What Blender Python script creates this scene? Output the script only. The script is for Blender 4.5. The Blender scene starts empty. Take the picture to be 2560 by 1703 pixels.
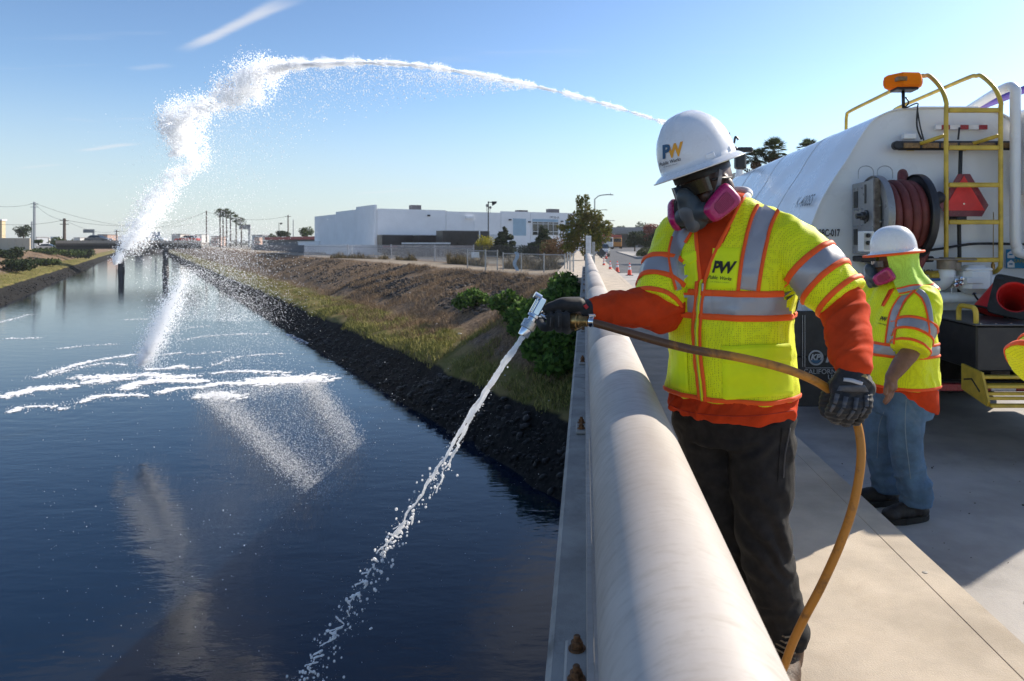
import bpy, bmesh, math, random
import numpy as np
from mathutils import Vector, Matrix, noise as mnoise
from mathutils.bvhtree import BVHTree

random.seed(7)
RNG = np.random.default_rng(11)
SC = bpy.context.scene
COL = SC.collection
R = math.radians

# ------------------------------------------------------------------ camera
CAMZ = 1.425
cam_d = bpy.data.cameras.new('camera')
cam = bpy.data.objects.new('camera', cam_d)
COL.objects.link(cam)
cam.location = (0, 0, CAMZ)
cam.rotation_euler = (R(90), 0, 0)
cam_d.sensor_width = 36.0
cam_d.lens = 24.0
cam_d.shift_x = -182 / 2560
cam_d.shift_y = -244.5 / 2560
cam_d.clip_start = 0.05
cam_d.clip_end = 6000
cam_d.dof.use_dof = True
cam_d.dof.focus_distance = 2.35
cam_d.dof.aperture_fstop = 9.0
SC.camera = cam

# ------------------------------------------------------------------ world, sun, exposure
SUN_AZ, SUN_EL = R(53), R(33)
world = bpy.data.worlds.new('World')
SC.world = world
world.use_nodes = True
wn, wl = world.node_tree.nodes, world.node_tree.links
wn.clear()
w_out = wn.new('ShaderNodeOutputWorld')
w_bg = wn.new('ShaderNodeBackground')
w_sky = wn.new('ShaderNodeTexSky')
w_sky.sky_type = 'NISHITA'
w_sky.sun_disc = False
w_sky.sun_elevation = SUN_EL
w_sky.sun_rotation = SUN_AZ
w_sky.altitude = 0
w_sky.air_density = 1.0
w_sky.dust_density = 0.35
w_sky.ozone_density = 2.6
w_bg.inputs['Strength'].default_value = 0.108

def wmath(op, a, b=None):
    n = wn.new('ShaderNodeMath'); n.operation = op
    for i, v in enumerate((a, b)):
        if v is None: continue
        if isinstance(v, (int, float)): n.inputs[i].default_value = v
        else: wl.new(v, n.inputs[i])
    return n.outputs[0]

def wmap(v, a, b, c=0.0, d=1.0):
    n = wn.new('ShaderNodeMapRange'); n.interpolation_type = 'SMOOTHSTEP'
    wl.new(v, n.inputs[0])
    for i, x in enumerate((a, b, c, d)): n.inputs[i + 1].default_value = x
    return n.outputs[0]

# thin high cirrus laid over the sky: streaky noise on a flat layer far overhead
w_tc = wn.new('ShaderNodeTexCoord')
w_sep = wn.new('ShaderNodeSeparateXYZ'); wl.new(w_tc.outputs['Generated'], w_sep.inputs[0])
dz = wmath('MAXIMUM', w_sep.outputs['Z'], 0.03)
cx = wmath('DIVIDE', w_sep.outputs['X'], dz)
cy = wmath('DIVIDE', w_sep.outputs['Y'], dz)
w_cmb = wn.new('ShaderNodeCombineXYZ')
wl.new(cx, w_cmb.inputs[0]); wl.new(cy, w_cmb.inputs[1])
w_map = wn.new('ShaderNodeMapping'); w_map.inputs['Rotation'].default_value = (0, 0, R(-32)); w_map.inputs['Scale'].default_value = (0.42, 2.1, 1)
w_map.inputs['Location'].default_value = (3.1, 7.4, 0)
wl.new(w_cmb.outputs[0], w_map.inputs[0])
w_n = wn.new('ShaderNodeTexNoise'); w_n.inputs['Scale'].default_value = 0.9; w_n.inputs['Detail'].default_value = 7; w_n.inputs['Roughness'].default_value = 0.62
w_n.inputs['Distortion'].default_value = 0.5
wl.new(w_map.outputs[0], w_n.inputs['Vector'])
c_lo = wmath('MULTIPLY', wmap(w_n.outputs[0], 0.60, 0.80), 0.20)
# a single contrail-like wisp (in the layer plane) and a cloud bank higher up, seen only mirrored in the water
def wisp(x0, y0, ang, ln, wd, amp):
    ca, sa = math.cos(ang), math.sin(ang)
    dx, dy = wmath('SUBTRACT', cx, x0), wmath('SUBTRACT', cy, y0)
    along = wmath('ADD', wmath('MULTIPLY', dx, ca), wmath('MULTIPLY', dy, sa))
    across = wmath('ABSOLUTE', wmath('ADD', wmath('MULTIPLY', dx, -sa), wmath('MULTIPLY', dy, ca)))
    nz = wmath('MULTIPLY', wmath('SUBTRACT', w_n.outputs[0], 0.5), wd * 1.6)
    m = wmath('MULTIPLY', wmap(wmath('ABSOLUTE', along), ln, ln * 0.35), wmap(wmath('ADD', across, nz), wd, wd * 0.1))
    return wmath('MULTIPLY', m, amp)
WISPS = [((430, 112), (665, 0), 0.055, 0.62), ((185, 348), (310, 330), 0.10, 0.42), ((500, 466), (620, 462), 0.22, 0.25),
         ((820, 446), (960, 436), 0.25, 0.20), ((300, 160), (390, 148), 0.07, 0.16), ((40, 388), (140, 378), 0.12, 0.22), ((1000, 440), (1150, 428), 0.25, .14)]
def _dirc(x, y):
    u, v = (x - 1346.1) / 1571.7, (558.9 - y) / 1571.7
    return u / v, 1 / v
cl = c_lo
for (a, b, wd, amp) in WISPS:
    A, B = _dirc(*a), _dirc(*b)
    mx, my = (A[0] + B[0]) / 2, (A[1] + B[1]) / 2
    ln = math.hypot(B[0] - A[0], B[1] - A[1]) / 2 * 1.25
    cl = wmath('MAXIMUM', cl, wisp(mx, my, math.atan2(B[1] - A[1], B[0] - A[0]), ln, wd, amp))
for (x0, y0, an_, ln_, wd_, amp) in ((-.10, 1.86, R(80), .55, .24, .50), (-1.10, 1.55, R(60), .5, .35, .30), (-.45, 1.35, R(20), .5, .3, .3)):   # cloud overhead, seen mirrored in the creek
    cl = wmath('MAXIMUM', cl, wisp(x0, y0, an_, ln_, wd_, amp))
w_n2 = wn.new('ShaderNodeTexNoise'); w_n2.inputs['Scale'].default_value = 1.25; w_n2.inputs['Detail'].default_value = 8; w_n2.inputs['Roughness'].default_value = 0.58
wl.new(w_cmb.outputs[0], w_n2.inputs['Vector'])
hi = wmath('MULTIPLY', wmap(w_n2.outputs[0], 0.50, 0.68), wmap(w_sep.outputs['Z'], 0.40, 0.56))
cl = wmath('MAXIMUM', cl, wmath('MULTIPLY', hi, 0.30))
cl = wmath('MULTIPLY', cl, wmap(w_sep.outputs['Z'], 0.0, 0.06))
w_mix = wn.new('ShaderNodeMix'); w_mix.data_type = 'RGBA'
wl.new(cl, w_mix.inputs['Factor'])
w_hs = wn.new('ShaderNodeHueSaturation'); w_hs.inputs['Saturation'].default_value = .97; w_hs.inputs['Value'].default_value = .74
w_gm = wn.new('ShaderNodeGamma'); w_gm.inputs['Gamma'].default_value = 1.26; wl.new(w_sky.outputs[0], w_gm.inputs['Color']); wl.new(w_gm.outputs[0], w_hs.inputs['Color'])
w_hz = wn.new('ShaderNodeMix'); w_hz.data_type = 'RGBA'; wl.new(wmath('MULTIPLY', wmap(w_sep.outputs['Z'], 0.22, 0.0), 0.74), w_hz.inputs['Factor'])
wl.new(w_hs.outputs[0], w_hz.inputs['A']); w_hz.inputs['B'].default_value = (4.2, 4.75, 5.15, 1)   # pale coastal haze near the horizon
wl.new(w_hz.outputs['Result'], w_mix.inputs['A'])
w_mix.inputs['B'].default_value = (5.9, 5.9, 6.1, 1)
wl.new(w_mix.outputs['Result'], w_bg.inputs['Color'])
wl.new(w_bg.outputs[0], w_out.inputs[0])

SUN_DIR = Vector((math.sin(SUN_AZ) * math.cos(SUN_EL), math.cos(SUN_AZ) * math.cos(SUN_EL), math.sin(SUN_EL)))
sun_d = bpy.data.lights.new('sun', 'SUN')
sun_d.energy = 5.0
sun_d.angle = R(0.53)
sun_d.color = (1.0, 0.91, 0.78)
sun = bpy.data.objects.new('sun', sun_d)
COL.objects.link(sun)
sun.location = (20, 20, 40)
sun.rotation_euler = SUN_DIR.to_track_quat('Z', 'Y').to_euler()

vs = SC.view_settings
vs.view_transform = 'Standard'
vs.look = 'None'
vs.exposure = 0.5
vs.gamma = 1.0
vs.use_curve_mapping = False
SC.cycles.max_bounces = 12
SC.cycles.diffuse_bounces = 6
SC.cycles.glossy_bounces = 4
SC.cycles.transmission_bounces = 8
SC.cycles.transparent_max_bounces = 40
SC.cycles.volume_bounces = 0
SC.cycles.sample_clamp_indirect = 8
SC.cycles.use_denoising = True

# ------------------------------------------------------------------ measuring
FD, VX, VY = 1571.7, 1346.1, 558.9
def P(x, y, d):
    """world point seen at survey coordinate (x, y) at depth d metres from the station"""
    return Vector(((x - VX) / FD * d, d, CAMZ + (VY - y) / FD * d))
def G(x, y, z):
    """world point at height z"""
    d = (CAMZ - z) * FD / (y - VY)
    return Vector(((x - VX) / FD * d, d, z))

# ------------------------------------------------------------------ materials
MATS = {}
class N:
    def __init__(s, m):
        s.t = m.node_tree; s.n = s.t.nodes; s.l = s.t.links
    def new(s, typ, **kw):
        n = s.n.new(typ)
        for k, v in kw.items(): setattr(n, k, v)
        return n
    def math(s, op, a, b=None):
        n = s.n.new('ShaderNodeMath'); n.operation = op
        for i, v in enumerate((a, b)):
            if v is None: continue
            if isinstance(v, (int, float)): n.inputs[i].default_value = v
            else: s.l.new(v, n.inputs[i])
        return n.outputs[0]
    def ramp(s, v, a, b, c=0.0, d=1.0, smooth=True):
        n = s.n.new('ShaderNodeMapRange')
        if smooth: n.interpolation_type = 'SMOOTHSTEP'
        s.l.new(v, n.inputs[0])
        for i, x in enumerate((a, b, c, d)): n.inputs[i + 1].default_value = x
        return n.outputs[0]
    def mix(s, f, a, b, blend='MIX'):
        n = s.n.new('ShaderNodeMix'); n.data_type = 'RGBA'; n.blend_type = blend
        for key, v in (('Factor', f), ('A', a), ('B', b)):
            if hasattr(v, 'links'): s.l.new(v, n.inputs[key])
            elif key == 'Factor': n.inputs[key].default_value = v
            else: n.inputs[key].default_value = (*v[:3], 1)
        return n.outputs['Result']
    def noise(s, scale, detail=4, rough=0.55, vec=None, dist=0.0):
        n = s.n.new('ShaderNodeTexNoise')
        n.inputs['Scale'].default_value = scale; n.inputs['Detail'].default_value = detail
        n.inputs['Roughness'].default_value = rough; n.inputs['Distortion'].default_value = dist
        if vec is not None: s.l.new(vec, n.inputs['Vector'])
        return n.outputs[0]
    def coord(s, kind='Object'):
        n = s.n.new('ShaderNodeTexCoord'); return n.outputs[kind]
    def pos(s):
        n = s.n.new('ShaderNodeNewGeometry'); return n.outputs['Position']
    def mapping(s, vec, scale=(1, 1, 1), rot=(0, 0, 0), loc=(0, 0, 0)):
        n = s.n.new('ShaderNodeMapping')
        n.inputs['Scale'].default_value = scale; n.inputs['Rotation'].default_value = rot; n.inputs['Location'].default_value = loc
        s.l.new(vec, n.inputs[0]); return n.outputs[0]
    def bump(s, h, strength, dist=0.01, normal=None):
        n = s.n.new('ShaderNodeBump'); n.inputs['Strength'].default_value = strength; n.inputs['Distance'].default_value = dist
        s.l.new(h, n.inputs['Height'])
        if normal is not None: s.l.new(normal, n.inputs['Normal'])
        return n.outputs[0]

def mat(name, col, rough=0.6, metal=0.0, var=0.12, vscale=6.0, bump=0.0, bscale=60.0, col2=None, spec=0.5, coat=0.0,
        trans=0.0, sheen=0.0, dirt=None, dscale=2.0, damt=0.5, bdist=0.01):
    """procedural painted / natural surface: base colour varied by noise, fine relief, optional dirt in its own patches"""
    if name in MATS: return MATS[name]
    m = bpy.data.materials.new(name); m.use_nodes = True; MATS[name] = m
    k = N(m); b = k.n['Principled BSDF']
    c = k.coord()
    n1 = k.noise(vscale, 5, 0.6, c)
    dark = tuple(x * (1 - var * 1.6) for x in col) if col2 is None else col2
    lite = tuple(min(1, x * (1 + var)) for x in col)
    out = k.mix(k.ramp(n1, 0.3, 0.7), dark, lite)
    if dirt:
        nd = k.noise(dscale, 7, 0.7, c, 0.6)
        out = k.mix(k.math('MULTIPLY', k.ramp(nd, 0.52, 0.72), damt), out, dirt)
    k.l.new(out, b.inputs['Base Color'])
    b.inputs['Metallic'].default_value = metal
    nr = k.ramp(k.noise(vscale * 2.3, 4, 0.6, c), 0.3, 0.7, max(0.02, rough - 0.08), min(1, rough + 0.08))
    k.l.new(nr, b.inputs['Roughness'])
    b.inputs['Specular IOR Level'].default_value = spec
    if coat: b.inputs['Coat Weight'].default_value = coat; b.inputs['Coat Roughness'].default_value = 0.12
    if sheen: b.inputs['Sheen Weight'].default_value = sheen
    if bump:
        k.l.new(k.bump(k.noise(bscale, 6, 0.65, c), bump, bdist), b.inputs['Normal'])
    return m

# ------------------------------------------------------------------ mesh builder
class MB:
    def __init__(s): s.v = []; s.f = []
    def add(s, vs, fs):
        o = len(s.v); s.v.extend([tuple(x) for x in vs]); s.f.extend([tuple(i + o for i in f) for f in fs]); return s
    def box(s, c, size, rot=None, taper=1.0):
        hx, hy, hz = size[0] / 2, size[1] / 2, size[2] / 2
        vs = []
        for sz in (-1, 1):
            t = taper if sz > 0 else 1.0
            for sx, sy in ((-1, -1), (1, -1), (1, 1), (-1, 1)):
                vs.append(Vector((sx * hx * t, sy * hy * t, sz * hz)))
        if rot is not None: vs = [rot @ v for v in vs]
        cc = Vector(c)
        return s.add([v + cc for v in vs], [(3, 2, 1, 0), (4, 5, 6, 7), (0, 1, 5, 4), (1, 2, 6, 5), (2, 3, 7, 6), (3, 0, 4, 7)])
    def bbox(s, x0, x1, y0, y1, z0, z1):
        return s.box(((x0 + x1) / 2, (y0 + y1) / 2, (z0 + z1) / 2), (abs(x1 - x0), abs(y1 - y0), abs(z1 - z0)))
    def rbox(s, c, size, r=0.01, rot=None):
        """box with chamfered vertical and horizontal edges"""
        hx, hy, hz = [x / 2 for x in size]; r = min(r, hx * .9, hy * .9, hz * .9)
        rings = []
        for z, k in ((-hz, r), (-hz + r, 0), (hz - r, 0), (hz, r)):
            X, Y = hx - k, hy - k
            q = max(r - k, r * .45)
            rings.append([Vector(p + (z,)) for p in ((-X + q, -Y), (X - q, -Y), (X, -Y + q), (X, Y - q), (X - q, Y), (-X + q, Y), (-X, Y - q), (-X, -Y + q))])
        vs = [v for rg in rings for v in rg]
        if rot is not None: vs = [rot @ v for v in vs]
        cc = Vector(c); vs = [v + cc for v in vs]
        fs = [tuple(range(7, -1, -1)), tuple(range(24, 32))]
        for i in range(3):
            for j in range(8):
                fs.append((i * 8 + j, i * 8 + (j + 1) % 8, (i + 1) * 8 + (j + 1) % 8, (i + 1) * 8 + j))
        return s.add(vs, fs)
    def tube(s, pts, r, n=10, cap=True, flat=1.0, up=None):
        pts = [Vector(p) for p in pts]
        rs = r if isinstance(r, (list, tuple)) else [r] * len(pts)
        vs = []; prev = None
        for i, p in enumerate(pts):
            t = (pts[min(i + 1, len(pts) - 1)] - pts[max(i - 1, 0)])
            if t.length < 1e-9: t = Vector((0, 0, 1))
            t.normalize()
            if prev is None:
                a = Vector(up) if up is not None else (Vector((0, 0, 1)) if abs(t.z) < 0.9 else Vector((1, 0, 0)))
                u = (a - t * a.dot(t)).normalized()
            else:
                u = (prev - t * prev.dot(t))
                u = u.normalized() if u.length > 1e-6 else t.orthogonal().normalized()
            prev = u; w = t.cross(u)
            for k in range(n):
                an = 2 * math.pi * k / n
                vs.append(p + (u * math.cos(an) + w * math.sin(an) * flat) * rs[i])
        fs = []
        for i in range(len(pts) - 1):
            for k in range(n):
                fs.append((i * n + k, i * n + (k + 1) % n, (i + 1) * n + (k + 1) % n, (i + 1) * n + k))
        if cap:
            fs.append(tuple(range(n - 1, -1, -1))); o = (len(pts) - 1) * n; fs.append(tuple(range(o, o + n)))
        return s.add(vs, fs)
    def lathe(s, prof, c=(0, 0, 0), axis=(0, 0, 1), n=24, cap=True, up=None):
        """prof: list of (radius, height along axis)"""
        ax = Vector(axis).normalized()
        u = ax.orthogonal().normalized() if up is None else (Vector(up) - ax * Vector(up).dot(ax)).normalized()
        w = ax.cross(u); c = Vector(c); vs = []
        for (r, h) in prof:
            for k in range(n):
                an = 2 * math.pi * k / n
                vs.append(c + ax * h + (u * math.cos(an) + w * math.sin(an)) * r)
        fs = []
        for i in range(len(prof) - 1):
            for k in range(n):
                fs.append((i * n + k, i * n + (k + 1) % n, (i + 1) * n + (k + 1) % n, (i + 1) * n + k))
        if cap:
            fs.append(tuple(range(n - 1, -1, -1))); o = (len(prof) - 1) * n; fs.append(tuple(range(o, o + n)))
        return s.add(vs, fs)
    def rings(s, rings, cap=True, closed=True):
        n = len(rings[0]); vs = [p for rg in rings for p in rg]; fs = []
        for i in range(len(rings) - 1):
            for k in range(n if closed else n - 1):
                fs.append((i * n + k, i * n + (k + 1) % n, (i + 1) * n + (k + 1) % n, (i + 1) * n + k))
        if cap and closed:
            fs.append(tuple(range(n - 1, -1, -1))); o = (len(rings) - 1) * n; fs.append(tuple(range(o, o + n)))
        return s.add(vs, fs)
    def prism(s, poly, a, b):
        """poly: list of 3D points (planar), extruded from offset a to offset b (vectors)"""
        n = len(poly); a, b = Vector(a), Vector(b)
        vs = [Vector(p) + a for p in poly] + [Vector(p) + b for p in poly]
        fs = [tuple(range(n - 1, -1, -1)), tuple(range(n, 2 * n))]
        for k in range(n): fs.append((k, (k + 1) % n, n + (k + 1) % n, n + k))
        return s.add(vs, fs)
    def ball(s, c, r, nu=12, nv=8, rot=None):
        rx, ry, rz = r if isinstance(r, (tuple, list)) else (r, r, r)
        vs = [Vector((0, 0, -rz))]
        for j in range(1, nv):
            ph = -math.pi / 2 + math.pi * j / nv
            for i in range(nu):
                th = 2 * math.pi * i / nu
                vs.append(Vector((rx * math.cos(ph) * math.cos(th), ry * math.cos(ph) * math.sin(th), rz * math.sin(ph))))
        vs.append(Vector((0, 0, rz))); fs = []
        for i in range(nu): fs.append((0, 1 + (i + 1) % nu, 1 + i))
        for j in range(nv - 2):
            for i in range(nu):
                a = 1 + j * nu; fs.append((a + i, a + (i + 1) % nu, a + nu + (i + 1) % nu, a + nu + i))
        t = len(vs) - 1; a = 1 + (nv - 2) * nu
        for i in range(nu): fs.append((a + i, a + (i + 1) % nu, t))
        if rot is not None: vs = [rot @ v for v in vs]
        cc = Vector(c)
        return s.add([v + cc for v in vs], fs)
    def mesh(s, name):
        me = bpy.data.meshes.new(name); me.from_pydata([tuple(v) for v in s.v], [], s.f); me.update(); return me
    def build(s, name, material, parent=None, smooth=False, fix=True, **tags):
        return obj(name, s.mesh(name), material, parent, smooth, fix, **tags)

def fixn(me):
    bm = bmesh.new(); bm.from_mesh(me); bmesh.ops.recalc_face_normals(bm, faces=bm.faces); bm.to_mesh(me); bm.free()

def obj(name, me, material=None, parent=None, smooth=False, fix=True, label=None, cat=None, group=None, kind=None, keep=False):
    if fix: fixn(me)
    if smooth:
        me.polygons.foreach_set('use_smooth', [True] * len(me.polygons))
        if smooth == 'auto': me.set_sharp_from_angle(angle=R(38))
    if material is not None:
        me.materials.clear(); me.materials.append(material)
    o = bpy.data.objects.new(name, me); COL.objects.link(o)
    if parent is not None:
        o.parent = parent
        if not parent.get('_local'):
            o.matrix_parent_inverse = Matrix.Translation(-wloc(parent))
    elif not keep and len(me.vertices):
        co = np.empty(len(me.vertices) * 3, dtype=np.float32); me.vertices.foreach_get('co', co); co = co.reshape(-1, 3)
        lo, hi_ = co.min(0), co.max(0)
        org = np.array([(lo[0] + hi_[0]) / 2, (lo[1] + hi_[1]) / 2, lo[2]], dtype=np.float32)
        me.vertices.foreach_set('co', (co - org).ravel()); o.location = [float(x) for x in org]; me.update()
    tag(o, label, cat, group, kind)
    return o

def wloc(o):
    v = Vector(o.location)
    if o.parent is not None: v = v + Vector((0, 0, 0)) if o.parent.get('_local') else v
    return v

def tag(o, label=None, cat=None, group=None, kind=None):
    if label: o['label'] = label
    if cat: o['category'] = cat
    if group: o['group'] = group
    if kind: o['kind'] = kind
    return o

def thing(name, label, cat, loc=(0, 0, 0), rz=0.0, group=None, local=False):
    """an Empty at a thing's base. Parts are built in world coordinates unless local=True"""
    o = bpy.data.objects.new(name, None); COL.objects.link(o)
    o.location = loc; o.empty_display_size = 0.2
    if local: o['_local'] = 1; o.rotation_euler = (0, 0, rz)
    return tag(o, label, cat, group)

def dup(root, loc, rz=0.0, label=None, group=None, scale=1.0):
    r = root.copy(); COL.objects.link(r); r.location = loc; r.rotation_euler = (0, 0, rz); r.scale = (scale,) * 3
    if label: r['label'] = label
    if group: r['group'] = group
    for ch in list(root.children):
        c = ch.copy(); COL.objects.link(c); c.parent = r
        for g in list(ch.children):
            d = g.copy(); COL.objects.link(d); d.parent = c
    return r

def bez(pts, n=8):
    """Catmull-Rom through points"""
    pts = [Vector(p) for p in pts]; out = []
    for i in range(len(pts) - 1):
        p0, p1, p2, p3 = pts[max(i - 1, 0)], pts[i], pts[i + 1], pts[min(i + 2, len(pts) - 1)]
        for k in range(n):
            t = k / n
            out.append(0.5 * ((2 * p1) + (p2 - p0) * t + (2 * p0 - 5 * p1 + 4 * p2 - p3) * t * t + (3 * p1 - p0 - 3 * p2 + p3) * t ** 3))
    out.append(pts[-1]); return out

def rotz(a): return Matrix.Rotation(a, 3, 'Z')
def frame(f, up=(0, 0, 1)):
    """matrix whose columns are right, forward, up"""
    f = Vector(f).normalized(); r = f.cross(Vector(up)).normalized(); u = r.cross(f)
    return Matrix((r, f, u)).transposed()

def text_mesh(body, size, font_shear=0.0, offset=0.0, extrude=0.0, align='CENTER', spacing=1.0):
    cu = bpy.data.curves.new('lettering', 'FONT'); cu.body = body; cu.size = size; cu.shear = font_shear
    cu.offset = offset; cu.extrude = extrude; cu.align_x = align; cu.align_y = 'CENTER'; cu.space_character = spacing; cu.resolution_u = 3
    o = bpy.data.objects.new('lettering', cu); COL.objects.link(o)
    dg = bpy.context.evaluated_depsgraph_get(); me = bpy.data.meshes.new_from_object(o.evaluated_get(dg))
    bpy.data.objects.remove(o); bpy.data.curves.remove(cu)
    return me

def text_on(name, body, size, origin, right, up, material, parent, lift=0.004, xs=1.0, **kw):
    me = text_mesh(body, size, **kw)
    r, u = Vector(right).normalized(), Vector(up).normalized(); n = r.cross(u)
    o = Vector(origin) + n * lift
    for v in me.vertices: v.co = o + r * v.co.x * xs + u * v.co.y + n * v.co.z
    return obj(name, me, material, parent, fix=False)

def np_mesh(name, V, F):
    """fast mesh from arrays; F is (m,3) or (m,4)"""
    V = np.ascontiguousarray(V, dtype=np.float32); F = np.ascontiguousarray(F, dtype=np.int32)
    me = bpy.data.meshes.new(name); me.vertices.add(len(V)); me.vertices.foreach_set('co', V.ravel())
    k = F.shape[1]; me.loops.add(F.size); me.loops.foreach_set('vertex_index', F.ravel())
    me.polygons.add(len(F)); me.polygons.foreach_set('loop_start', np.arange(0, F.size, k, dtype=np.int32))
    me.update(calc_edges=True); me.validate(); return me

OCT_V = np.array([(1, 0, 0), (-1, 0, 0), (0, 1, 0), (0, -1, 0), (0, 0, 1), (0, 0, -1)], dtype=np.float32)
OCT_F = np.array([(0, 2, 4), (2, 1, 4), (1, 3, 4), (3, 0, 4), (2, 0, 5), (1, 2, 5), (3, 1, 5), (0, 3, 5)], dtype=np.int32)
def drops_mesh(name, C, Rr, jitter=0.25):
    C = np.asarray(C, dtype=np.float32); Rr = np.asarray(Rr, dtype=np.float32)
    n = len(C); J = 1 + RNG.uniform(-jitter, jitter, (n, 6, 1)).astype(np.float32)
    V = C[:, None, :] + OCT_V[None] * Rr[:, None, None] * J
    F = OCT_F[None] + (np.arange(n) * 6)[:, None, None]
    return np_mesh(name, V.reshape(-1, 3), F.reshape(-1, 3))

TET_V = np.array([(1, 1, 1), (-1, -1, 1), (-1, 1, -1), (1, -1, -1)], dtype=np.float32) * .75
TET_F = np.array([(0, 2, 1), (0, 1, 3), (0, 3, 2), (1, 2, 3)], dtype=np.int32)
def specks_mesh(name, C, Rr):
    C = np.asarray(C, dtype=np.float32); Rr = np.asarray(Rr, dtype=np.float32); n = len(C)
    a = RNG.normal(size=(n, 3)); a /= np.linalg.norm(a, axis=1, keepdims=True); b = RNG.normal(size=(n, 3)); b -= a * (a * b).sum(1, keepdims=True); b /= np.linalg.norm(b, axis=1, keepdims=True); c = np.cross(a, b)
    M = np.stack([a, b, c], 1).astype(np.float32)
    V = C[:, None, :] + np.einsum('kj,njl->nkl', TET_V, M) * Rr[:, None, None]
    F = TET_F[None] + (np.arange(n) * 4)[:, None, None]
    return np_mesh(name, V.reshape(-1, 3), F.reshape(-1, 3))

def leaves_mesh(name, C, size, nrm=None, aspect=0.55):
    """one folded diamond leaf (2 tris... 4 verts) per centre, random orientation"""
    C = np.asarray(C, dtype=np.float32); n = len(C)
    S = np.asarray(size, dtype=np.float32) * np.ones(n, dtype=np.float32)
    a = RNG.normal(size=(n, 3)); a /= np.linalg.norm(a, axis=1, keepdims=True) + 1e-9
    b = RNG.normal(size=(n, 3))
    if nrm is not None: b = b * 0.55 + np.cross(a, np.asarray(nrm) + RNG.normal(size=(n, 3)) * 0.35)
    b -= a * (a * b).sum(1, keepdims=True); b /= np.linalg.norm(b, axis=1, keepdims=True) + 1e-9
    c = np.cross(a, b)
    q = S[:, None]
    V = np.stack([C - a * q, C + b * q * aspect + c * q * .15, C + a * q, C - b * q * aspect + c * q * .15], 1)
    F = np.array([(0, 1, 2), (0, 2, 3)])[None] + (np.arange(n) * 4)[:, None, None]
    return np_mesh(name, V.reshape(-1, 3), F.reshape(-1, 3))

def blob_points(n, blobs, shell=0.45):
    """points through the outer volume of a set of ellipsoids (cx,cy,cz,rx,ry,rz)"""
    B = np.array(blobs, dtype=float); w = (B[:, 3] * B[:, 4] * B[:, 5]) ** (2 / 3.); w /= w.sum()
    k = RNG.choice(len(B), n, p=w)
    d = RNG.normal(size=(n, 3)); d /= np.linalg.norm(d, axis=1, keepdims=True)
    r = RNG.uniform(shell, 1.0, n) ** 0.6
    return B[k, :3] + d * B[k, 3:6] * r[:, None], d

def leaf_mat(name, c1, c2, c3=None, thr=0.25):
    if name in MATS: return MATS[name]
    m = bpy.data.materials.new(name); m.use_nodes = True; MATS[name] = m
    k = N(m); b = k.n['Principled BSDF']
    g = k.new('ShaderNodeNewGeometry'); rnd = g.outputs['Random Per Island']
    col = k.mix(rnd, c1, c2)
    if c3 is not None:
        p = k.coord(); nz = k.noise(1.3, 3, 0.5, p)
        col = k.mix(k.ramp(nz, 0.5 - thr * .5, 0.5 + thr), col, c3)
    k.l.new(col, b.inputs['Base Color']); b.inputs['Roughness'].default_value = 0.7
    b.inputs['Specular IOR Level'].default_value = 0.15
    tr = k.new('ShaderNodeBsdfTranslucent'); k.l.new(col, tr.inputs['Color'])
    mx = k.new('ShaderNodeMixShader'); mx.inputs[0].default_value = 0.28
    out = k.n['Material Output']
    k.l.new(b.outputs[0], mx.inputs[1]); k.l.new(tr.outputs[0], mx.inputs[2]); k.l.new(mx.outputs[0], out.inputs[0])
    return m

# common finishes
M_STEEL = mat('galvanised_steel', (0.36, 0.37, 0.38), 0.45, 0.75, 0.15, 14)
M_CHROME = mat('chrome', (0.75, 0.76, 0.78), 0.12, 1.0, 0.05, 20)
M_BRASS = mat('worn_brass', (0.38, 0.24, 0.09), 0.35, 0.9, 0.25, 60, dirt=(0.08, 0.05, 0.02), dscale=40)
M_BLACK = mat('black_plastic', (0.012, 0.012, 0.013), 0.45, 0, 0.2, 20)
M_RUBBER = mat('rubber', (0.016, 0.016, 0.017), 0.8, 0, 0.3, 12, bump=0.2, bscale=80)
M_DKSTEEL = mat('dark_painted_steel', (0.022, 0.022, 0.024), 0.5, 0.2, 0.25, 8)
M_YELLOW = mat('safety_yellow_paint', (0.62, 0.42, 0.045), 0.42, 0, 0.14, 9, dirt=(0.28, 0.18, 0.04), dscale=7, damt=.35, bump=.05)
M_WHITEP = mat('white_enamel', (0.74, 0.75, 0.75), 0.32, 0, 0.04, 5, dirt=(0.52, 0.50, 0.46), dscale=2.4, damt=.4)
M_CONCRETE = mat('concrete', (0.42, 0.39, 0.35), 0.85, 0, 0.14, 3.0, bump=0.35, bscale=160, dirt=(0.24, 0.22, 0.20), dscale=1.1, damt=.35, bdist=.004)
M_BARK = mat('bark', (0.10, 0.075, 0.055), 0.9, 0, 0.35, 9, bump=.6, bscale=30)
M_WOODPOLE = mat('weathered_pole_wood', (0.11, 0.085, 0.07), 0.9, 0, 0.3, 4)
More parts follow.
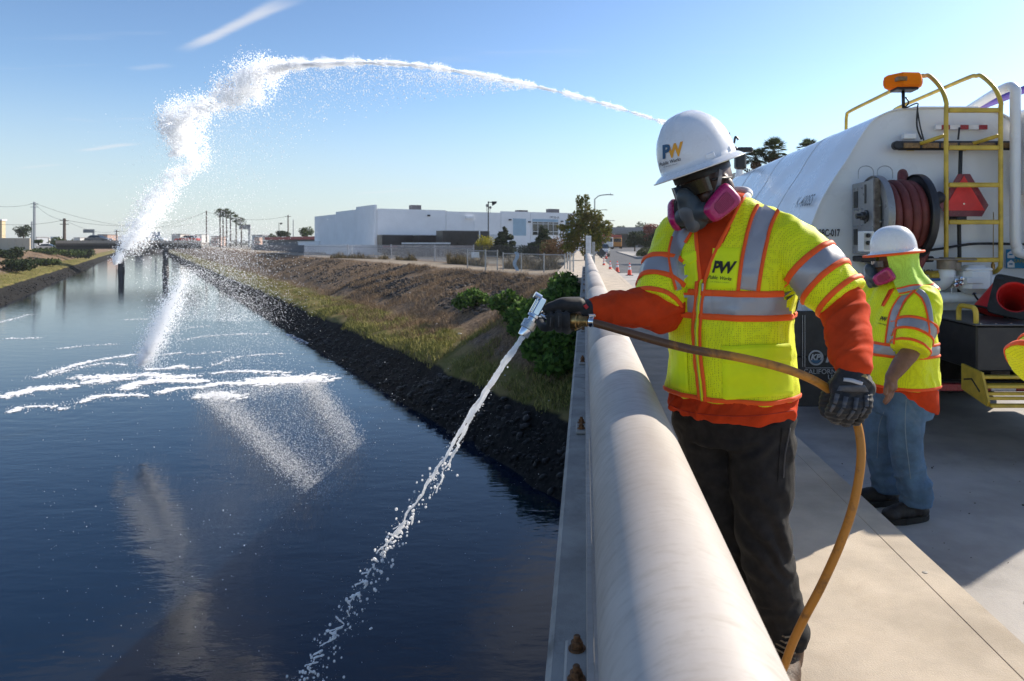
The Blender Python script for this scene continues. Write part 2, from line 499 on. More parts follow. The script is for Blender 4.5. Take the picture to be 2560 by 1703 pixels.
# ================================================================== THE SETTING
WATER = -4.1
ROADZ = -0.17
CH = Vector((-0.541, 0.841)); CHN = Vector((0.841, 0.541)); R0 = Vector((-0.52, 14.6)); CW = 18.0
def chan(s, r): 
    return R0.x + CH.x * s + CHN.x * r, R0.y + CH.y * s + CHN.y * r
PROF = np.array([(-3, -5.2), (-1, -4.7), (0, -4.1), (0.35, -3.78), (0.7, -3.55), (1.05, -3.3), (1.3, -2.95), (1.8, -2.78), (4.2, -2.45), (6.5, -1.45),
                 (9.6, -0.52), (10.8, -0.32), (13.5, -0.28), (16, -0.3), (60, -0.34), (2000, -0.5)])
def tz(x, y):
    x = np.asarray(x, float); y = np.asarray(y, float)
    r = (x - R0.x) * CHN.x + (y - R0.y) * CHN.y
    q = np.where(r > -CW / 2, r, -CW - r)
    z = np.interp(q, PROF[:, 0], PROF[:, 1])
    emb = -0.30 - np.maximum(0, -1.6 - x) * 0.75 - np.maximum(0, 25.0 - y) * 0.42
    kk = 5.0; sm = np.log(np.exp(np.clip(kk * z, -60, 60)) + np.exp(np.clip(kk * emb, -60, 60))) / kk
    return np.where(r > 0.4, np.where(np.abs(z - emb) < 1.2, sm, np.maximum(z, emb)), z)
def tnoise(x, y, z):
    out = np.zeros(len(x))
    for i in range(len(x)):
        if -4.05 < z[i] < -0.4:
            a = mnoise.noise((x[i] * .55, y[i] * .55, 0)) * .20 + mnoise.noise((x[i] * 2.1, y[i] * 2.1, 3)) * .09
            if z[i] < -2.9: a += mnoise.noise((x[i] * 1.1, y[i] * 1.1, 9)) * .22
            out[i] = a
        elif -4.3 < z[i] <= -4.05:
            out[i] = mnoise.noise((x[i] * .8, y[i] * .8, 5)) * .12
        elif z[i] > -.6: out[i] = mnoise.noise((x[i] * .12, y[i] * .12, 1)) * .05
    return out
def axis(parts):
    out = []
    for a, b, st in parts:
        out += list(np.arange(a, b, st))
    return np.array(out + [parts[-1][1]])
SS = axis([(-60, -12, 6), (-12, 40, .45), (40, 90, 1.2), (90, 200, 4), (200, 520, 20), (520, 2600, 130)])
RR_ = [(0, 5, .25), (5, 11.5, .6), (11.5, 16, 1.5), (16, 40, 6), (40, 120, 20), (120, 2000, 235)]
RP = axis(RR_)
RS = np.concatenate([(-CW - RP)[::-1], np.linspace(-CW, 0, 9)[1:-1], RP])
gs, gr = np.meshgrid(SS, RS, indexing='ij')
gx = R0.x + CH.x * gs + CHN.x * gr; gy = R0.y + CH.y * gs + CHN.y * gr
fx, fy = gx.ravel(), gy.ravel(); fz = tz(fx, fy); fz = fz + tnoise(fx, fy, fz)
# the camera's own bridge: keep ground under the deck
und = (fx > 0.1) & (fy < 30) & (fx < 17); fz = np.where(und, np.minimum(fz, -1.6), fz)
rd = (fx > 0.1) & (fx < 18) & (fy >= 30); fz = np.where(rd, np.minimum(fz, -.34), fz)
TV = np.stack([fx, fy, fz], 1); ns_, nr_ = len(SS), len(RS)
ii, jj = np.meshgrid(np.arange(ns_ - 1), np.arange(nr_ - 1), indexing='ij'); a = (ii * nr_ + jj).ravel()
TF = np.stack([a, a + 1, a + nr_ + 1, a + nr_], 1)
m = bpy.data.materials.new('bank_soil'); m.use_nodes = True; k = N(m); b = k.n['Principled BSDF']
pos = k.pos(); sp = k.new('ShaderNodeSeparateXYZ'); k.l.new(pos, sp.inputs[0])
rr = k.math('ADD', k.math('MULTIPLY', sp.outputs[0], CHN.x), k.math('MULTIPLY', sp.outputs[1], CHN.y))
rr = k.math('SUBTRACT', rr, R0.x * CHN.x + R0.y * CHN.y)
qq = k.math('SUBTRACT', k.math('ABSOLUTE', k.math('ADD', rr, CW / 2)), CW / 2)
nA = k.noise(1.1, 8, .65, pos); nB = k.noise(7, 8, .7, pos); nC = k.noise(.35, 4, .6, pos)
soil = k.mix(k.ramp(nB, .35, .65), (0.11, 0.072, 0.045), (0.27, 0.19, 0.12))
rock = k.mix(k.ramp(nB, .42, .6), (0.075, 0.062, 0.052), (0.20, 0.165, 0.14))
soil = k.mix(k.ramp(nA, .5, .66), soil, rock)
grs = k.mix(k.ramp(nA, .4, .62), (0.12, 0.12, 0.03), (0.22, 0.17, 0.07))
qn = k.math('ADD', qq, k.math('MULTIPLY', k.math('SUBTRACT', nC, .5), 2.2))
soil = k.mix(k.math('MULTIPLY', k.ramp(qn, 4.6, 3.6), k.ramp(sp.outputs[2], -2.15, -2.45)), soil, grs)
mud = k.mix(k.ramp(nB, .4, .65), (0.008, 0.0075, 0.007), (0.030, 0.028, 0.025))
zz = k.math('ADD', sp.outputs[2], k.math('MULTIPLY', k.math('SUBTRACT', nC, .5), .3))
soil = k.mix(k.ramp(zz, -2.92, -3.02), soil, mud)
pth = k.mix(k.ramp(nA, .3, .7), (0.25, 0.205, 0.15), (0.37, 0.31, 0.24))
soil = k.mix(k.math('MULTIPLY', k.ramp(qq, 10.3, 10.9), k.ramp(qq, 14.6, 13.8)), soil, pth)
flat = k.mix(k.ramp(nC, .4, .6), (0.16, 0.14, 0.11), (0.20, 0.19, 0.16))
soil = k.mix(k.ramp(qq, 14.2, 17), soil, flat)
k.l.new(soil, b.inputs['Base Color']); b.inputs['Roughness'].default_value = .95; b.inputs['Specular IOR Level'].default_value = .15
k.l.new(k.bump(nB, .9, .08), b.inputs['Normal'])
obj('ground', np_mesh('ground', TV, TF), m, smooth=True, fix=False, keep=True, kind='structure', label='creek banks and flat land of brown soil and dark mud', cat='ground')

# ---- water
m = bpy.data.materials.new('creek_water'); m.use_nodes = True; k = N(m); b = k.n['Principled BSDF']
pos = k.pos()
b.inputs['Base Color'].default_value = (0.0016, 0.0095, 0.026, 1); b.inputs['Roughness'].default_value = .035; b.inputs['IOR'].default_value = 1.33
w1 = k.noise(.9, 3, .5, k.mapping(pos, (1, 2.3, 1), (0, 0, R(12))))
w2 = k.noise(3.6, 3, .55, k.mapping(pos, (1, 2.0, 1), (0, 0, R(-14))))
lc = G(330, 905, WATER)
def rings(cx_, cy_, freq, rad):
    s_ = k.new('ShaderNodeVectorMath', operation='DISTANCE'); k.l.new(pos, s_.inputs[0]); s_.inputs[1].default_value = (cx_, cy_, WATER)
    d_ = s_.outputs['Value']
    return k.math('MULTIPLY', k.math('SINE', k.math('ADD', k.math('MULTIPLY', d_, freq), k.math('MULTIPLY', w1, 5))), k.ramp(d_, rad, rad * .15))
g1 = G(130, 950, WATER); g2 = G(480, 880, WATER)
rg = k.math('ADD', rings(g1.x, g1.y, 8.5, 5.0), rings(g2.x, g2.y, 6.0, 8.0))
h = k.math('ADD', k.math('MULTIPLY', w1, .65), k.math('MULTIPLY', w2, .22))
h = k.math('ADD', h, k.math('MULTIPLY', rg, .05))
k.l.new(k.bump(h, .11, .13), b.inputs['Normal'])
mb = MB()
mb.add([(*chan(-60, -CW - 2.5), WATER), (*chan(-60, 2.5), WATER), (*chan(900, 2.5), WATER), (*chan(900, -CW - 2.5), WATER)], [(0, 1, 2, 3)])
mb.build('water', m, keep=True, fix=False, kind='structure', label='dark blue creek water between the banks', cat='water')

# ---- bridge deck, road, sidewalk
m_deck = mat('road_concrete', (0.40, 0.375, 0.35), .88, 0, .14, 1.6, bump=.35, bscale=110, dirt=(0.20, 0.185, 0.175), dscale=.9, damt=.6, bdist=.005)
m_walk = mat('sidewalk_concrete', (0.50, 0.425, 0.335), .9, 0, .13, 2.2, bump=.55, bscale=150, dirt=(0.36, 0.29, 0.21), dscale=1.7, damt=.5, bdist=.004)
m_asph = mat('asphalt', (0.085, 0.085, 0.088), .85, 0, .2, 1.5, bump=.3, bscale=90, dirt=(0.05, 0.05, 0.052), dscale=.35, damt=.6)
bridge = thing('road_bridge', 'concrete road bridge carrying the sidewalk and the tanker lane', 'bridge', (6, 8, -1.4))
MB().bbox(-.085, 17.5, -14, 35.8, -1.35, -.36).build('deck_girder', M_CONCRETE, bridge)
MB().bbox(-.40, 17.6, 33.2, 37.0, -4, -1.36).build('abutment', M_CONCRETE, bridge)
for q in range(4):
    MB().bbox(1.57, 17.3, -14 + q * 12.45, -14 + (q + 1) * 12.45 - .012, -.36, ROADZ).build('road_slab', m_deck, bridge)
# asphalt street beyond the bridge
mb = MB()
for (y0, y1, x0, x1) in ((35.83, 60, 1.57, 17.3), (60, 120, 1.57, 19), (120, 235, 1.57, 22)):
    mb.add([(x0, y0, ROADZ + .002), (x1, y0, ROADZ + .002), (x1, y1, ROADZ + .002), (x0, y1, ROADZ + .002)], [(0, 1, 2, 3)])
mb.build('road', m_asph, keep=True, fix=False, kind='structure', label='grey asphalt street beyond the bridge deck', cat='road')
walk = MB().bbox(.272, 1.56, -4, 160, -.36, -.07).build('sidewalk', m_walk, kind='structure', label='sandy concrete sidewalk along the bridge railing', cat='sidewalk')
yj = [-4, 1.6, 7.6, 13.6, 19.6, 25.6, 31.6, 37.6, 43.6, 49.6, 61, 79, 100, 160]
for y0, y1 in zip(yj[:-1], yj[1:]):
    MB().bbox(.274, 1.4285, y0 + .002, y1 - .002, -.069, 0.0).build('paving_slab', m_walk, walk)
    MB().rbox(((1.4305 + 1.563) / 2, (y0 + y1) / 2, -.12), (.1325, y1 - y0 - .004, .24), .004).build('curb_stone', m_walk, walk)
# sidewalk that widens to the outside once the railing ends
MB().bbox(-1.35, .270, 27.6, 160, -.36, -.004).build('paving_slab', m_walk, walk)
MB().lathe([(.011, 0), (.011, .0015), (.009, .002)], (1.47, 2.95, .0008), n=14).build('survey_marker_disc', mat('dull_tag', (.30, .28, .25), .6), walk, smooth='auto')

# ---- railing: concrete curb with base plates, posts, web plate and a big round top pipe
m_ledge = mat('ledge_concrete', (0.33, 0.32, 0.30), .9, 0, .16, 5, bump=.5, bscale=220, dirt=(0.09, 0.085, 0.08), dscale=4.5, damt=.6, bdist=.003)
m = bpy.data.materials.new('painted_pipe'); m.use_nodes = True; MATS['painted_pipe'] = m; k = N(m); b = k.n['Principled BSDF']
c = k.coord()
p1 = k.noise(3.5, 6, .6, k.mapping(c, (1.4, .55, 1.4))); p2 = k.noise(16, 6, .7, k.mapping(c, (1, 3.4, 1))); p3 = k.noise(5.2, 7, .75, c, .8)
col = k.mix(k.ramp(p1, .3, .7), (0.37, 0.325, 0.285), (0.48, 0.44, 0.40))
col = k.mix(k.math('MULTIPLY', k.ramp(p2, .45, .7), .45), col, (0.31, 0.27, 0.23))
col = k.mix(k.math('MULTIPLY', k.ramp(p3, .665, .74), .75), col, (0.16, 0.145, 0.135))
sc1 = k.noise(2.6, 3, .5, k.mapping(c, (1, .25, 1))); sc2 = k.noise(38, 2, .5, k.mapping(c, (1, 2.6, 1)))
scr = k.math('MULTIPLY', k.ramp(k.math('ABSOLUTE', k.math('SUBTRACT', sc2, .5)), .016, .006), k.ramp(sc1, .55, .68))      # fine scuffs across the paint
col = k.mix(k.math('MULTIPLY', scr, .7), col, (0.20, 0.17, 0.15))
k.l.new(col, b.inputs['Base Color']); k.l.new(k.ramp(p2, .3, .7, .46, .66), b.inputs['Roughness'])
k.l.new(k.bump(p2, .12, .004), b.inputs['Normal'])
M_PIPE = m
rail = thing('bridge_railing', 'pale round pipe railing bolted to a concrete curb beside the sidewalk', 'railing', (.12, 8, 0))
PX, PZ, PR = .127, .895, .11
joints = [-.3, 3.12, 6.7, 10.05, 13.4, 16.8, 20.2, 23.6, 27.0]
for y0, y1 in zip(joints[:-1], joints[1:]):
    MB().lathe([(PR - .012, 0), (PR - .003, .0015), (PR, .006), (PR, (y1 - y0) * .33), (PR, (y1 - y0) * .66), (PR, y1 - y0 - .012), (PR - .003, y1 - y0 - .0075), (PR - .012, y1 - y0 - .006)],
               (PX, y0, PZ), (0, 1, 0), n=72).build('pipe_section', M_PIPE, rail, smooth='auto')
MB().lathe([(PR - .02, 0), (PR - .02, 27.2)], (PX, -.25, PZ), (0, 1, 0), n=32).build('inner_sleeve', M_DKSTEEL, rail, smooth='auto')
MB().lathe([(.02, 0), (PR * .7, .03), (PR, .06), (PR, .1)], (PX, 27.08, PZ), (0, -1, 0), n=40).build('pipe_end_cap', M_PIPE, rail, smooth='auto')
led = MB()
for q in range(7):
    y0 = -4 + q * 4.6; led.rbox(((-.088 + .268) / 2, y0 + 2.3, .055), (.356, 4.594, .838), .014)
    led.build('concrete_curb', m_ledge, rail); led = MB()
m_bolt = mat('rusty_bolt', (0.22, 0.105, 0.045), .75, .4, .4, 70, bump=.4, bscale=200, dirt=(0.06, 0.04, 0.03), dscale=40)
MB().bbox(.004, .014, -3.9, 27, .470, .80).build('web_plate', M_PIPE, rail)
MB().bbox(.0145, .024, -3.9, 27, .79, .82).build('web_flange', M_PIPE, rail)
for q in range(15):
    yc = -2.38 + 1.945 * q + (.02 if q % 2 else 0)
    MB().rbox((.085, yc, .4845), (.262, .20, .018), .006).build('base_plate', m_ledge, rail)
    MB().bbox(.0245, .205, yc - .008, yc + .008, .494, .80).build('post_plate', M_PIPE, rail)
    for dy in (-.055, .055):
        bo = MB().lathe([(.020, 0), (.020, .003), (.0195, .0035)], (-.018, yc + dy, .4938), n=18)
        bo.lathe([(.0135, .0036), (.0145, .005), (.0145, .017), (.0125, .0195)], (-.018, yc + dy, .4938), n=6)
        bo.lathe([(.008, .0196), (.008, .029), (.0065, .031)], (-.018, yc + dy, .4938), n=12)
        bo.build('anchor_bolt', m_bolt, rail)

# ---- mud and stones on the right bank foot, riprap on the slope, tufts of dry grass
def scatter(n, s0, s1, r0, r1, left=False, pw=1.0):
    s = s0 + (s1 - s0) * RNG.random(n) ** pw; r = RNG.uniform(r0, r1, n)
    if left: r = -CW - r
    x = R0.x + CH.x * s + CHN.x * r; y = R0.y + CH.y * s + CHN.y * r
    z = tz(x, y); z = z + tnoise(x, y, z)
    ok = ~((x > .0) & (y < 38)); return np.stack([x, y, z], 1)[ok]
def rocks(name, C, lo, hi, material, **kw):
    n = len(C); S = RNG.uniform(0, 1, n) ** 2.2 * (hi - lo) + lo
    V0 = []
    for p in range(6): V0.append(OCT_V)
    base = np.concatenate([OCT_V * 1.0, np.array([(sx, sy, sz) for sx in (-1, 1) for sy in (-1, 1) for sz in (-1, 1)]) * .68]).astype(np.float32)
    F = []
    idx = {tuple(np.sign(base[i]).astype(int)): i for i in range(6, 14)}
    ax = {(1, 0, 0): 0, (-1, 0, 0): 1, (0, 1, 0): 2, (0, -1, 0): 3, (0, 0, 1): 4, (0, 0, -1): 5}
    for A, ai in ax.items():
        cs = [kk for kk in idx if sum(kk[i] * A[i] for i in range(3)) == 1]
        cs.sort(key=lambda kk: math.atan2(*(([kk[i] for i in range(3) if A[i] == 0])[::-1])))
        for u in range(4):
            t = (ai, idx[cs[u]], idx[cs[(u + 1) % 4]]); nn = np.cross(base[t[1]] - base[t[0]], base[t[2]] - base[t[0]])
            F.append(t if nn @ np.array(A) > 0 else (t[0], t[2], t[1]))
    F = np.array(F); J = 1 + RNG.uniform(-.32, .32, (n, 14, 1))
    sc = S[:, None, None] * np.stack([RNG.uniform(.7, 1.3, n), RNG.uniform(.7, 1.3, n), RNG.uniform(.45, .85, n)], 1)[:, None, :]
    V = C[:, None, :] + base[None] * J * sc
    FF = F[None] + (np.arange(n) * 14)[:, None, None]
    return obj(name, np_mesh(name, V.reshape(-1, 3), FF.reshape(-1, 3)), material, fix=False, keep=True, **kw)
def isl_mat(name, c1, c2, rough=.9, nscale=None):
    if name in MATS: return MATS[name]
    m = bpy.data.materials.new(name); m.use_nodes = True; MATS[name] = m; k = N(m); b = k.n['Principled BSDF']
    g = k.new('ShaderNodeNewGeometry'); col = k.mix(g.outputs['Random Per Island'], c1, c2)
    if nscale: col = k.mix(k.ramp(k.noise(nscale, 5, .7, k.pos()), .35, .7), col, tuple(x * .55 for x in c1))
    k.l.new(col, b.inputs['Base Color']); b.inputs['Roughness'].default_value = rough; b.inputs['Specular IOR Level'].default_value = .25
    return m
m_rock = isl_mat('riprap_stone', (0.06, 0.052, 0.048), (0.21, 0.18, 0.155), nscale=9)
m_mud = isl_mat('wet_stone', (0.006, 0.006, 0.006), (0.030, 0.028, 0.026), .5, nscale=9)
def mask_noise(C, f, thr, seed=0):
    v = np.array([mnoise.noise((c[0] * f, c[1] * f, seed)) for c in C]); return C[v > thr]
A = np.concatenate([scatter(9500, 2, 42, 5.4, 10.0), scatter(5000, 30, 110, 5.2, 10.2, pw=1.3)])
rocks('riprap_rubble', mask_noise(A, .28, -.12, 4), .025, .14, m_rock, kind='stuff', label='grey broken stone strewn over the brown bank slope', cat='rubble')
A = np.concatenate([scatter(2600, -8, 30, -.25, 1.15), scatter(2600, 25, 150, -.3, 1.1, pw=1.5), scatter(2800, 30, 200, -.3, 1.1, True, 1.3)])
rocks('waterline_mud_stones', A, .02, .11, m_mud, kind='stuff', label='black wet stones and mud along the waterline', cat='mud')
def blades(name, C, h0, h1, w, material, lean=.45, hs=None, **kw):
    n = len(C); hgt = (RNG.uniform(h0, h1, n) * (1 if hs is None else hs))[:, None]; an = RNG.uniform(0, 2 * np.pi, n)
    side = np.stack([np.cos(an), np.sin(an), np.zeros(n)], 1) * w * RNG.uniform(.6, 1.4, n)[:, None]
    le = RNG.normal(size=(n, 3)) * lean; le[:, 2] = 0
    up = np.array([0, 0, 1.0])
    mid = C + (up + le * .4) * hgt * .55; top = C + (up * .92 + le) * hgt
    V = np.stack([C - side, C + side, mid + side * .7, mid - side * .7, top], 1)
    F = np.array([(0, 1, 2), (0, 2, 3), (3, 2, 4)])[None] + (np.arange(n) * 5)[:, None, None]
    return obj(name, np_mesh(name, V.reshape(-1, 3), F.reshape(-1, 3)), material, fix=False, keep=True, **kw)
m_dry = isl_mat('dry_grass', (0.15, 0.095, 0.055), (0.40, 0.28, 0.165))
m_grn = isl_mat('green_grass', (0.10, 0.125, 0.025), (0.40, 0.35, 0.11))
A = np.concatenate([scatter(34000, -9, 42, 3.2, 10.2), scatter(15000, 36, 140, 3.8, 10.2, pw=1.4), scatter(9000, 40, 200, 4.2, 10.6, True, 1.4)])
A = mask_noise(A, .30, -.12, 21)
A = np.concatenate([A, mask_noise(np.concatenate([scatter(9000, -4, 34, 1.9, 4.4), scatter(5000, 30, 140, 1.9, 4.4, pw=1.5)]), .5, -.05, 31)])
rep = np.repeat(A, 2, 0) + RNG.normal(size=(len(A) * 2, 3)) * np.array([.07, .07, .0])
blades('dry_grass', rep, .06, .34, .007, m_dry, .6, kind='stuff', label='dry brown grass and brush over the bank slopes', cat='grass')
A = np.concatenate([scatter(28000, -6, 34, 1.2, 3.7), scatter(14000, 30, 140, 1.2, 3.7, pw=1.5), scatter(15000, 34, 180, 1.2, 4.8, True, 1.4)])
A = mask_noise(A, .55, -.16, 77)
blades('green_grass', A, .07, .26, .012, m_grn, .6, kind='stuff', label='yellow-green grass strip above the waterline mud', cat='grass')
# pale litter caught on the bank
A = scatter(60, -4, 40, 1.5, 9.5)
rocks('bank_litter', A, .025, .09, mat('pale_litter', (0.62, 0.60, 0.58), .7), kind='stuff', label='scraps of white litter caught on the bank', cat='litter')

# ---- foam on the water
def fD(cx_, cy_): return G(cx_ / 2.56, cy_ / 2.56 + 699.8, WATER)
FOAM = [([(0, 552), (120, 522), (280, 492), (420, 488)], .30, 1.0), ([(220, 435), (350, 390), (480, 352), (600, 328), (780, 300)], .20, .5),
        ([(250, 432), (420, 388), (600, 352), (750, 362)], .16, .45), ([(460, 432), (600, 432), (850, 418), (1000, 432), (1130, 425)], .38, 1.0),
        ([(470, 470), (560, 452), (640, 445), (780, 442)], .25, .8), ([(480, 582), (560, 548), (700, 537), (860, 542)], .22, .9),
        ([(760, 505), (770, 485), (840, 462), (980, 452), (1210, 458)], .32, 1.0), ([(950, 525), (1050, 497), (1200, 490), (1300, 468), (1480, 470)], .25, 1.0),
        ([(1500, 462), (1620, 450), (1760, 448), (1890, 445)], .95, 1.6), ([(70, 635), (150, 608), (300, 606), (390, 622)], .13, .6),
        ([(1270, 360), (1400, 312), (1700, 292)], .16, .35), ([(860, 385), (980, 382), (1060, 364), (1090, 380), (1180, 376)], .16, .6),
        ([(340, 266), (500, 247), (700, 237)], .16, .3), ([(1060, 215), (1200, 192), (1400, 179), (1600, 176)], .2, .35), ([(1090, 302), (1300, 282)], .15, .45),
        ([(1250, 412), (1400, 397), (1700, 407)], .2, .5), ([(960, 300), (1060, 288)], .12, .5), ([(40, 205), (240, 200)], .2, .3), ([(0, 110), (180, 60)], .2, .2),
        ([(760, 92), (880, 90)], .2, .3), ([(1050, 145), (1230, 130)], .2, .25), ([(1700, 180), (1840, 235)], .35, .45), ([(590, 465), (630, 462)], .35, 1.0),
        ([(1180, 545), (1270, 535), (1380, 552)], .42, 1.3)]
pts, rad = [], []
for line, wd, den in FOAM:
    L = bez([fD(*q) for q in line], 16)
    for a_, b_ in zip(L[:-1], L[1:]):
        seg = (b_ - a_).length; nn = int(seg * (120 if den >= .5 else 55) * den * (wd / .22) ** .6 * max(.12, 1 + 1.5 * mnoise.noise(a_ * .9))) + 1
        t = RNG.random(nn)[:, None]; c = np.array(a_)[None] * (1 - t) + np.array(b_)[None] * t
        c2 = c + RNG.normal(size=c.shape) * np.array([1, 1, 0]) * wd * (.35 + .5 * abs(mnoise.noise(a_ * .8)))
        pts.append(c2); rad.append(RNG.random(nn) ** 1.8 * .07 * (.7 + .5 * den) + .012)
for line, wd, den in FOAM:     # loose specks round every streak
    L = bez([fD(*q) for q in line], 16)
    for a_, b_ in zip(L[:-1], L[1:]):
        nn = int((b_ - a_).length * 70 * den) + 1; t = RNG.random(nn)[:, None]; c = np.array(a_)[None] * (1 - t) + np.array(b_)[None] * t
        pts.append(c + RNG.normal(size=c.shape) * np.array([1, 1, 0]) * (wd * 1.1 + .12)); rad.append(RNG.uniform(.006, .02, nn))
FP = np.concatenate(pts); FRr = np.concatenate(rad); n = len(FP); K = 7
an = np.linspace(0, 2 * np.pi, K, endpoint=False)[None] + RNG.uniform(0, 1, (n, 1)); rj = FRr[:, None] * RNG.uniform(.6, 1.35, (n, K))
V = np.stack([FP[:, 0:1] + np.cos(an) * rj * 1.3, FP[:, 1:2] + np.sin(an) * rj, np.full((n, K), WATER + .004) + RNG.uniform(0, .012, (n, 1))], 2)
top = np.concatenate([FP[:, :2], np.full((n, 1), WATER + .02) + FRr[:, None] * .25], 1)[:, None, :]
V = np.concatenate([V, top], 1); tri = np.array([(i, (i + 1) % K, K) for i in range(K)])
F = tri[None] + (np.arange(n) * (K + 1))[:, None, None]
M_FOAM = mat('white_foam', (0.86, 0.88, 0.90), .85, 0, .03, 9)
obj('water_foam', np_mesh('water_foam', V.reshape(-1, 3), F.reshape(-1, 3)), M_FOAM, fix=False, keep=True, kind='stuff', label='white foam streaks swirling on the creek water', cat='foam')

A = np.stack([RNG.uniform(1.62, 3.4, 90), RNG.uniform(2.4, 5.0, 90), np.full(90, ROADZ + .003)], 1)
rocks('road_grit', A, .002, .008, isl_mat('dark_grit', (.03, .028, .026), (.09, .08, .075)), kind='stuff', label='dark grit and crumbs scattered on the bridge road', cat='grit')
# ================================================================== BEYOND THE BRIDGE
def gz(x, y): return float(tz(np.array([x]), np.array([y]))[0])
L_GREEN = leaf_mat('leaf_green', (0.028, 0.050, 0.012), (0.085, 0.12, 0.028))
L_DARK = leaf_mat('leaf_dark_green', (0.014, 0.028, 0.010), (0.045, 0.066, 0.022))
L_AUT = leaf_mat('leaf_autumn', (0.06, 0.10, 0.018), (0.20, 0.20, 0.035), (0.20, 0.115, 0.035), .45)
L_RED = leaf_mat('leaf_red', (0.16, 0.045, 0.035), (0.27, 0.10, 0.07))
L_PALE = leaf_mat('leaf_pale', (0.10, 0.12, 0.075), (0.17, 0.19, 0.13))
L_YEL = leaf_mat('leaf_yellow', (0.22, 0.21, 0.02), (0.42, 0.36, 0.03))
L_BRN = leaf_mat('leaf_brown', (0.11, 0.065, 0.03), (0.20, 0.115, 0.055))
L_IVY = leaf_mat('leaf_ivy', (0.022, 0.060, 0.010), (0.14, 0.25, 0.04))
L_CON = leaf_mat('needle_green', (0.020, 0.036, 0.016), (0.055, 0.075, 0.034))

def tree(name, label, base, blobs, n, size, lm, trunk_r=.12, cat='tree', group=None, limbs=4):
    base = Vector(base); t = thing(name, label, cat, base, group=group)
    C, d = blob_points(n, [(base.x + b_[0], base.y + b_[1], base.z + b_[2], b_[3], b_[4], b_[5]) for b_ in blobs])
    obj('crown', leaves_mesh('crown', C, RNG.uniform(.6, 1.3, n) * size, d), lm, t, fix=False)
    top = max(b_[2] for b_ in blobs); mb = MB()
    mb.tube([base - Vector((0, 0, .15)), base + Vector((.03, 0, top * .3)), base + Vector((-.04, .03, top * .65)), base + Vector((0, 0, top))],
            [trunk_r * 1.25, trunk_r, trunk_r * .7, trunk_r * .25], 9)
    for i in range(limbs):
        b_ = blobs[i % len(blobs)]; s_ = base + Vector((0, 0, top * (.3 + .1 * i)))
        e = base + Vector(b_[:3]) + Vector((random.uniform(-.5, .5) * b_[3], random.uniform(-.5, .5) * b_[4], 0))
        mb.tube([s_, (s_ + e) / 2 + Vector((0, 0, -.1)), e], [trunk_r * .5, trunk_r * .35, trunk_r * .1], 6)
    mb.build('trunk', M_BARK, t, smooth=True)
    return t
def rblobs(n, cx_, cy_, z0, z1, rad, br):
    out = []
    for i in range(n):
        a_ = random.uniform(0, 6.28); q = random.random() ** .6 * rad; z = random.uniform(z0, z1)
        k_ = 1 - .55 * abs((z - (z0 + z1) / 2) / max(.1, (z1 - z0)))
        out.append((cx_ + math.cos(a_) * q * k_, cy_ + math.sin(a_) * q * k_, z, br * random.uniform(.7, 1.2), br * random.uniform(.7, 1.2), br * random.uniform(.6, 1.0)))
    return out
def bush(name, label, base, w, hgt, n, size, lm, group=None, cat='shrub', d=None):
    base = Vector(base); t = thing(name, label, cat, base, group=group)
    bl = [(base.x + random.uniform(-.35, .35) * w, base.y + random.uniform(-.3, .3) * w, base.z + hgt * random.uniform(.25, .62), w * .27, w * .27, hgt * .36) for _ in range(9)]
    C, dd = blob_points(n, bl, .3)
    obj('foliage', leaves_mesh('foliage', C, RNG.uniform(.6, 1.35, n) * size, dd), lm, t, fix=False)
    mb = MB()
    for b_ in bl[:6]: mb.tube([base - Vector((0, 0, .2)), (base + Vector(b_[:3])) / 2 + Vector((0, 0, .1)), b_[:3]], [.03, .02, .008], 5)
    mb.build('stem', M_BARK, t); return t

# ---- warehouse across the yard
BC = Vector((-30.8, 100, 0)); BL = Vector((-.6, .8, 0)); BR = Vector((.841, .541, 0)); ZB, ZT = -.45, 6.45
wh = thing('warehouse', 'long white tilt-up warehouse with pale blue panels across the yard', 'building', BC + Vector((0, 0, ZB)))
M_WALL = mat('white_stucco', (0.88, 0.88, 0.89), .85, 0, .03, .5, dirt=(0.8, 0.8, 0.8), dscale=.15, damt=.5)
M_BLUEP = mat('pale_blue_paint', (0.36, 0.50, 0.60), .8, 0, .05, .8)
M_GLASS = mat('dark_glass', (0.02, 0.028, 0.03), .06, 0, .2, .6, spec=.8)
M_FRAMEW = mat('white_frame', (0.70, 0.71, 0.72), .5)
M_DARKCAN = mat('dark_canopy', (0.03, 0.033, 0.04), .7, 0, .3, 1.0)
M_GREYBOX = mat('grey_unit', (0.22, 0.20, 0.20), .7, 0, .15, 1.0)
def bq(o, ax, u0, u1, z0, z1, d0, d1, name, material, parent, side):
    """box on a facade: along axis ax from u0..u1, heights z0..z1, proud d0..d1 along side normal"""
    p = [o + ax * u0 + side * d0, o + ax * u1 + side * d0, o + ax * u1 + side * d1, o + ax * u0 + side * d1]
    mb = MB(); mb.prism([Vector((q.x, q.y, 0)) for q in p], (0, 0, z0), (0, 0, z1)); return mb.build(name, material, parent)
NR = Vector((BR.y, -BR.x, 0)); NL = Vector((-BL.y * 1, BL.x, 0)); NL = NL if NL.dot(Vector((-1, -1, 0))) > 0 else -NL
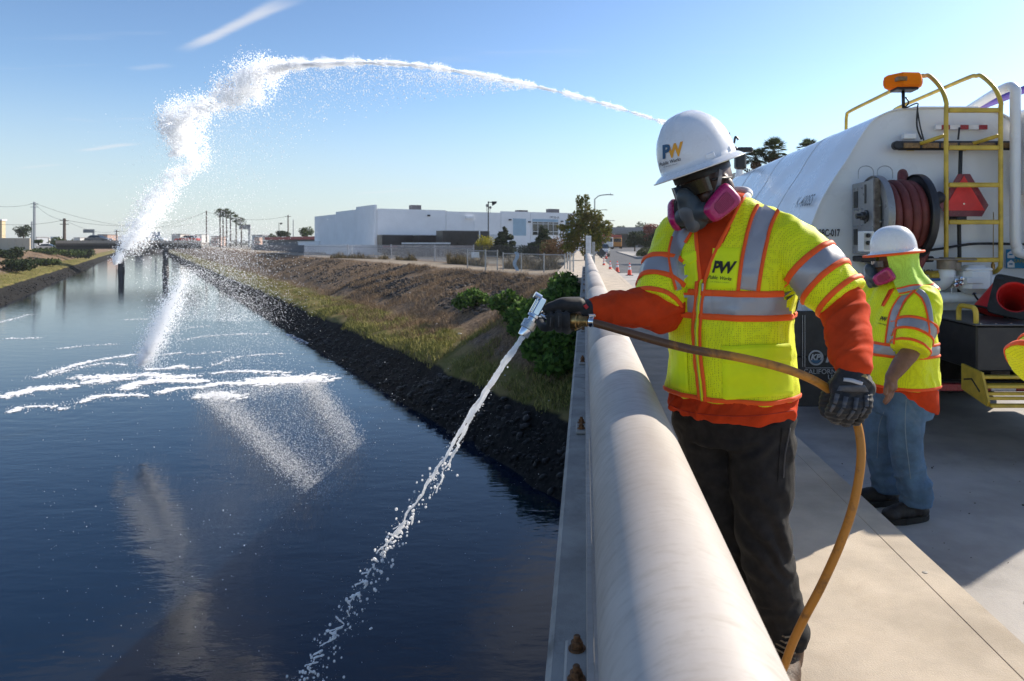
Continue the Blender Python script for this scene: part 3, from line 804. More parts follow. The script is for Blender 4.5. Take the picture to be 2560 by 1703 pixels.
# main volume as panels with narrow joints
stepL = [(0, 8.2, ZT + .55), (8.2, 18.5, ZT + .15), (18.5, 31, ZT - .25)]
for u0, u1, zt in stepL:
    bq(BC, BL, u0 + .03, u1 - .03, ZB, zt, -.35, 0, 'wall_panel', M_WALL, wh, NL)
for u0, u1, zt in ((.36, 11.0, ZT), (11.0, 20.4, ZT - .15), (20.4, 25.8, ZT + .1), (25.8, 34.2, ZT + .1), (34.2, 36.4, ZT + .1)):
    bq(BC, BR, u0 + .03, u1 - .03, ZB, zt, -.35, 0, 'wall_panel', M_WALL, wh, NR)
bq(BC, BR, 0.5, 36, ZB, ZT - .6, -24, -.4, 'core_wall', M_WALL, wh, NR)
bq(BC, BR, .5, 36.2, ZT - .58, ZT - .35, -24, -.4, 'roof', M_GREYBOX, wh, NR)
for u0, u1, z0, z1 in ((22.6, 25.0, 2.6, 5.4), (32.6, 34.0, 2.4, 5.3), (26.2, 31.2, 4.95, 5.4)):
    bq(BC, BR, u0, u1, z0, z1, .0, .03, 'blue_panel', M_BLUEP, wh, NR)
w_ = bq(BC, BR, 26.2, 31.2, 2.7, 4.93, .0, .04, 'window', M_GLASS, wh, NR)
for i in range(6): bq(BC, BR, 26.2 + i * 1.0 - .04, 26.2 + i * 1.0 + .04, 2.7, 4.93, .041, .09, 'mullion', M_FRAMEW, w_, NR)
for z in (2.7, 3.3, 4.6, 4.93): bq(BC, BR, 26.2, 31.2, z - .04, z + .04, .0911, .13, 'transom', M_FRAMEW, w_, NR)
w_ = bq(BC, BR, 27.2, 30.6, .2, 1.55, .0, .04, 'window', M_GLASS, wh, NR)
for i in range(4): bq(BC, BR, 27.2 + i * 1.13 - .04, 27.2 + i * 1.13 + .04, .2, 1.55, .041, .09, 'mullion', M_FRAMEW, w_, NR)
bq(BC, BR, 27.2, 30.6, 1.1, 1.18, .0911, .13, 'transom', M_FRAMEW, w_, NR)
bq(BC, BR, 26.7, 31, 1.56, 1.75, .0, .7, 'entrance_canopy', M_WALL, wh, NR)
bq(BC, BR, .5, 15.6, 1.72, 2.3, .0, 1.2, 'dock_canopy', M_DARKCAN, wh, NR)
bq(BC, BR, 16.5, 19.8, -.3, 2.75, .0, .03, 'roller_door', mat('pale_door', (.6, .62, .64), .7), wh, NR)
for i in range(9): bq(BC, BR, .9 + i * 1.6, 2.1 + i * 1.6, -.2, 1.6, .0, .05, 'dock_door', mat('dock_door_grey', (.42, .43, .45), .7), wh, NR)
for u, z in ((8.2, 5.6), (22.0, 5.2), (25.6, 4.9), (31.9, 5.1)): bq(BC, BR, u - .2, u + .2, z - .12, z + .1, .0, .25, 'wall_lamp', M_DARKCAN, wh, NR)
bq(BC, BR, 14.2, 15.5, 5.2, 5.6, .0, .3, 'downpipe_hopper', M_WALL, wh, NR); bq(BC, BR, 15.7, 15.85, .2, 4.9, .0, .12, 'downpipe', M_WALL, wh, NR)
for u, v, sx, sz in ((6.6, -3, 1.5, .95), (11.6, -6, 2.0, .3), (26.2, -5, 1.8, .75), (31.3, -3, 1.9, 1.0), (32.6, -8, .8, .5)):
    bq(BC, BR, u, u + sx, ZT - .34, ZT - .1 + sz, v - 1.4, v, 'rooftop_unit', M_GREYBOX, wh, NR)
for u, hh in ((18.8, 1.4), (19.4, 1.1)):
    p = BC + BR * u - NR * 2 + Vector((0, 0, ZT - .34)); a_ = MB().tube([p, p + Vector((0, 0, hh))], .035, 6); a_.ball(p + Vector((.05, 0, hh)), (.22, .1, .25), 8, 6); a_.build('roof_antenna', M_GREYBOX, wh)
text_on('address_lettering', '19736-A', .55, BC + BR * 30.4 + NR * .02 + Vector((0, 0, 5.72)), BR, (0, 0, 1), M_BLACK, wh, lift=.02)
# low wall in front of the docks
lw = thing('yard_wall', 'low white wall in front of the warehouse loading docks', 'wall', BC + NR * 4)
o2 = BC + NR * 5.0 - BR * 4.2
bq(o2, BR, 0, 9.6, -.4, 1.15, 0, .25, 'wall_panel', M_WALL, lw, NR); bq(o2, BR, 9.65, 12.2, -.4, .75, 0, .25, 'wall_panel', M_WALL, lw, NR)
bq(o2, BL, .3, 12, -.4, 1.15, 0, .25, 'wall_panel', M_WALL, lw, NL)

# ---- box trucks in the yard
def box_truck(label, px, d, hgt, body, group='box trucks parked in the warehouse yard', ln=5.2, rz=None):
    p = P(px, 560, d); p.z = -.32; t = thing('box_truck', label, 'truck', p, group=group)
    ax = Vector((.841, .541, 0)) if rz is None else Vector((math.cos(rz), math.sin(rz), 0)); sd = Vector((ax.y, -ax.x, 0)); w = 2.3
    def bx_(u0, u1, z0, z1, name, material, par, s0=-w / 2, s1=w / 2):
        q = [p + ax * u0 + sd * s0, p + ax * u1 + sd * s0, p + ax * u1 + sd * s1, p + ax * u0 + sd * s1]
        return MB().prism([Vector((v.x, v.y, p.z)) for v in q], (0, 0, z0), (0, 0, z1)).build(name, material, par)
    bx_(-ln, 0, .95, hgt, 'cargo_box', body, t); bx_(-.12, .06, .9, hgt + .05, 'corner_trim', M_FRAMEW, t, w / 2 + .003, w / 2 + .05)
    bx_(-ln - .05, .06, hgt + .001, hgt + .09, 'roof_trim', M_FRAMEW, t, -w / 2 - .04, w / 2 + .06)
    bx_(-ln * .98, -.13, 1.0, 1.35, 'side_stripe', mat('stripe_red', (.20, .02, .025), .4), t, w / 2 + .003, w / 2 + .02)
    cab = bx_(.1, 1.75, .5, 2.05, 'cab', mat('dark_cab', (.03, .03, .035), .3), t); bx_(1.1, 1.77, 1.35, 1.95, 'windshield', M_GLASS, cab, -w / 2 + .1, w / 2 + .02)
    bx_(.05, 1.4, 2.12, hgt, 'cab_over_box', body, t)
    bx_(-ln, 1.6, .45, .9, 'chassis', M_BLACK, t, -.9, .9)
    for u in (-ln + 1.1, 1.0):
        for s_ in (-1, 1):
            c_ = p + ax * u + sd * s_ * 1.0 + Vector((0, 0, .45)); MB().lathe([(.2, -.14), (.45, -.13), (.45, .13), (.2, .14)], c_, sd, n=16).build('wheel', M_RUBBER, t)
    return t
m_blk = mat('black_box_panel', (.028, .024, .026), .35, 0, .3, .8)
box_truck('black and red box truck parked nearest the yellow shrub', 1096, 92, 3.3, m_blk)
box_truck('black box truck in the middle of the yard row', 1040, 96, 2.75, m_blk)
box_truck('black box truck nearest the low white wall', 958, 97, 2.8, m_blk)
# container / canopy by the docks
t = thing('storage_container', 'grey storage container with pale roof behind the palisade fence', 'container', P(980, 585, 86))
p = P(975, 560, 86); p.z = -.3
mb = MB(); mb.prism([p + Vector((-2.6, 0, 0)), p + Vector((3.0, 1.6, 0)), p + Vector((2.2, 4, 0)), p + Vector((-3.3, 2.2, 0))], (0, 0, 0), (0, 0, 1.55)); mb.build('body', mat('container_grey', (.13, .14, .15), .7, 0, .2, .6), t)
mb = MB(); mb.prism([p + Vector((-2.7, -.1, 0)), p + Vector((3.1, 1.5, 0)), p + Vector((2.3, 4.1, 0)), p + Vector((-3.4, 2.3, 0))], (0, 0, 1.553), (0, 0, 1.75)); mb.build('roof', M_FRAMEW, t)
for i in range(12):
    a0 = p + Vector((-2.6, 0, 0)) + Vector((5.6, 1.6, 0)) * (i + .5) / 12; MB().box(a0 + Vector((.02, -.04, .78)), (.08, .06, 1.5)).build('rib', MATS['container_grey'], t)

# ---- yard lamp, conifers, shrubs
def lamp_flag(name, label, px, ytop, d, zbase, material, head, group=None):
    b_ = P(px, 560, d); b_.z = zbase; zt = P(px, ytop, d).z; t = thing(name, label, 'lamp post', b_, group=group)
    MB().tube([b_, Vector((b_.x, b_.y, zt))], .075, 8).build('pole', material, t)
    MB().bbox(b_.x, b_.x + head * .5, b_.y - .05, b_.y + .05, zt - .15, zt - .05).build('arm', material, t)
    mb = MB(); q = Vector((b_.x + head * .5, b_.y, zt)); mb.prism([q + Vector((0, -.25, 0)), q + Vector((head * .65, -.25, 0)), q + Vector((head * .6, -.25, -.2)), q + Vector((head * .05, -.25, -.55))], (0, 0, 0), (0, .5, 0)); mb.build('lamp_head', material, t)
    return t
lamp_flag('yard_lamp_post', 'dark yard lamp post in front of the warehouse', 1124, 464, 88, -.35, M_DKSTEEL, .95)
def conifer(label, px, ytop, d, wpx, group):
    b_ = P(px, 560, d); b_.z = -.3; H = P(px, ytop, d).z + .3; w = wpx / FD * d / 2 * 1.9
    bl = [(random.uniform(-.2, .2) * w, random.uniform(-.2, .2) * w, H * (.12 + .8 * i / 9), w * (1.0 - .85 * i / 9) * .62, w * (1.0 - .85 * i / 9) * .62, H * .10) for i in range(10)]
    for i in range(9):
        h_ = random.uniform(.1, .6); a_ = random.uniform(0, 6.28); q = w * (1 - h_) * .75; bl.append((math.cos(a_) * q, math.sin(a_) * q, H * h_ + .25, w * .22, w * .22, H * .09))
    return tree('conifer', label, b_, bl, 4200, .21, L_CON, .09, group=group, limbs=6)
conifer('dark conifer left of the upper windows before the warehouse', 1161, 523, 84, 42, 'conifers before the warehouse')
conifer('dark conifer right of the upper windows before the warehouse', 1247, 521, 80, 56, 'conifers before the warehouse')
bush('yellow_shrub', 'bright yellow shrub beside the yard lamp post', (P(1121, 560, 86).x, 86, -.3), 2.6, 3.1, 1500, .12, L_YEL)
for i, (px, d, w, h_, lm, lb) in enumerate(((1275, 74, 3.0, 2.3, L_BRN, 'reddish brown shrub right of the conifers'), (1298, 70, 2.6, 2.6, L_BRN, 'brown shrub beside the autumn street tree'),
        (1212, 82, 2.6, 1.6, L_DARK, 'low dark hedge between the two conifers'), (1262, 78, 2.4, 1.9, L_GREEN, 'green shrub behind the reddish brown shrub'), (1140, 84, 2.2, 1.5, L_DARK, 'low dark shrub at the foot of the yellow shrub'))):
    bush('yard_shrub', lb, (P(px, 560, d).x, d, -.3), w, h_, 1300, .10, lm, 'shrubs along the yard fence')

# ---- fences
m_link = bpy.data.materials.new('chain_link_mesh'); m_link.use_nodes = True; k = N(m_link); b = k.n['Principled BSDF']
b.inputs['Base Color'].default_value = (.33, .34, .35, 1); b.inputs['Metallic'].default_value = .6; b.inputs['Roughness'].default_value = .5
tc_ = k.mapping(k.coord('UV'), (1, 1, 1)); sp = k.new('ShaderNodeSeparateXYZ'); k.l.new(k.pos(), sp.inputs[0])
u_ = k.math('ADD', sp.outputs[0], sp.outputs[2]); v_ = k.math('SUBTRACT', sp.outputs[0], sp.outputs[2])
def wire(x): return k.math('LESS_THAN', k.math('ABSOLUTE', k.math('SUBTRACT', k.math('FRACT', k.math('MULTIPLY', x, 16)), .5)), .055)
k.l.new(k.math('MAXIMUM', wire(u_), wire(v_)), b.inputs['Alpha'])
def chain_fence(label, pts, hgt, rails=True, n_group=None, gate=False):
    pts = [Vector(p) for p in pts]; t = thing('chain_link_fence', label, 'fence', pts[0], group=n_group)
    for p in pts: MB().tube([p - Vector((0, 0, .1)), p + Vector((0, 0, hgt + .08))], .035, 8).build('post', M_STEEL, t)
    for a_, b_ in zip(pts[:-1], pts[1:]):
        MB().tube([a_ + Vector((0, 0, hgt)), b_ + Vector((0, 0, hgt))], .024, 6).build('top_rail', M_STEEL, t)
        if gate: MB().tube([a_ + Vector((0, 0, hgt * .72)), b_ + Vector((0, 0, hgt * .72))], .02, 6).build('mid_rail', M_STEEL, t)
        mb = MB(); n_ = Vector((-(b_ - a_).y, (b_ - a_).x, 0)).normalized() * .004
        mb.add([a_ + Vector((0, 0, .06)) + n_, b_ + Vector((0, 0, .06)) + n_, b_ + Vector((0, 0, hgt)) + n_, a_ + Vector((0, 0, hgt)) + n_], [(0, 1, 2, 3)]); mb.build('wire_mesh', m_link, t, fix=False)
    return t
def gp(px, d, z=-.3): v = P(px, 560, d); v.z = z; return v
chain_fence('chain link fence with a bent run of posts beside the street tree', [gp(1158, 43), gp(1200, 41), gp(1252, 39), gp(1300, 37.5)], 1.05)
chain_fence('short chain link return fence at the rail end', [gp(1306, 37), gp(1312, 35), gp(1320, 33.5)], 1.15)
chain_fence('chain link pedestrian gate standing on the dirt path', [gp(1118, 43.5), gp(1145, 43)], 1.2, gate=True)
chain_fence('chain link fence panel holding a white sign', [gp(1076, 47), gp(1117, 44)], 1.2)
sgn = MB().rbox(gp(1094, 45.4, .62), (.52, .03, .38), .01); sgn.build('fence_sign', mat('sign_white', (.72, .75, .76), .5), label='blank white sign hung on the chain link fence', cat='sign')
tp = MB(); q = gp(1192, 41.2, -.28)
tp.rings([[q + Vector((-.22 + .1 * math.sin(i * 1.3) + .22 * j / 5.0, -.05 + .03 * math.sin(i + j), 1.15 - .19 * i)) for j in range(6)] for i in range(7)], closed=False)
tp.build('hanging_tarp', mat('blue_white_tarp', (.34, .45, .56), .6), label='pale blue tarp scrap hung on the chain link fence', cat='tarp', smooth=True)
# palisade fences: thin pickets
def palisade(label, pts, hgt, material, step, base=-.3):
    pts = [Vector(p) for p in pts]; t = thing('palisade_fence', label, 'fence', pts[0]); mb = MB(); rl = MB()
    for a_, b_ in zip(pts[:-1], pts[1:]):
        L = (b_ - a_).length; n_ = int(L / step)
        for i in range(n_): mb.box(a_.lerp(b_, i / n_) + Vector((0, 0, hgt / 2)), (.035, .035, hgt))
        for z in (.25, hgt - .25): rl.tube([a_ + Vector((0, .03, z)), b_ + Vector((0, .03, z))], .025, 4)
        MB().box(b_ + Vector((0, 0, hgt / 2 + .03)), (.08, .08, hgt + .06)).build('post', material, t)
    mb.build('pickets', material, t, kind='stuff'); rl.build('rails', material, t); return t
m_pal = mat('grey_palisade', (.30, .32, .36), .6); m_iron = mat('black_iron', (.015, .016, .018), .5)
palisade('grey palisade fence along the dirt path', [gp(700, 84), gp(800, 77), gp(900, 70), gp(1000, 63), gp(1090, 56)], 1.5, m_pal, .22)
palisade('black iron fence before the warehouse entrance', [gp(1112, 72), gp(1170, 68), gp(1240, 64)], 1.5, m_iron, .16)
palisade('dark screen fence before the yard trucks', [gp(915, 84), gp(1010, 80), gp(1110, 76)], 1.4, m_iron, .09)
# tall dry weeds along the fences
C = []
for (x0, d0, x1, d1, n_) in ((760, 78, 880, 70, 900), (880, 69, 960, 64, 1500), (1030, 56, 1120, 48, 2200), (1160, 45, 1300, 40, 2600), (1190, 46, 1240, 44, 1400)):
    t_ = RNG.random(n_); xs = x0 + (x1 - x0) * t_; ds = d0 + (d1 - d0) * t_ + RNG.uniform(.3, 2.2, n_)
    C.append(np.stack([(xs - VX) / FD * ds, ds, np.full(n_, -.32)], 1))
C = np.concatenate(C); hw = np.array([max(0.0, .55 + 1.5 * mnoise.noise((c[0] * .55, c[1] * .55, 2)) + .7 * mnoise.noise((c[0] * 1.7, c[1] * 1.7, 8))) for c in C]); C, hw = C[hw > .12], hw[hw > .12]
blades('tall_weeds', C, .25, .95, .022, isl_mat('weed', (.10, .085, .04), (.27, .20, .11)), .35, hs=hw, kind='stuff', label='tall dry weeds growing along the yard fences', cat='weeds')

# ---- bank shrubs and ivy by the railing
def leafy(name, label, blobs, n, size, lm, cat, stems=True):
    t = thing(name, label, cat, (blobs[0][0], blobs[0][1], blobs[0][2] - blobs[0][5]))
    C, d = blob_points(n, blobs, .25)
    obj('foliage', leaves_mesh('foliage', C, RNG.uniform(.55, 1.35, n) * size, d + np.array([.3, -.2, .9]), .62), lm, t, fix=False)
    mb = MB()
    for b_ in blobs:
        g_ = Vector((b_[0], b_[1], gz(b_[0], b_[1]))); mb.tube([g_, Vector(b_[:3])], [.02, .008], 5)
    mb.build('stem', M_BARK, t); return t
def bank_pt(px, py):
    lo, hi_ = 8, 80
    for _ in range(40):
        d = (lo + hi_) / 2; p = P(px, py, d)
        if p.z > gz(p.x, p.y): lo = d
        else: hi_ = d
    return P(px, py, lo)
q = bank_pt(1088, 712)
leafy('castor_shrub', 'leafy green shrub on the bank slope farther from the railing', [(q.x + dx * .85, q.y + dy, q.z + dz * .9, .42, .42, .32) for dx, dy, dz in ((-.5, 0, .55), (0, .2, .8), (.45, -.1, .6), (-.1, -.3, .45), (.75, .1, .3), (-.75, .1, .35))], 1300, .10, L_IVY, 'shrub')
q = bank_pt(1166, 726)
leafy('castor_shrub', 'smaller leafy green shrub on the bank slope nearer the ivy', [(q.x + dx, q.y + dy, q.z + dz, .4, .4, .32) for dx, dy, dz in ((-.35, 0, .5), (.1, .1, .65), (.45, -.1, .45), (0, -.2, .3))], 900, .09, L_IVY, 'shrub')
bl = []
for (px, py, s_) in ((1320, 640, .55), (1300, 660, .6), (1275, 680, .6), (1250, 700, .6), (1225, 725, .6), (1300, 700, .7), (1320, 690, .7), (1270, 730, .7), (1300, 760, .7), (1318, 790, .6), (1240, 760, .55),
                     (1285, 800, .6), (1310, 730, .7), (1205, 705, .45), (1325, 830, .5), (1230, 800, .4), (1262, 835, .4), (1190, 745, .35), (1215, 770, .4), (1180, 715, .35), (1330, 655, .5), (1334, 700, .5), (1330, 760, .5)):
    q = bank_pt(px, min(py + 30, 900)); bl.append((min(q.x, -.75), q.y, q.z + .30, s_ * 1.05, s_ * 1.2, s_ * .8))
leafy('ivy_mass', 'dark green ivy climbing the bank beside the pipe railing', bl, 9500, .115, L_IVY, 'ivy')
# wing wall beside the abutment
wwm = MB(); wwm.prism([(-.42, 33, -1.9), (-.42, 24, -3.6), (-.42, 20.5, -3.8), (-.42, 20.5, -2.5), (-.42, 28, -.55), (-.42, 33, -.25)], (-.30, 0, 0), (0, 0, 0))
wwm.build('wing_wall', M_CONCRETE, label='sloping pale concrete wing wall under the ivy by the bridge', cat='wall')
for i, (px, py, w, h_) in enumerate(((40, 628, 3.8, 1.5), (160, 593, 3.6, 1.3), (128, 590, 4.5, .8), (18, 596, 3, 1.2), (106, 612, 3.2, .7), (165, 575, 3.5, 1.2))):
    lb = ['big dark bush low on the far bank nearest the frame edge', 'dark bush on the far bank near the distant bridge', 'spreading low shrub midway along the far bank', 'bush half hidden behind the big dark far bank bush',
          'low olive shrub above the far grass strip', 'small bush on the crest of the far bank'][i]
    def hit(px, py):
        lo, hi_ = 20, 400
        for _ in range(50):
            d = (lo + hi_) / 2; p = P(px, py, d)
            if p.z > gz(p.x, p.y): lo = d
            else: hi_ = d
        return P(px, py, lo)
    q = hit(px, py); bush('bank_bush', lb, q, w * q.y / 75, h_ * q.y / 60, 1500, .14 * q.y / 70, L_DARK if i in (0, 1, 3) else L_GREEN, 'bushes on the far bank')

# ---- street side: tree, lamps, cones, signs, cars
b_ = gp(1347, 56, -.2)
tree('street_tree', 'autumn street tree with green and rust leaves past the railing end', b_,
     [tuple(v * (1.28 if q_ != 2 else 1.08) for q_, v in enumerate(bb)) for bb in [(0, 0, 2.0, 1.1, 1.1, .7), (-.9, .2, 2.3, .8, .8, .6), (.9, 0, 2.2, .85, .85, .7), (.3, .2, 3.0, .9, .9, .7), (-.5, 0, 3.2, .75, .75, .6), (-.1, .1, 4.1, .5, .5, .6), (.6, 0, 3.5, .6, .6, .5), (-.35, 0, 4.7, .28, .28, .4),
      (-1.5, 0, 2.7, .35, .35, .2), (1.35, 0, 2.7, .45, .4, .45), (.1, 0, 4.95, .2, .2, .25), (-.8, 0, 1.5, .6, .6, .5), (.5, 0, 1.3, .6, .6, .5), (-1.1, 0, 1.1, .5, .5, .35), (0.1, 0, .9, .5, .5, .4)]], 6500, .12, L_AUT, .10, limbs=7)
def street_lamp(label, px, ytop, d, arm):
    b_ = gp(px, d, -.17); zt = P(px, ytop, d).z; t = thing('street_lamp', label, 'street lamp', b_, group='street lamps along the street')
    MB().tube([b_, Vector((b_.x, b_.y, zt - .6))], [.11, .08], 8).build('pole', M_STEEL, t)
    e = Vector((b_.x + arm, b_.y, zt)); MB().tube(bez([Vector((b_.x, b_.y, zt - .65)), Vector((b_.x + arm * .35, b_.y, zt - .15)), e], 5), [.07] * 10 + [.05], 7).build('arm', M_STEEL, t)
    MB().ball(e + Vector((.25, 0, -.03)), (.42, .14, .08), 10, 6).build('lamp_head', M_STEEL, t); MB().tube([e + Vector((.2, 0, .05)), e + Vector((.2, 0, .2))], .04, 6).build('photocell', M_STEEL, t)
street_lamp('grey street lamp whose arm rises above the autumn tree', 1369, 448, 95, 2.0)
street_lamp('more distant street lamp behind the autumn tree', 1371, 483, 150, 2.0)
street_lamp('far thin street lamp beside the overpass', 1383, 508, 175, 3.0)
def post(name, label, px, y0, y1, d, w, material, cat='post'):
    a_, c_ = P(px, y0, d), P(px, y1, d); t = MB().rbox((a_ + c_) / 2, (w, w, abs(a_.z - c_.z)), .006); t.lathe([(w * .8, 0), (w * .8, .03), (w * .5, .05)], c_ if c_.z < a_.z else a_, n=10)
    return t.build(name, material, label=label, cat=cat)
post('marker_post', 'slim white marker post at the end of the railing', 1354.5, 543, 589, 27.8, .22, M_FRAMEW)
post('sign_post', 'grey sign post on the sidewalk beside the railing end', 1366, 557, 612, 30, .13, M_STEEL)
post('sign_post', 'thin dark sign post behind the white marker post', 1357.5, 545, 590, 29.5, .06, M_DKSTEEL)
# traffic cones
M_CONE = mat('cone_orange', (0.85, 0.085, 0.035), .5, 0, .06, 6); M_REFL = mat('cone_white_band', (.78, .78, .80), .35)
CONES = [((1110, 1385), 'largest'), ((725, 1262), 'second largest'), ((425, 1192), 'third'), ((250, 1182), 'fourth'), ((95, 1077), 'fifth'), ((155, 856), 'smallest and farthest')]
cone0 = None
CL = ['nearest orange cone of the row closing the lane', 'second orange cone in the row, counted from the vest', 'third orange cone in the row, counted from the vest', 'fourth orange cone in the row, at the curb edge',
      'fifth orange cone in the row, beside the sidewalk', 'tiny far orange cone alone on the asphalt']
def cone_parts(t):
    MB().rbox((0, 0, .018), (.36, .36, .034), .012).build('base', M_BLACK, t)
    MB().lathe([(.135, .036), (.128, .05), (.028, .70), (.026, .715), (.0, .715)], n=20).build('cone_body', M_CONE, t, smooth='auto')
    def rr2(z): return .128 + (.028 - .128) * (z - .05) / .65 + .0025
    MB().lathe([(rr2(.33), .33), (rr2(.47), .47)], n=20, cap=False).build('reflective_collar', M_REFL, t, smooth=True)
    MB().lathe([(rr2(.53), .53), (rr2(.62), .62)], n=20, cap=False).build('reflective_collar', M_REFL, t, smooth=True)
for i, ((cx_, cy_), _) in enumerate(CONES):
    x_, y_ = (1500 + cx_ / 9.8) / 1.0861, (560 + cy_ / 9.8) / 1.0861; g_ = G(x_, y_, ROADZ + .004); g_.z = ROADZ + .003
    if g_.y > 35.8: g_.z += .004
    if cone0 is None:
        cone0 = thing('traffic_cone', CL[0], 'traffic cone', g_, group='traffic cones closing the lane', local=True); cone_parts(cone0); cone0.scale = (.86,) * 3
    else: dup(cone0, g_, random.uniform(-.4, .4), CL[i], scale=.86)
# diamond work sign seen from behind
t = thing('work_sign', 'dark back of a diamond road work sign on its stand', 'sign', G(1385, 600, ROADZ))
q = P(1384, 583, 62); MB().prism([q + Vector((-.47, 0, 0)), q + Vector((0, 0, -.47)), q + Vector((.47, 0, 0)), q + Vector((0, 0, .47))], (0, 0, 0), (0, .02, 0)).build('panel', mat('sign_back', (.07, .08, .09), .5, .3), t)
for dx in (-.4, .4): MB().tube([q + Vector((0, -.03, -.2)), Vector((q.x + dx, q.y - .1, ROADZ))], .018, 6).build('leg', M_STEEL, t)
def car(label, p, rz, col, group='cars on the street', sc=1.0):
    t = thing('car', label, 'car', p, rz, group, local=True); t.scale = (sc,) * 3
    m_ = mat('car_paint_%d' % len(MATS), col, .25, .2, .05, 3, coat=.5)
    W = .88
    def sec(prof, w0, w1):
        return [[Vector((x, s_ * (w0 if z < .95 else w1), z)) for x, z in prof] for s_ in (-1, 1)]
    mb = MB(); lo = [(-2.2, .35), (-2.2, .75), (-2.05, .9), (-1.2, .95), (1.0, .93), (2.0, .78), (2.2, .6), (2.2, .35)]
    mb.rings([[Vector((x, s_, z)) for x, z in lo] for s_ in (-W, W)]); mb.build('body', m_, t)
    up = [(-1.75, .96), (-1.25, 1.4), (.2, 1.42), (.95, .96)]; mb = MB(); mb.rings([[Vector((x, s_ * (.72 if z > 1.2 else .84), z)) for x, z in up] for s_ in (-1, 1)]); mb.build('cabin', M_GLASS, t)
    MB().rbox((-.55, 0, 1.43), (1.4, 1.36, .04), .015).build('roof', m_, t)
    for x in (-1.35, 1.35):
        for s_ in (-1, 1): MB().lathe([(.1, -.1), (.32, -.09), (.32, .09), (.1, .1)], (x, s_ * .82, .32), (0, 1, 0), n=16).build('wheel', M_RUBBER, t)
    for s_ in (-1, 1):
        MB().rbox((2.17, s_ * .62, .68), (.08, .3, .12), .02).build('headlight', M_REFL, t); MB().rbox((-2.18, s_ * .62, .75), (.06, .3, .12), .02).build('tail_light', mat('tail_red', (.3, .01, .01), .3), t)
    return t
g_ = gp(1384, 78, ROADZ + .006); car('silver car parked behind the diamond sign', g_, R(-95), (.42, .45, .48))
# semi truck with red container on the street
def semi(label, px, d, trailer_col, cab_col, flip, L=9):
    p = gp(px, d, ROADZ + .006); t = thing('semi_truck', label, 'truck', p, group='trucks parked under the overpass')
    s_ = -1 if flip else 1
    MB().bbox(p.x, p.x + 2.5, p.y, p.y + L, p.z + 1.1, p.z + 3.7).build('container', mat('container_' + label[:4], trailer_col, .6, 0, .1, .7), t)
    cb = MB().rbox((p.x + 1.25, p.y - 1.3, p.z + 1.75), (2.3, 2.0, 2.4), .15).build('cab', cab_col, t)
    MB().bbox(p.x + .25, p.x + 2.25, p.y - 2.34, p.y - 2.305, p.z + 1.8, p.z + 2.7).build('windshield', M_GLASS, cb)
    MB().bbox(p.x + .3, p.x + 2.2, p.y - 2, p.y + L, p.z + .6, p.z + 1.09).build('chassis', M_BLACK, t)
    for yy in (-1.4, 1.2, L - 2.2, L - 1):
        for xx in (.15, 2.35): MB().lathe([(.2, -.15), (.5, -.14), (.5, .14), (.2, .15)], (p.x + xx, p.y + yy, p.z + .5), (1, 0, 0), n=14).build('wheel', M_RUBBER, t)
m_or = mat('truck_orange', (.62, .25, .03), .4)
semi('rust red container truck with white cab nearest the autumn tree', 1388, 168, (.30, .055, .04), mat('truck_white', (.7, .7, .7), .4), False)
semi('red container truck with orange cab under the overpass', 1410, 185, (.36, .07, .05), m_or, False)
# overpass
ov = thing('overpass', 'grey concrete freeway overpass crossing the street in the distance', 'bridge', (20, 230, -.2))
MB().bbox(3, 60, 228, 240, 4.5, 5.7).build('deck', mat('overpass_concrete', (.30, .29, .29), .9), ov); MB().bbox(3, 60, 227.6, 227.95, 5.2, 6.6).build('barrier', MATS['overpass_concrete'], ov)
for x in (17, 24, 31): MB().bbox(x, x + .9, 230, 231, -.3, 4.49).build('column', MATS['overpass_concrete'], ov)
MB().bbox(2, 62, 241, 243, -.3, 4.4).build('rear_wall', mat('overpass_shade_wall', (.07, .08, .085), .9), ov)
for i, (px, y0, lm, w, h_, d, lb) in enumerate(((1508, 515, L_RED, 4.4, 6.0, 118, 'red-leaved street tree beside the vest shoulder'), (1522, 527, L_DARK, 4.8, 4.6, 104, 'dark green street tree against the vest shoulder'),
        (1461, 534, L_DARK, 3.6, 3.4, 125, 'small dark tree in the median beyond the hedge'), (1488, 538, L_DARK, 3.4, 3.2, 120, 'second small dark tree in the median'),
        (1470, 507, L_PALE, 8, 9, 260, 'pale airy tree behind the overpass'), (1434, 520, L_PALE, 5, 7, 260, 'small pale tree left of the airy one behind the overpass'), (1392, 528, L_DARK, 7, 6, 240, 'dark tree mass left of the overpass'))):
    b_ = gp(px, d, -.2); H = P(px, y0, d).z + .2
    tree('street_tree' if i < 4 else 'distant_tree', lb, b_, rblobs(9, 0, 0, H * .45, H * .9, w * .42, w * .25), 1500 if i not in (4, 5) else 900, .16 * d / 100, lm, .09 * d / 100, group='trees along the far street')
# hedge in the median
t = thing('median_hedge', 'low clipped dark hedge along the street median', 'hedge', (7, 80, -.1)); bl = [(6.6 + .25 * i, 74 + i * 2.7, .15, 1.1, 1.6, .55) for i in range(14)]
C, dd = blob_points(5200, bl, .6); obj('foliage', leaves_mesh('foliage', C, .13, dd), leaf_mat('leaf_hedge', (.02, .03, .012), (.06, .065, .03)), t, fix=False)
MB().bbox(5.3, 11.8, 70, 114, -.3, -.05).build('planter_curb', M_CONCRETE, t)

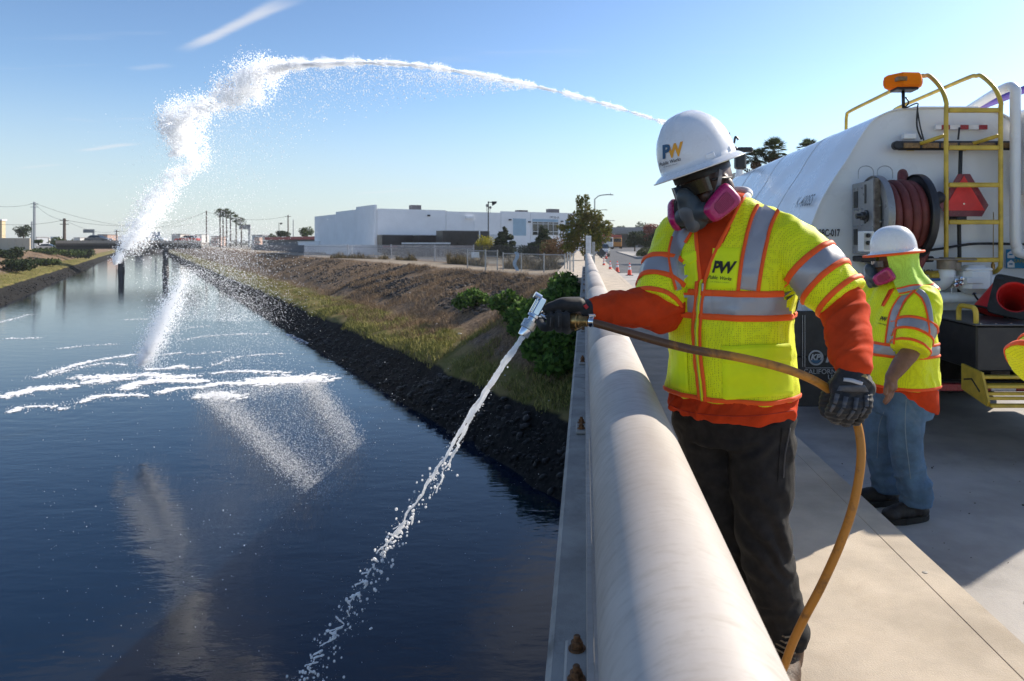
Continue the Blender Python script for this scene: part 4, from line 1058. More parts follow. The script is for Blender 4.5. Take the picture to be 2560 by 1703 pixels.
# ---- palms
def palm(label, base, top, crown_r, lm, group, skirt=True, n=34, tr=.2):
    base, top = Vector(base), Vector(top); t = thing('palm_tree', label, 'palm tree', base, group=group)
    MB().tube([base, base.lerp(top, .5) + Vector((.1, 0, 0)), top], [tr * 1.2, tr, tr * .85], 8).build('trunk', M_BARK, t, smooth=True)
    V, F = [], []
    for i in range(n):
        a_ = random.uniform(0, 6.28); el = math.asin(random.uniform(-.62, 1.0)); L = crown_r * random.uniform(.8, 1.05)
        d_ = Vector((math.cos(a_) * math.cos(el), math.sin(a_) * math.cos(el), math.sin(el))); s_ = top + d_ * L * .08; c_ = top + d_ * L * .55 + Vector((0, 0, -.03 * L))
        sd = d_.cross(Vector((0, 0, 1))); sd = sd.normalized() if sd.length > .01 else Vector((1, 0, 0)); u_ = sd.cross(d_)
        o_ = len(V); w_ = L * .018; V += [s_ - sd * w_, s_ + sd * w_, c_ + sd * w_, c_ - sd * w_]; F += [(o_, o_ + 1, o_ + 2), (o_, o_ + 2, o_ + 3)]
        for j in range(9):
            f_ = (j - 4) / 4 * 1.15; q = (d_ * math.cos(f_) + sd * math.sin(f_)); tip = c_ + q * L * .5 * random.uniform(.85, 1.1) + Vector((0, 0, -.10 * L * random.random()))
            pe = q.cross(u_).normalized() * L * .035; md = c_ + q * L * .22; o_ = len(V); V += [c_, md + pe, tip, md - pe]; F += [(o_, o_ + 1, o_ + 2), (o_, o_ + 2, o_ + 3)]
    obj('crown', np_mesh('crown', np.array([tuple(v) for v in V]), np.array(F)), lm, t, fix=False)
    if skirt:
        C, dd = blob_points(260, [(top.x, top.y, top.z - crown_r * .55, crown_r * .42, crown_r * .42, crown_r * .4)], .5); obj('dead_frond_skirt', leaves_mesh('skirt', C, crown_r * .11, dd), L_BRN, t, fix=False)
L_PALM = leaf_mat('leaf_palm', (0.035, 0.055, 0.018), (0.10, 0.12, 0.045))
for (px, py, r_, d, lb) in ((1740, 364, 1.15, 58, 'left of the two palms rising behind the hard hat'), (1781, 347, 1.35, 58, 'right taller palm of the pair behind the hard hat'), (1859, 341, 1.2, 66, 'palm top peeking over the tank edge')):
    tp_ = P(px, py, d); palm(lb, (tp_.x, tp_.y, -.3), tp_, r_, L_PALM, 'palms behind the tanker', n=80)
for i, (px, py) in enumerate(((506, 491), (513, 494), (521, 492), (530, 496), (543, 505), (555, 512))):
    tp_ = P(px, py, 250); lb = ['leftmost and tallest palm of the distant group', 'second palm from the left in the distant group', 'third palm from the left in the distant group', 'fourth palm from the left in the distant group',
                                'fifth palm, shorter, beside the billboard frame', 'shortest palm of the distant group, right by the billboard frame'][i]
    palm(lb, (tp_.x, tp_.y, -.5), tp_, 2.3, L_PALM, 'distant palm group', False, 46, .26)
q_ = P(1690, 398, 75); MB().bbox(q_.x, q_.x + 2.6, 75, 80, -.3, q_.z).build('beige_building', mat('beige_stucco', (.55, .50, .42), .85), label='plain beige building block glimpsed behind the neck', cat='building')

# ---- far creek: second bridge, poles, skyline
fb = thing('far_bridge', 'low concrete bridge crossing the creek far upstream', 'bridge', P(300, 565, 130))
q0, q1 = P(128, 560, 126), P(462, 560, 134); axb = (q1 - q0).normalized(); sdb = Vector((-axb.y, axb.x, 0))
def fbx(u0, u1, s0, s1, z0, z1, name, material):
    q = [q0 + axb * u0 + sdb * s0, q0 + axb * u1 + sdb * s0, q0 + axb * u1 + sdb * s1, q0 + axb * u0 + sdb * s1]
    return MB().prism([Vector((v.x, v.y, 0)) for v in q], (0, 0, z0), (0, 0, z1)).build(name, material, fb)
Lb = (q1 - q0).length; m_fb = mat('far_bridge_concrete', (.15, .13, .115), .9, 0, .15, .5)
fbx(0, Lb, 0, 9, .95, 1.45, 'deck', m_fb); fbx(0, Lb, .25, 1, .25, .945, 'girder', mat('far_girder', (.06, .055, .05), .9)); fbx(0, Lb, -.15, .05, 1.3, 1.85, 'parapet', mat('far_parapet', (.50, .40, .31), .9))
for px in (269, 372):
    c_ = P(px, 600, 131); MB().lathe([(.62, 0), (.5, 2), (.5, 5.0)], (c_.x, c_.y + 1.2, WATER - .1), n=12).build('pier', mat('far_pier', (.10, .09, .085), .9), fb, smooth='auto')
# earth berm where the creek bends
mb = MB(); A_ = [G(268, 583, WATER - .1), G(330, 580, WATER - .1), G(470, 588, WATER - .1)]
mb.rings([[v + Vector((0, 0, 0)), v + Vector((0, 6, 2.2)), v + Vector((0, 12, 3.4)), v + Vector((0, 40, 3.4)), v + Vector((0, 60, 0))] for v in A_], closed=False, cap=False)
mb.build('berm', mat('berm_soil', (.19, .145, .10), .95, 0, .25, .2), kind='structure', label='brown earth berm where the creek bends beyond the far bridge', cat='berm')
def pole(label, px, y0, d, arms=1, material=M_WOODPOLE, r_=.14, zb=-.4):
    tp_ = P(px, y0, d); t = thing('utility_pole', label, 'utility pole', (tp_.x, tp_.y, zb), group='utility poles along the creek')
    MB().tube([(tp_.x, tp_.y, zb), tp_], [r_ * 1.2, r_], 7).build('pole', material, t)
    for i in range(arms): MB().bbox(tp_.x - 1.1, tp_.x + 1.1, tp_.y - .06, tp_.y + .06, tp_.z - .6 - i * .9, tp_.z - .45 - i * .9).build('crossarm', material, t)
    return tp_
pa = pole('tall pale utility pole nearest the frame edge', 79, 465, 190, 2, M_STEEL, .3); pb = pole('dark wooden pole with double crossarm on the far bank', 148, 503, 170, 2, M_WOODPOLE, .3)
pc = pole('slim pole left of the distant palms', 475, 485, 240, 0, M_WOODPOLE, .2); pd = pole('pole rising behind the red roofed shed', 663, 495, 240, 1, M_WOODPOLE, .2)
pe = pole('short pole left of the tall pale pole', 73, 510, 200, 0, M_STEEL, .2); pf = pole('far thin pole above the bridge parapet', 268, 530, 260, 1, M_WOODPOLE, .2)
pole('far thin pole beside the red roofed shed corner', 675, 506, 220, 0, M_STEEL, .14); pole('pole with crossarms behind the red street tree', 1529, 508, 170, 2, M_WOODPOLE, .16)
mb = MB()
for a_, c_, sag in ((pa, pb, 1.0), (pa, P(500, 500, 260), 5), (pb, pf, 1.5), (pb, pc, 3), (pf, pc, 2), (pc, pd, 2), (pa, P(-60, 462, 160), 1), (pb, P(-60, 505, 150), 1)):
    mb.tube([a_.lerp(c_, i / 10) - Vector((0, 0, sag * 4 * (i / 10) * (1 - i / 10) + .4)) for i in range(11)], .035, 4)
mb.build('overhead_wires', M_BLACK, label='thin overhead wires strung between the distant poles', cat='wires', keep=True)
lamp_flag('yard_lamp_post', 'far lamp post left of the red roofed shed tree', 642, 513, 200, -.4, M_DKSTEEL, .9)
# billboard frames
def billboard(label, x0, x1, y0, y1, d, legx, material):
    a_, c_ = P(x0, y0, d), P(x1, y1, d); t = thing('billboard', label, 'billboard', (a_.x, d, -.4)); MB().bbox(a_.x, c_.x, d, d + .5, c_.z, a_.z).build('panel', material, t)
    MB().tube([(P(legx, 0, d).x, d + .6, -.4), (P(legx, 0, d).x, d + .6, a_.z)], .45, 8).build('column', M_STEEL, t)
billboard('small dark billboard on a column left of the spray', 191, 216, 528, 536, 300, 213, mat('bb_dark', (.13, .16, .18), .7)); billboard('grey billboard frame right of the distant palms', 550, 576, 517, 528, 255, 572, mat('bb_grey', (.30, .32, .34), .7))
billboard('pale billboard low on the skyline behind the spray', 345, 368, 534, 545, 330, 357, mat('bb_pale', (.42, .46, .5), .7)); billboard('white low billboard beyond the far bank', 116, 138, 545, 553, 260, 130, mat('bb_white', (.7, .7, .7), .7))
# red roofed shed and white block beside the warehouse
t = thing('shed', 'low shed with a red roof band left of the warehouse', 'building', P(660, 575, 150)); a_, c_ = P(609, 545, 165), P(730, 552, 140)
MB().prism([(a_.x, 165, 0), (c_.x, 140, 0), (c_.x + 3, 146, 0), (a_.x + 3, 171, 0)], (0, 0, 2.1), (0, 0, 2.75)).build('roof', mat('shed_red', (.42, .06, .05), .6), t)
MB().prism([(a_.x + .6, 165.6, 0), (c_.x + .2, 141, 0), (c_.x + 3, 145.5, 0), (a_.x + 3, 170.5, 0)], (0, 0, -.5), (0, 0, 2.09)).build('wall', mat('shed_wall', (.20, .20, .21), .8), t)
t = thing('low_block', 'low white block beside the warehouse corner', 'building', P(700, 575, 130)); a_ = P(686, 560, 128); c_ = P(735, 560, 122)
MB().prism([(a_.x, 128, 0), (c_.x, 122, 0), (c_.x + 1, 128, 0), (a_.x + 1, 134, 0)], (0, 0, -.5), (0, 0, 1.55)).build('wall', M_WALL, t)
MB().prism([(a_.x - .1, 127.9, 0), (c_.x + .1, 121.9, 0), (c_.x + 1.1, 128.1, 0), (a_.x + .9, 134.1, 0)], (0, 0, 1.553), (0, 0, 1.7)).build('coping', M_FRAMEW, t)
palisade('long grey fence on the bank crest below the red roofed shed', [gp(578, 170, -.3), gp(640, 140, -.3), gp(700, 118, -.3)], 1.3, mat('grey_board', (.22, .22, .23), .8), .12)
# cream wall and house corner on the far bank
t = thing('cream_wall', 'cream block wall on the far bank at the frame edge', 'wall', P(30, 572, 150))
for i in range(6):
    a_ = P(-30 + i * 16.4, 0, 150); MB().bbox(a_.x, P(-30 + (i + 1) * 16.4, 0, 150).x - .04, 150, 150.3, -.5, 2.45).build('wall_panel', mat('cream_panel', (.55, .47, .36), .85), t)
t = thing('cream_house', 'cream house corner cut by the frame edge', 'building', P(-10, 560, 158)); a_ = P(4, 505, 158)
MB().bbox(a_.x - 12, a_.x, 158, 159, -.5, a_.z - .3).build('wall', mat('cream_stucco', (.62, .50, .32), .85), t); MB().bbox(a_.x - 12.2, a_.x + .2, 157.8, 159.2, a_.z - .295, a_.z).build('roof_edge', M_WALL, t)
for i, (px, y0, y1, w, d, lm, lb) in enumerate(((54, 519, 552, 44, 170, L_DARK, 'round dark tree above the cream wall'), (652, 529, 546, 32, 190, L_DARK, 'round dark tree behind the red roofed shed'), (704, 524, 546, 40, 180, L_GREEN, 'tree row against the warehouse corner'),
        (625, 537, 548, 22, 210, L_GREEN, 'small tree left of the round dark tree behind the shed'), (88, 549, 558, 18, 150, L_GREEN, 'small shrub on the path at the far bank crest'), (142, 548, 558, 20, 140, L_GREEN, 'shrub at the near end of the far bridge'))):
    b_ = P(px, y1, d); H = (y1 - y0) / FD * d; W = w / FD * d; b_.z = max(-.4, b_.z - .5)
    tree('distant_tree', lb, b_, rblobs(8, 0, 0, H * .45, H * .95, W * .34, W * .24), 900, .22 * d / 170, lm, .15, group='trees on the far skyline', limbs=3)
# skyline: small buildings and treeline
LOTS = [(-40, 8, 547), (70, 14, 547), (100, 12, 549), (225, 22, 541), (255, 14, 546), (395, 20, 540), (425, 16, 543), (450, 14, 541), (486, 18, 545), (580, 24, 542), (604, 16, 545), (310, 18, 544), (170, 14, 548), (585, 12, 547)]
for i, (px, w, yt) in enumerate(LOTS):
    d = 340 + (i * 37) % 90; a_ = P(px, yt, d); wv = w / FD * d; col = [(.55, .5, .45), (.4, .42, .45), (.6, .58, .55), (.45, .30, .24), (.35, .38, .42)][i % 5]
    t = thing('skyline_building', ['flat tan', 'grey blue', 'pale', 'brick red', 'slate grey'][i % 5] + ' low building on the far skyline, ' + ['at the frame edge', 'by the tall pale pole', 'past the white billboard', 'left of the spray foot', 'left of the spray, smaller', 'right of the spray', 'mid creek', 'left of the slim pole', 'right of the slim pole', 'beside the billboard frame', 'by the red roofed shed', 'behind the spray', 'behind the wooden pole', 'between the palms and the shed'][i], 'building', (a_.x, d, -.5), group='low buildings on the far skyline')
    MB().bbox(a_.x, a_.x + wv, d, d + 8, -.5, a_.z).build('wall', mat('sky_b%d' % (i % 5), col, .85), t); MB().bbox(a_.x - .2, a_.x + wv + .2, d - .2, d + 8.2, a_.z + .005, a_.z + .35).build('roof_edge', M_GREYBOX, t)
    for q in range(max(2, int(wv / 2))): MB().bbox(a_.x + .5 + q * 1.9, a_.x + 1.5 + q * 1.9, d - .06, d, 1.2, min(2.2, a_.z - .3)).build('window', M_GLASS, t)
n = 9000; xs = RNG.uniform(-700, 420, n); ds = RNG.uniform(430, 520, n); hs = np.array([3.2 + 2.6 * mnoise.noise((x * .025, 0, 0)) + 1.6 * mnoise.noise((x * .11, 3, 0)) for x in xs])
C = np.stack([xs, ds, RNG.uniform(-.5, 1, n) * np.maximum(hs, 1.2)], 1); obj('treeline', leaves_mesh('treeline', C, .9), leaf_mat('leaf_far', (.05, .065, .05), (.10, .11, .085)), kind='stuff', fix=False, label='distant treeline along the horizon', cat='treeline', keep=True)
for i, (px, d, rz, col) in enumerate(((112, 165, 20, (.6, .6, .6)), (332, 132, 3, (.7, .7, .7)), (200, 131, 3, (.1, .1, .11)), (410, 135, 183, (.5, .08, .06)))):
    z = -.3 if i == 0 else 1.455; p = P(px, 560, d); p.z = z
    if i: p.y += 3.2
    car(['white car on the far bank road', 'white car crossing the far bridge behind the spray', 'black car crossing the far bridge near its left end', 'red car crossing the far bridge near its right end'][i], p, R(rz), col, 'cars by the far bridge')
# ================================================================== TANKER TRUCK
def sub(name, parent):
    o = bpy.data.objects.new(name, None); COL.objects.link(o); o.parent = parent
    o.matrix_parent_inverse = Matrix.Translation(-Vector(parent.location)); return o
truck = thing('tanker_truck', 'white water tanker truck with yellow rear ladder, hose reel and black rear deck', 'truck', (3.15, 9.5, ROADZ))
M_TANK = mat('tank_white_paint', (0.76, 0.77, 0.775), .30, 0, .02, 1.0, dirt=(0.60, 0.585, 0.56), dscale=1.3, damt=.35, coat=.25)
M_AMBER = leaf_mat('amber_plastic', (0.95, 0.27, 0.008), (0.95, 0.30, 0.01))
M_AMBERD = mat('amber_led_module', (0.24, 0.13, 0.035), .3, 0, .25, 60)
M_REDT = mat('red_tape', (0.33, 0.02, 0.03), .3, 0, .1, 30)
M_REDHOSE = mat('red_rubber_hose', (0.15, 0.030, 0.026), .62, 0, .18, 9, bump=.1, bscale=50, dirt=(.10, .04, .035), dscale=6, damt=.5)
M_PANEL = mat('grey_painted_panel', (0.27, 0.275, 0.285), .35, .35, .1, 6, dirt=(.13, .13, .13), dscale=6, damt=.4)
TC = 3.15
HALF = [(1.93, .80), (1.90, .95), (1.90, 1.25), (1.93, 1.45), (2.004, 1.623), (2.077, 1.80), (2.195, 2.0), (2.31, 2.17), (2.43, 2.37), (2.54, 2.51), (2.66, 2.578), (2.775, 2.608), (3.0, 2.62)]
sm = bez([Vector((x, 0, z)) for x, z in HALF], 4)
HALF = [(v.x, v.z) for v in sm]
prof = HALF + [(2 * TC - x, z) for x, z in HALF[::-1]] + [(4.2, .72), (2.1, .72)]
def trk(y, k=1.0, dz=0.0):
    return [Vector((TC + (x - TC) * k, y, 1.6 + (z - 1.6) * k + dz)) for x, z in prof]
mb = MB(); mb.rings([trk(6.03, .965), trk(6.03, .985), trk(6.0, .99), trk(6.0, 1.0), trk(6.09, 1.0), trk(9.0, 1.0), trk(11.75, 1.0), trk(12.05, .95), trk(12.2, .86)])
tank = mb.build('tank', M_TANK, truck, smooth='auto')
for y in (7.35, 8.75, 10.3): # weld bands
    m2 = MB(); m2.rings([trk(y, 1.001), trk(y, 1.004), trk(y + .03, 1.004), trk(y + .03, 1.001)], cap=False); m2.build('weld_band', M_TANK, tank, smooth='auto')
text_on('fleet_number', '28C-017', .088, P(1908, 537, 6.018), (1, 0, 0), (0, 0, 1), M_BLACK, tank, lift=.012, xs=.60, offset=.002)
nrm = Vector((-.93, 0, .37)).normalized(); up_ = Vector((.37, 0, .93)).normalized()
text_on('model_lettering', 'K-400SS', .155, Vector((2.078, 6.40, 1.80)), (0, -1, 0), up_, M_BLACK, tank, lift=.026, xs=.92, font_shear=.3, offset=.001)
text_on('notice_lettering', 'NG?', .062, P(2131, 627, 6.02), (1, 0, 0), (0, 0, 1), M_BLACK, tank, lift=.012, offset=.001)
# hatch, top pipe
MB().rbox((3.38, 6.62, 2.662), (.62, .5, .075), .012).build('roof_hatch', M_TANK, truck); MB().box((3.05, 6.40, 2.64), (.05, .06, .05)).build('hatch_hinge', M_DKSTEEL, truck)
# big white pipe at right of the ladder with elbows, purple pipe beside it
pw = MB().tube(bez([(4.05, 8.6, 2.60), (4.0, 7.2, 2.80), (3.72, 6.1, 2.79), (3.66, 5.82, 2.74), (3.645, 5.78, 2.6), (3.645, 5.78, 2.0), (3.645, 5.78, 1.5), (3.66, 5.78, 1.39), (3.72, 5.78, 1.33), (4.2, 5.78, 1.30)], 7), .042, 20)
pw.build('overflow_pipe', M_TANK, truck, smooth=True)
MB().tube([P(2225, 258, 7.3), P(2290, 233, 6.9), P(2400, 190, 6.3)], .036, 14).build('purple_pipe', mat('purple_paint', (.13, .08, .36), .4), truck, smooth=True)
# ladder
lad = sub('ladder', truck)
def rail3(X, yb):
    return bez([(X, 6.1, .0 + 1.16), (X, 5.83, 1.17), (X, 5.72, 1.21), (X, 5.7, 1.30), (X, 5.7, 1.9), (X, 5.7, 2.50), (X, 5.7, 2.60), (X, 5.79, 2.74), (X, 5.97, 2.88), (X, 6.06, 2.905), (X, 6.2, 2.92), (X, 7.0, 2.92), (X, yb - .12, 2.92), (X, yb - .02, 2.89), (X, yb, 2.80), (X, yb, 2.60)], 6)
for X, yb in ((3.017, 7.88), (3.472, 7.7)):
    MB().tube(rail3(X, yb), .0185, 14).build('rail', M_YELLOW, lad, smooth=True)
    MB().tube([(X - .16, 6.0, 2.265), (X - .012, 5.715, 2.32)], .0165, 10).build('bracket', M_YELLOW, lad, smooth=True)
    MB().rbox((X - .16, 5.99, 2.265), (.07, .012, .07), .003).build('bracket_foot', M_YELLOW, lad)
for yD in (254.6, 341, 426.5, 512, 599):
    z = 1.425 + (VY - yD) / FD * 5.7
    r_ = MB().rbox((3.2445, 5.7, z), (.418, .034, .034), .005)
    for i in range(22): r_.box((3.05 + i * .0185, 5.7, z + .0185), (.008, .03, .006))
    r_.build('rung', M_YELLOW, lad)
# amber beacon on its pole
bc = sub('beacon', truck); bx0 = P(2079, 188, 6.0)
mb = MB(); hx = [(-.155, 0), (-.155, .05), (-.09, .12), (.12, .12), (.158, .06), (.158, -.03), (.10, -.12), (-.06, -.13)]
mb.rings([[bx0 + Vector((x * k_, y * k_, z)) for x, y in hx] for z, k_ in ((-.062, .80), (-.05, .93), (-.02, 1.0), (.012, 1.0), (.045, .95), (.056, .86))]); mb.build('lens', M_AMBER, bc)
for dx in (-.07, .06): MB().rbox(bx0 + Vector((dx, -.09 + dx * .3, -.005)), (.085, .06, .035), .004).build('led_bar', M_AMBERD, bc)
MB().rbox(bx0 + Vector((0.01, 0, -.072)), (.19, .14, .022), .004).build('mount_plate', M_DKSTEEL, bc); MB().tube([bx0 + Vector((0, 0, -.08)), bx0 + Vector((.003, 0, -.235))], .0145, 10).build('pole', M_BLACK, bc, smooth=True)
MB().tube(bez([bx0 + Vector((.01, -.02, -.14)), bx0 + Vector((.035, -.03, -.19)), bx0 + Vector((.01, -.02, -.235)), bx0 + Vector((.1, -.05, -.2)), P(2112, 252, 5.97), P(2118, 290, 5.97), P(2127, 325, 5.95)], 6), .0065, 6).build('cable', M_BLACK, bc, smooth=True)
# amber light bar across the rear
lb = sub('light_bar', truck); zL = 1.425 + (VY - 334.5) / FD * 5.9
MB().rbox((3.52, 5.93, zL), (1.62, .06, .078), .015).build('housing', M_BLACK, lb); MB().lathe([(.03, -.03), (.038, -.02), (.038, .02), (.03, .03)], (2.70, 5.915, zL), (0, 1, 0), n=18).build('end_cap', M_BLACK, lb, smooth='auto')
for i in range(9):
    MB().rbox((2.825 + i * .1625, 5.897, zL - .002), (.142, .012, .046), .004).build('amber_module', M_AMBERD, lb)
for i, (a_, c_, mm) in enumerate(((1560, 1602, M_REFL), (1604, 1664, M_REDT), (1667, 1743, M_REFL), (1745, 1805, M_REDT), (1808, 1882, M_REFL), (1885, 1948, M_REDT))):
    x0, x1 = [(((1820 + q / 3.015) / 1.0861) - VX) / FD * 5.99 for q in (a_, c_)]; z = 1.425 + (VY - 293.5) / FD * 5.99
    MB().bbox(x0, x1, 5.972, 5.997, z - .019, z + .019).build('reflective_tape', mm, truck)
MB().rbox((2.83, 5.96, zL + .085), (.11, .06, .05), .006).build('light_bracket', M_TANK, truck)
# slow moving vehicle triangle
def c4(x, y, d): return P((1820 + x / 3.015) / 1.0861, (120 + y / 3.015) / 1.0861, d)
smv = sub('triangle_sign', truck)
outer = [(1735, 950), (1825, 950), (1965, 1185), (1915, 1270), (1650, 1270), (1595, 1185)]
MB().prism([c4(x, y, 5.85) for x, y in outer], (0, 0, 0), (0, .006, 0)).build('border', mat('smv_dark_red', (.20, .018, .03), .3), smv)
MB().prism([c4(x, y, 5.845) for x, y in ((1780, 962), (1938, 1226), (1622, 1226))], (0, 0, 0), (0, .003, 0)).build('triangle', mat('smv_red', (.80, .035, .03), .5), smv)
MB().tube([c4(1780, 1175, 5.842), c4(1780, 1175, 5.99)], .008, 8).build('rivet', M_CHROME, smv); MB().bbox(3.20, 3.28, 5.862, 5.995, 1.62, 1.70).build('mount', M_DKSTEEL, smv)
# hose reel
reel = sub('hose_reel', truck); RX0, RX1, RYc, RZ = 2.405, 2.745, 5.64, 1.645
def c4b(x, y, d): return P((2100 + x / 6.533) / 1.0861, (420 + y / 6.533) / 1.0861, d)
fp = [c4b(200, 235, 5.55), c4b(500, 180, 5.55), c4b(555, 180, 5.55), c4b(555, 1415, 5.55), c4b(200, 1415, 5.55)]
pl = MB(); a0, a1 = c4b(200, 190, 5.5), c4b(470, 1415, 5.5)
pl.rbox((2.335, 5.735, (a0.z + a1.z) / 2), (.012, .43, a0.z - a1.z), .004); pl.build('frame_panel', M_PANEL, reel)
MB().bbox(2.331, 2.378, 5.49, 5.515, a1.z + .02, a0.z + .01).build('frame_post', mat('rusty_flat_bar', (.20, .17, .15), .6, .5, .3, 20), reel)
def sidey(x): return 2.335 / (((2100 + x / 6.533) / 1.0861 - VX) / FD)
for (x, y, w, h_) in ((240, 385, 66, 270), (240, 1000, 60, 260), (415, 270, 28, 310), (410, 690, 28, 220)):
    y0_, y1_ = sidey(x), sidey(x + w); ym = (y0_ + y1_) / 2; q0_, q1_ = c4b(x, y, ym), c4b(x, y + h_, ym); MB().rbox((2.3275, ym, (q0_.z + q1_.z) / 2), (.005, abs(y1_ - y0_), q0_.z - q1_.z), .0015).build('slot', M_BLACK, reel)
for (x, y) in ((245, 350), (300, 345), (245, 690), (300, 680), (370, 670), (240, 955), (300, 950), (370, 945), (370, 325), (235, 1288)):
    ym = sidey(x); q_ = c4b(x, y, ym); MB().lathe([(.009, 0), (.009, .006), (.005, .008)], (2.329, ym, q_.z), (-1, 0, 0), n=8).build('bolt', M_STEEL, reel)
def disc(X, r_, th, name, material):
    return MB().lathe([(.05, -th), (r_ * .62, -th), (r_ * .64, -th - .014), (r_ * .94, -th - .014), (r_ * .985, -th - .028), (r_, -th - .02), (r_, th), (r_ * .9, th), (.05, th)], (X, RYc, RZ), (1, 0, 0), n=56).build(name, material, reel, smooth='auto')
disc(RX0, .335, .012, 'flange', M_PANEL); disc(RX1, .345, .012, 'flange', mat('dark_flange', (.035, .035, .04), .4, .3))
MB().lathe([(.22, 0), (.22, RX1 - RX0 - .03)], (RX0 + .015, RYc, RZ), (1, 0, 0), n=32).build('drum', M_DKSTEEL, reel, smooth='auto')
for i, (x, r_) in enumerate(((2.455, .255), (2.53, .262), (2.60, .266), (2.668, .258))):
    ring = [Vector((x + .07 * a_ / 40 - .02, RYc + math.cos(2 * math.pi * a_ / 40) * r_, RZ + math.sin(2 * math.pi * a_ / 40) * r_)) for a_ in range(41)]
    MB().tube(ring, .038, 14).build('hose_coil', M_REDHOSE, reel, smooth=True)
MB().tube(bez([(2.62, 5.64, RZ + .28), (2.66, 5.72, RZ + .36), (2.74, 5.86, RZ + .33), (2.80, 5.93, RZ + .1), (2.84, 5.88, RZ - .15), (2.86, 5.74, RZ - .22), (2.82, 5.66, RZ - .3), (2.76, 5.66, RZ - .42)], 8), .037, 14).build('hose_tail', M_REDHOSE, reel, smooth=True)
hub = MB().lathe([(.075, 0), (.075, .03), (.05, .035), (.05, .06), (.035, .065), (.035, .095), (.022, .1), (.022, .135), (.014, .137)], (RX0 - .03, RYc, RZ), (-1, 0, 0), n=20); hub.build('hub_swivel', mat('oily_steel', (.10, .10, .10), .35, .8, .3, 30), reel, smooth='auto')
for i in range(8):
    a_ = i * math.pi / 4 + .3; MB().lathe([(.011, 0), (.011, .012), (.006, .014)], (RX0 - .026, RYc + math.cos(a_) * .17, RZ + math.sin(a_) * .17), (-1, 0, 0), n=6).build('bolt', M_STEEL, reel)
MB().lathe([(.05, 0), (.09, .02), (.09, .09), (.04, .13)], (RX1 + .025, RYc, RZ), (1, 0, 0), n=20).build('drive_motor', M_DKSTEEL, reel, smooth='auto'); MB().lathe([(.05, 0), (.05, .16), (.03, .18)], (RX1 + .05, RYc, RZ + .1), (1, 0, .4), n=16).build('motor_housing', M_DKSTEEL, reel, smooth='auto')
MB().rbox((2.66, 5.93, RZ + .27), (.5, .1, .05), .008).build('mount_beam', M_DKSTEEL, reel); MB().rbox((2.66, 5.9, RZ - .36), (.62, .2, .05), .008).build('mount_beam', M_DKSTEEL, reel)
for x in (300, 610):
    q_ = c4b(x, 175, 5.6); w_ = .125; MB().tube([q_ + Vector((0, 0, 0))] + [q_ + Vector((w_ / 2 - w_ / 2 * math.cos(a_), 0, .055 + .05 * math.sin(a_))) for a_ in np.linspace(0, math.pi, 9)] + [q_ + Vector((w_, 0, 0))], .004, 6).build('wire_loop', M_STEEL, reel)
cb = sub('control_box', truck); q0_, q1_ = c4b(330, 1030, 5.42), c4b(548, 1368, 5.42)
MB().rbox((2.258, 5.48, (q0_.z + q1_.z) / 2), (.088, .12, q0_.z - q1_.z), .006).build('enclosure', M_TANK, cb)
q0_, q1_ = c4b(395, 1065, 5.41), c4b(518, 1335, 5.41); MB().rbox(((q0_.x + q1_.x) / 2, 5.412, (q0_.z + q1_.z) / 2), (q1_.x - q0_.x, .004, q0_.z - q1_.z), .0015).build('face_plate', mat('face_grey', (.36, .36, .36), .4, .4), cb)
for y in (1105, 1225): MB().lathe([(.017, 0), (.017, .012), (.011, .013), (.011, .024)], c4b(458, y, 5.408), (0, -1, 0), n=16).build('knob', M_BLACK, cb, smooth='auto')
# cables over the tank face
for path, r_ in (([c4(1755, 770, 5.95), c4(1750, 940, 5.93), c4(1742, 1300, 5.95), c4(1745, 1560, 5.95), P(2208, 690, 5.95)], .017), ([c4(1430, 445, 5.97), c4(1425, 590, 5.97), c4(1460, 690, 5.96)], .008),
                 ([c4(1520, 1525, 5.92), c4(1640, 1508, 5.93), c4(1745, 1490, 5.93), c4(1900, 1475, 5.94), c4(2231, 1480, 5.95)], .011), ([c4(1745, 600, 5.97), c4(1735, 690, 5.96)], .008)):
    MB().tube(bez(path, 6), r_, 8).build('cable', M_BLACK, truck, smooth=True)
# valves and pipework low on the rear face
def c6(x, y, d): return P((2320 + x / 7.84) / 1.0861, (620 + y / 7.84) / 1.0861, d)
vl = sub('valve_assembly', truck)
MB().tube(bez([c6(375, 420, 5.7), c6(375, 560, 5.7), c6(350, 690, 5.7) + Vector((0, .04, 0)), c6(300, 720, 5.75) + Vector((0, .12, 0)), c6(290, 720, 5.95)], 6), .058, 20).build('elbow', M_TANK, vl, smooth=True)
q_ = c6(375, 430, 5.7); MB().lathe([(.064, -.06), (.064, 0), (.062, .005)], q_, (0, 0, 1), n=24).build('elbow_collar', M_TANK, vl, smooth='auto')
MB().lathe([(.079, .006), (.079, .088), (.06, .092), (.06, .105)], q_, (0, 0, 1), n=24).build('cam_lock_ring', mat('tan_fitting', (.24, .20, .16), .5, .4, .2, 20), vl, smooth='auto'); MB().rbox(c6(405, 222, 5.68), (.40, .14, .016), .004).build('lock_plate', MATS['tan_fitting'], vl); MB().rbox(c6(565, 360, 5.66), (.05, .05, .07), .006).build('latch', MATS['tan_fitting'], vl)
q_ = c6(910, 620, 5.72); MB().rbox(q_, (.245, .20, .24), .05).build('actuator', M_TANK, vl, smooth='auto'); MB().rbox(c6(890, 415, 5.72), (.225, .19, .028), .01).build('actuator_lid', M_TANK, vl); MB().rbox(c6(930, 640, 5.616), (.14, .008, .05), .004).build('name_plate', M_TANK, vl)
MB().tube([c6(430, 660, 5.74), c6(700, 670, 5.73)], .055, 18).build('valve_body', M_TANK, vl, smooth='auto'); MB().tube([c6(1130, 640, 5.73), c6(1400, 640, 5.73)], .05, 18).build('pipe_stub', M_TANK, vl, smooth='auto')
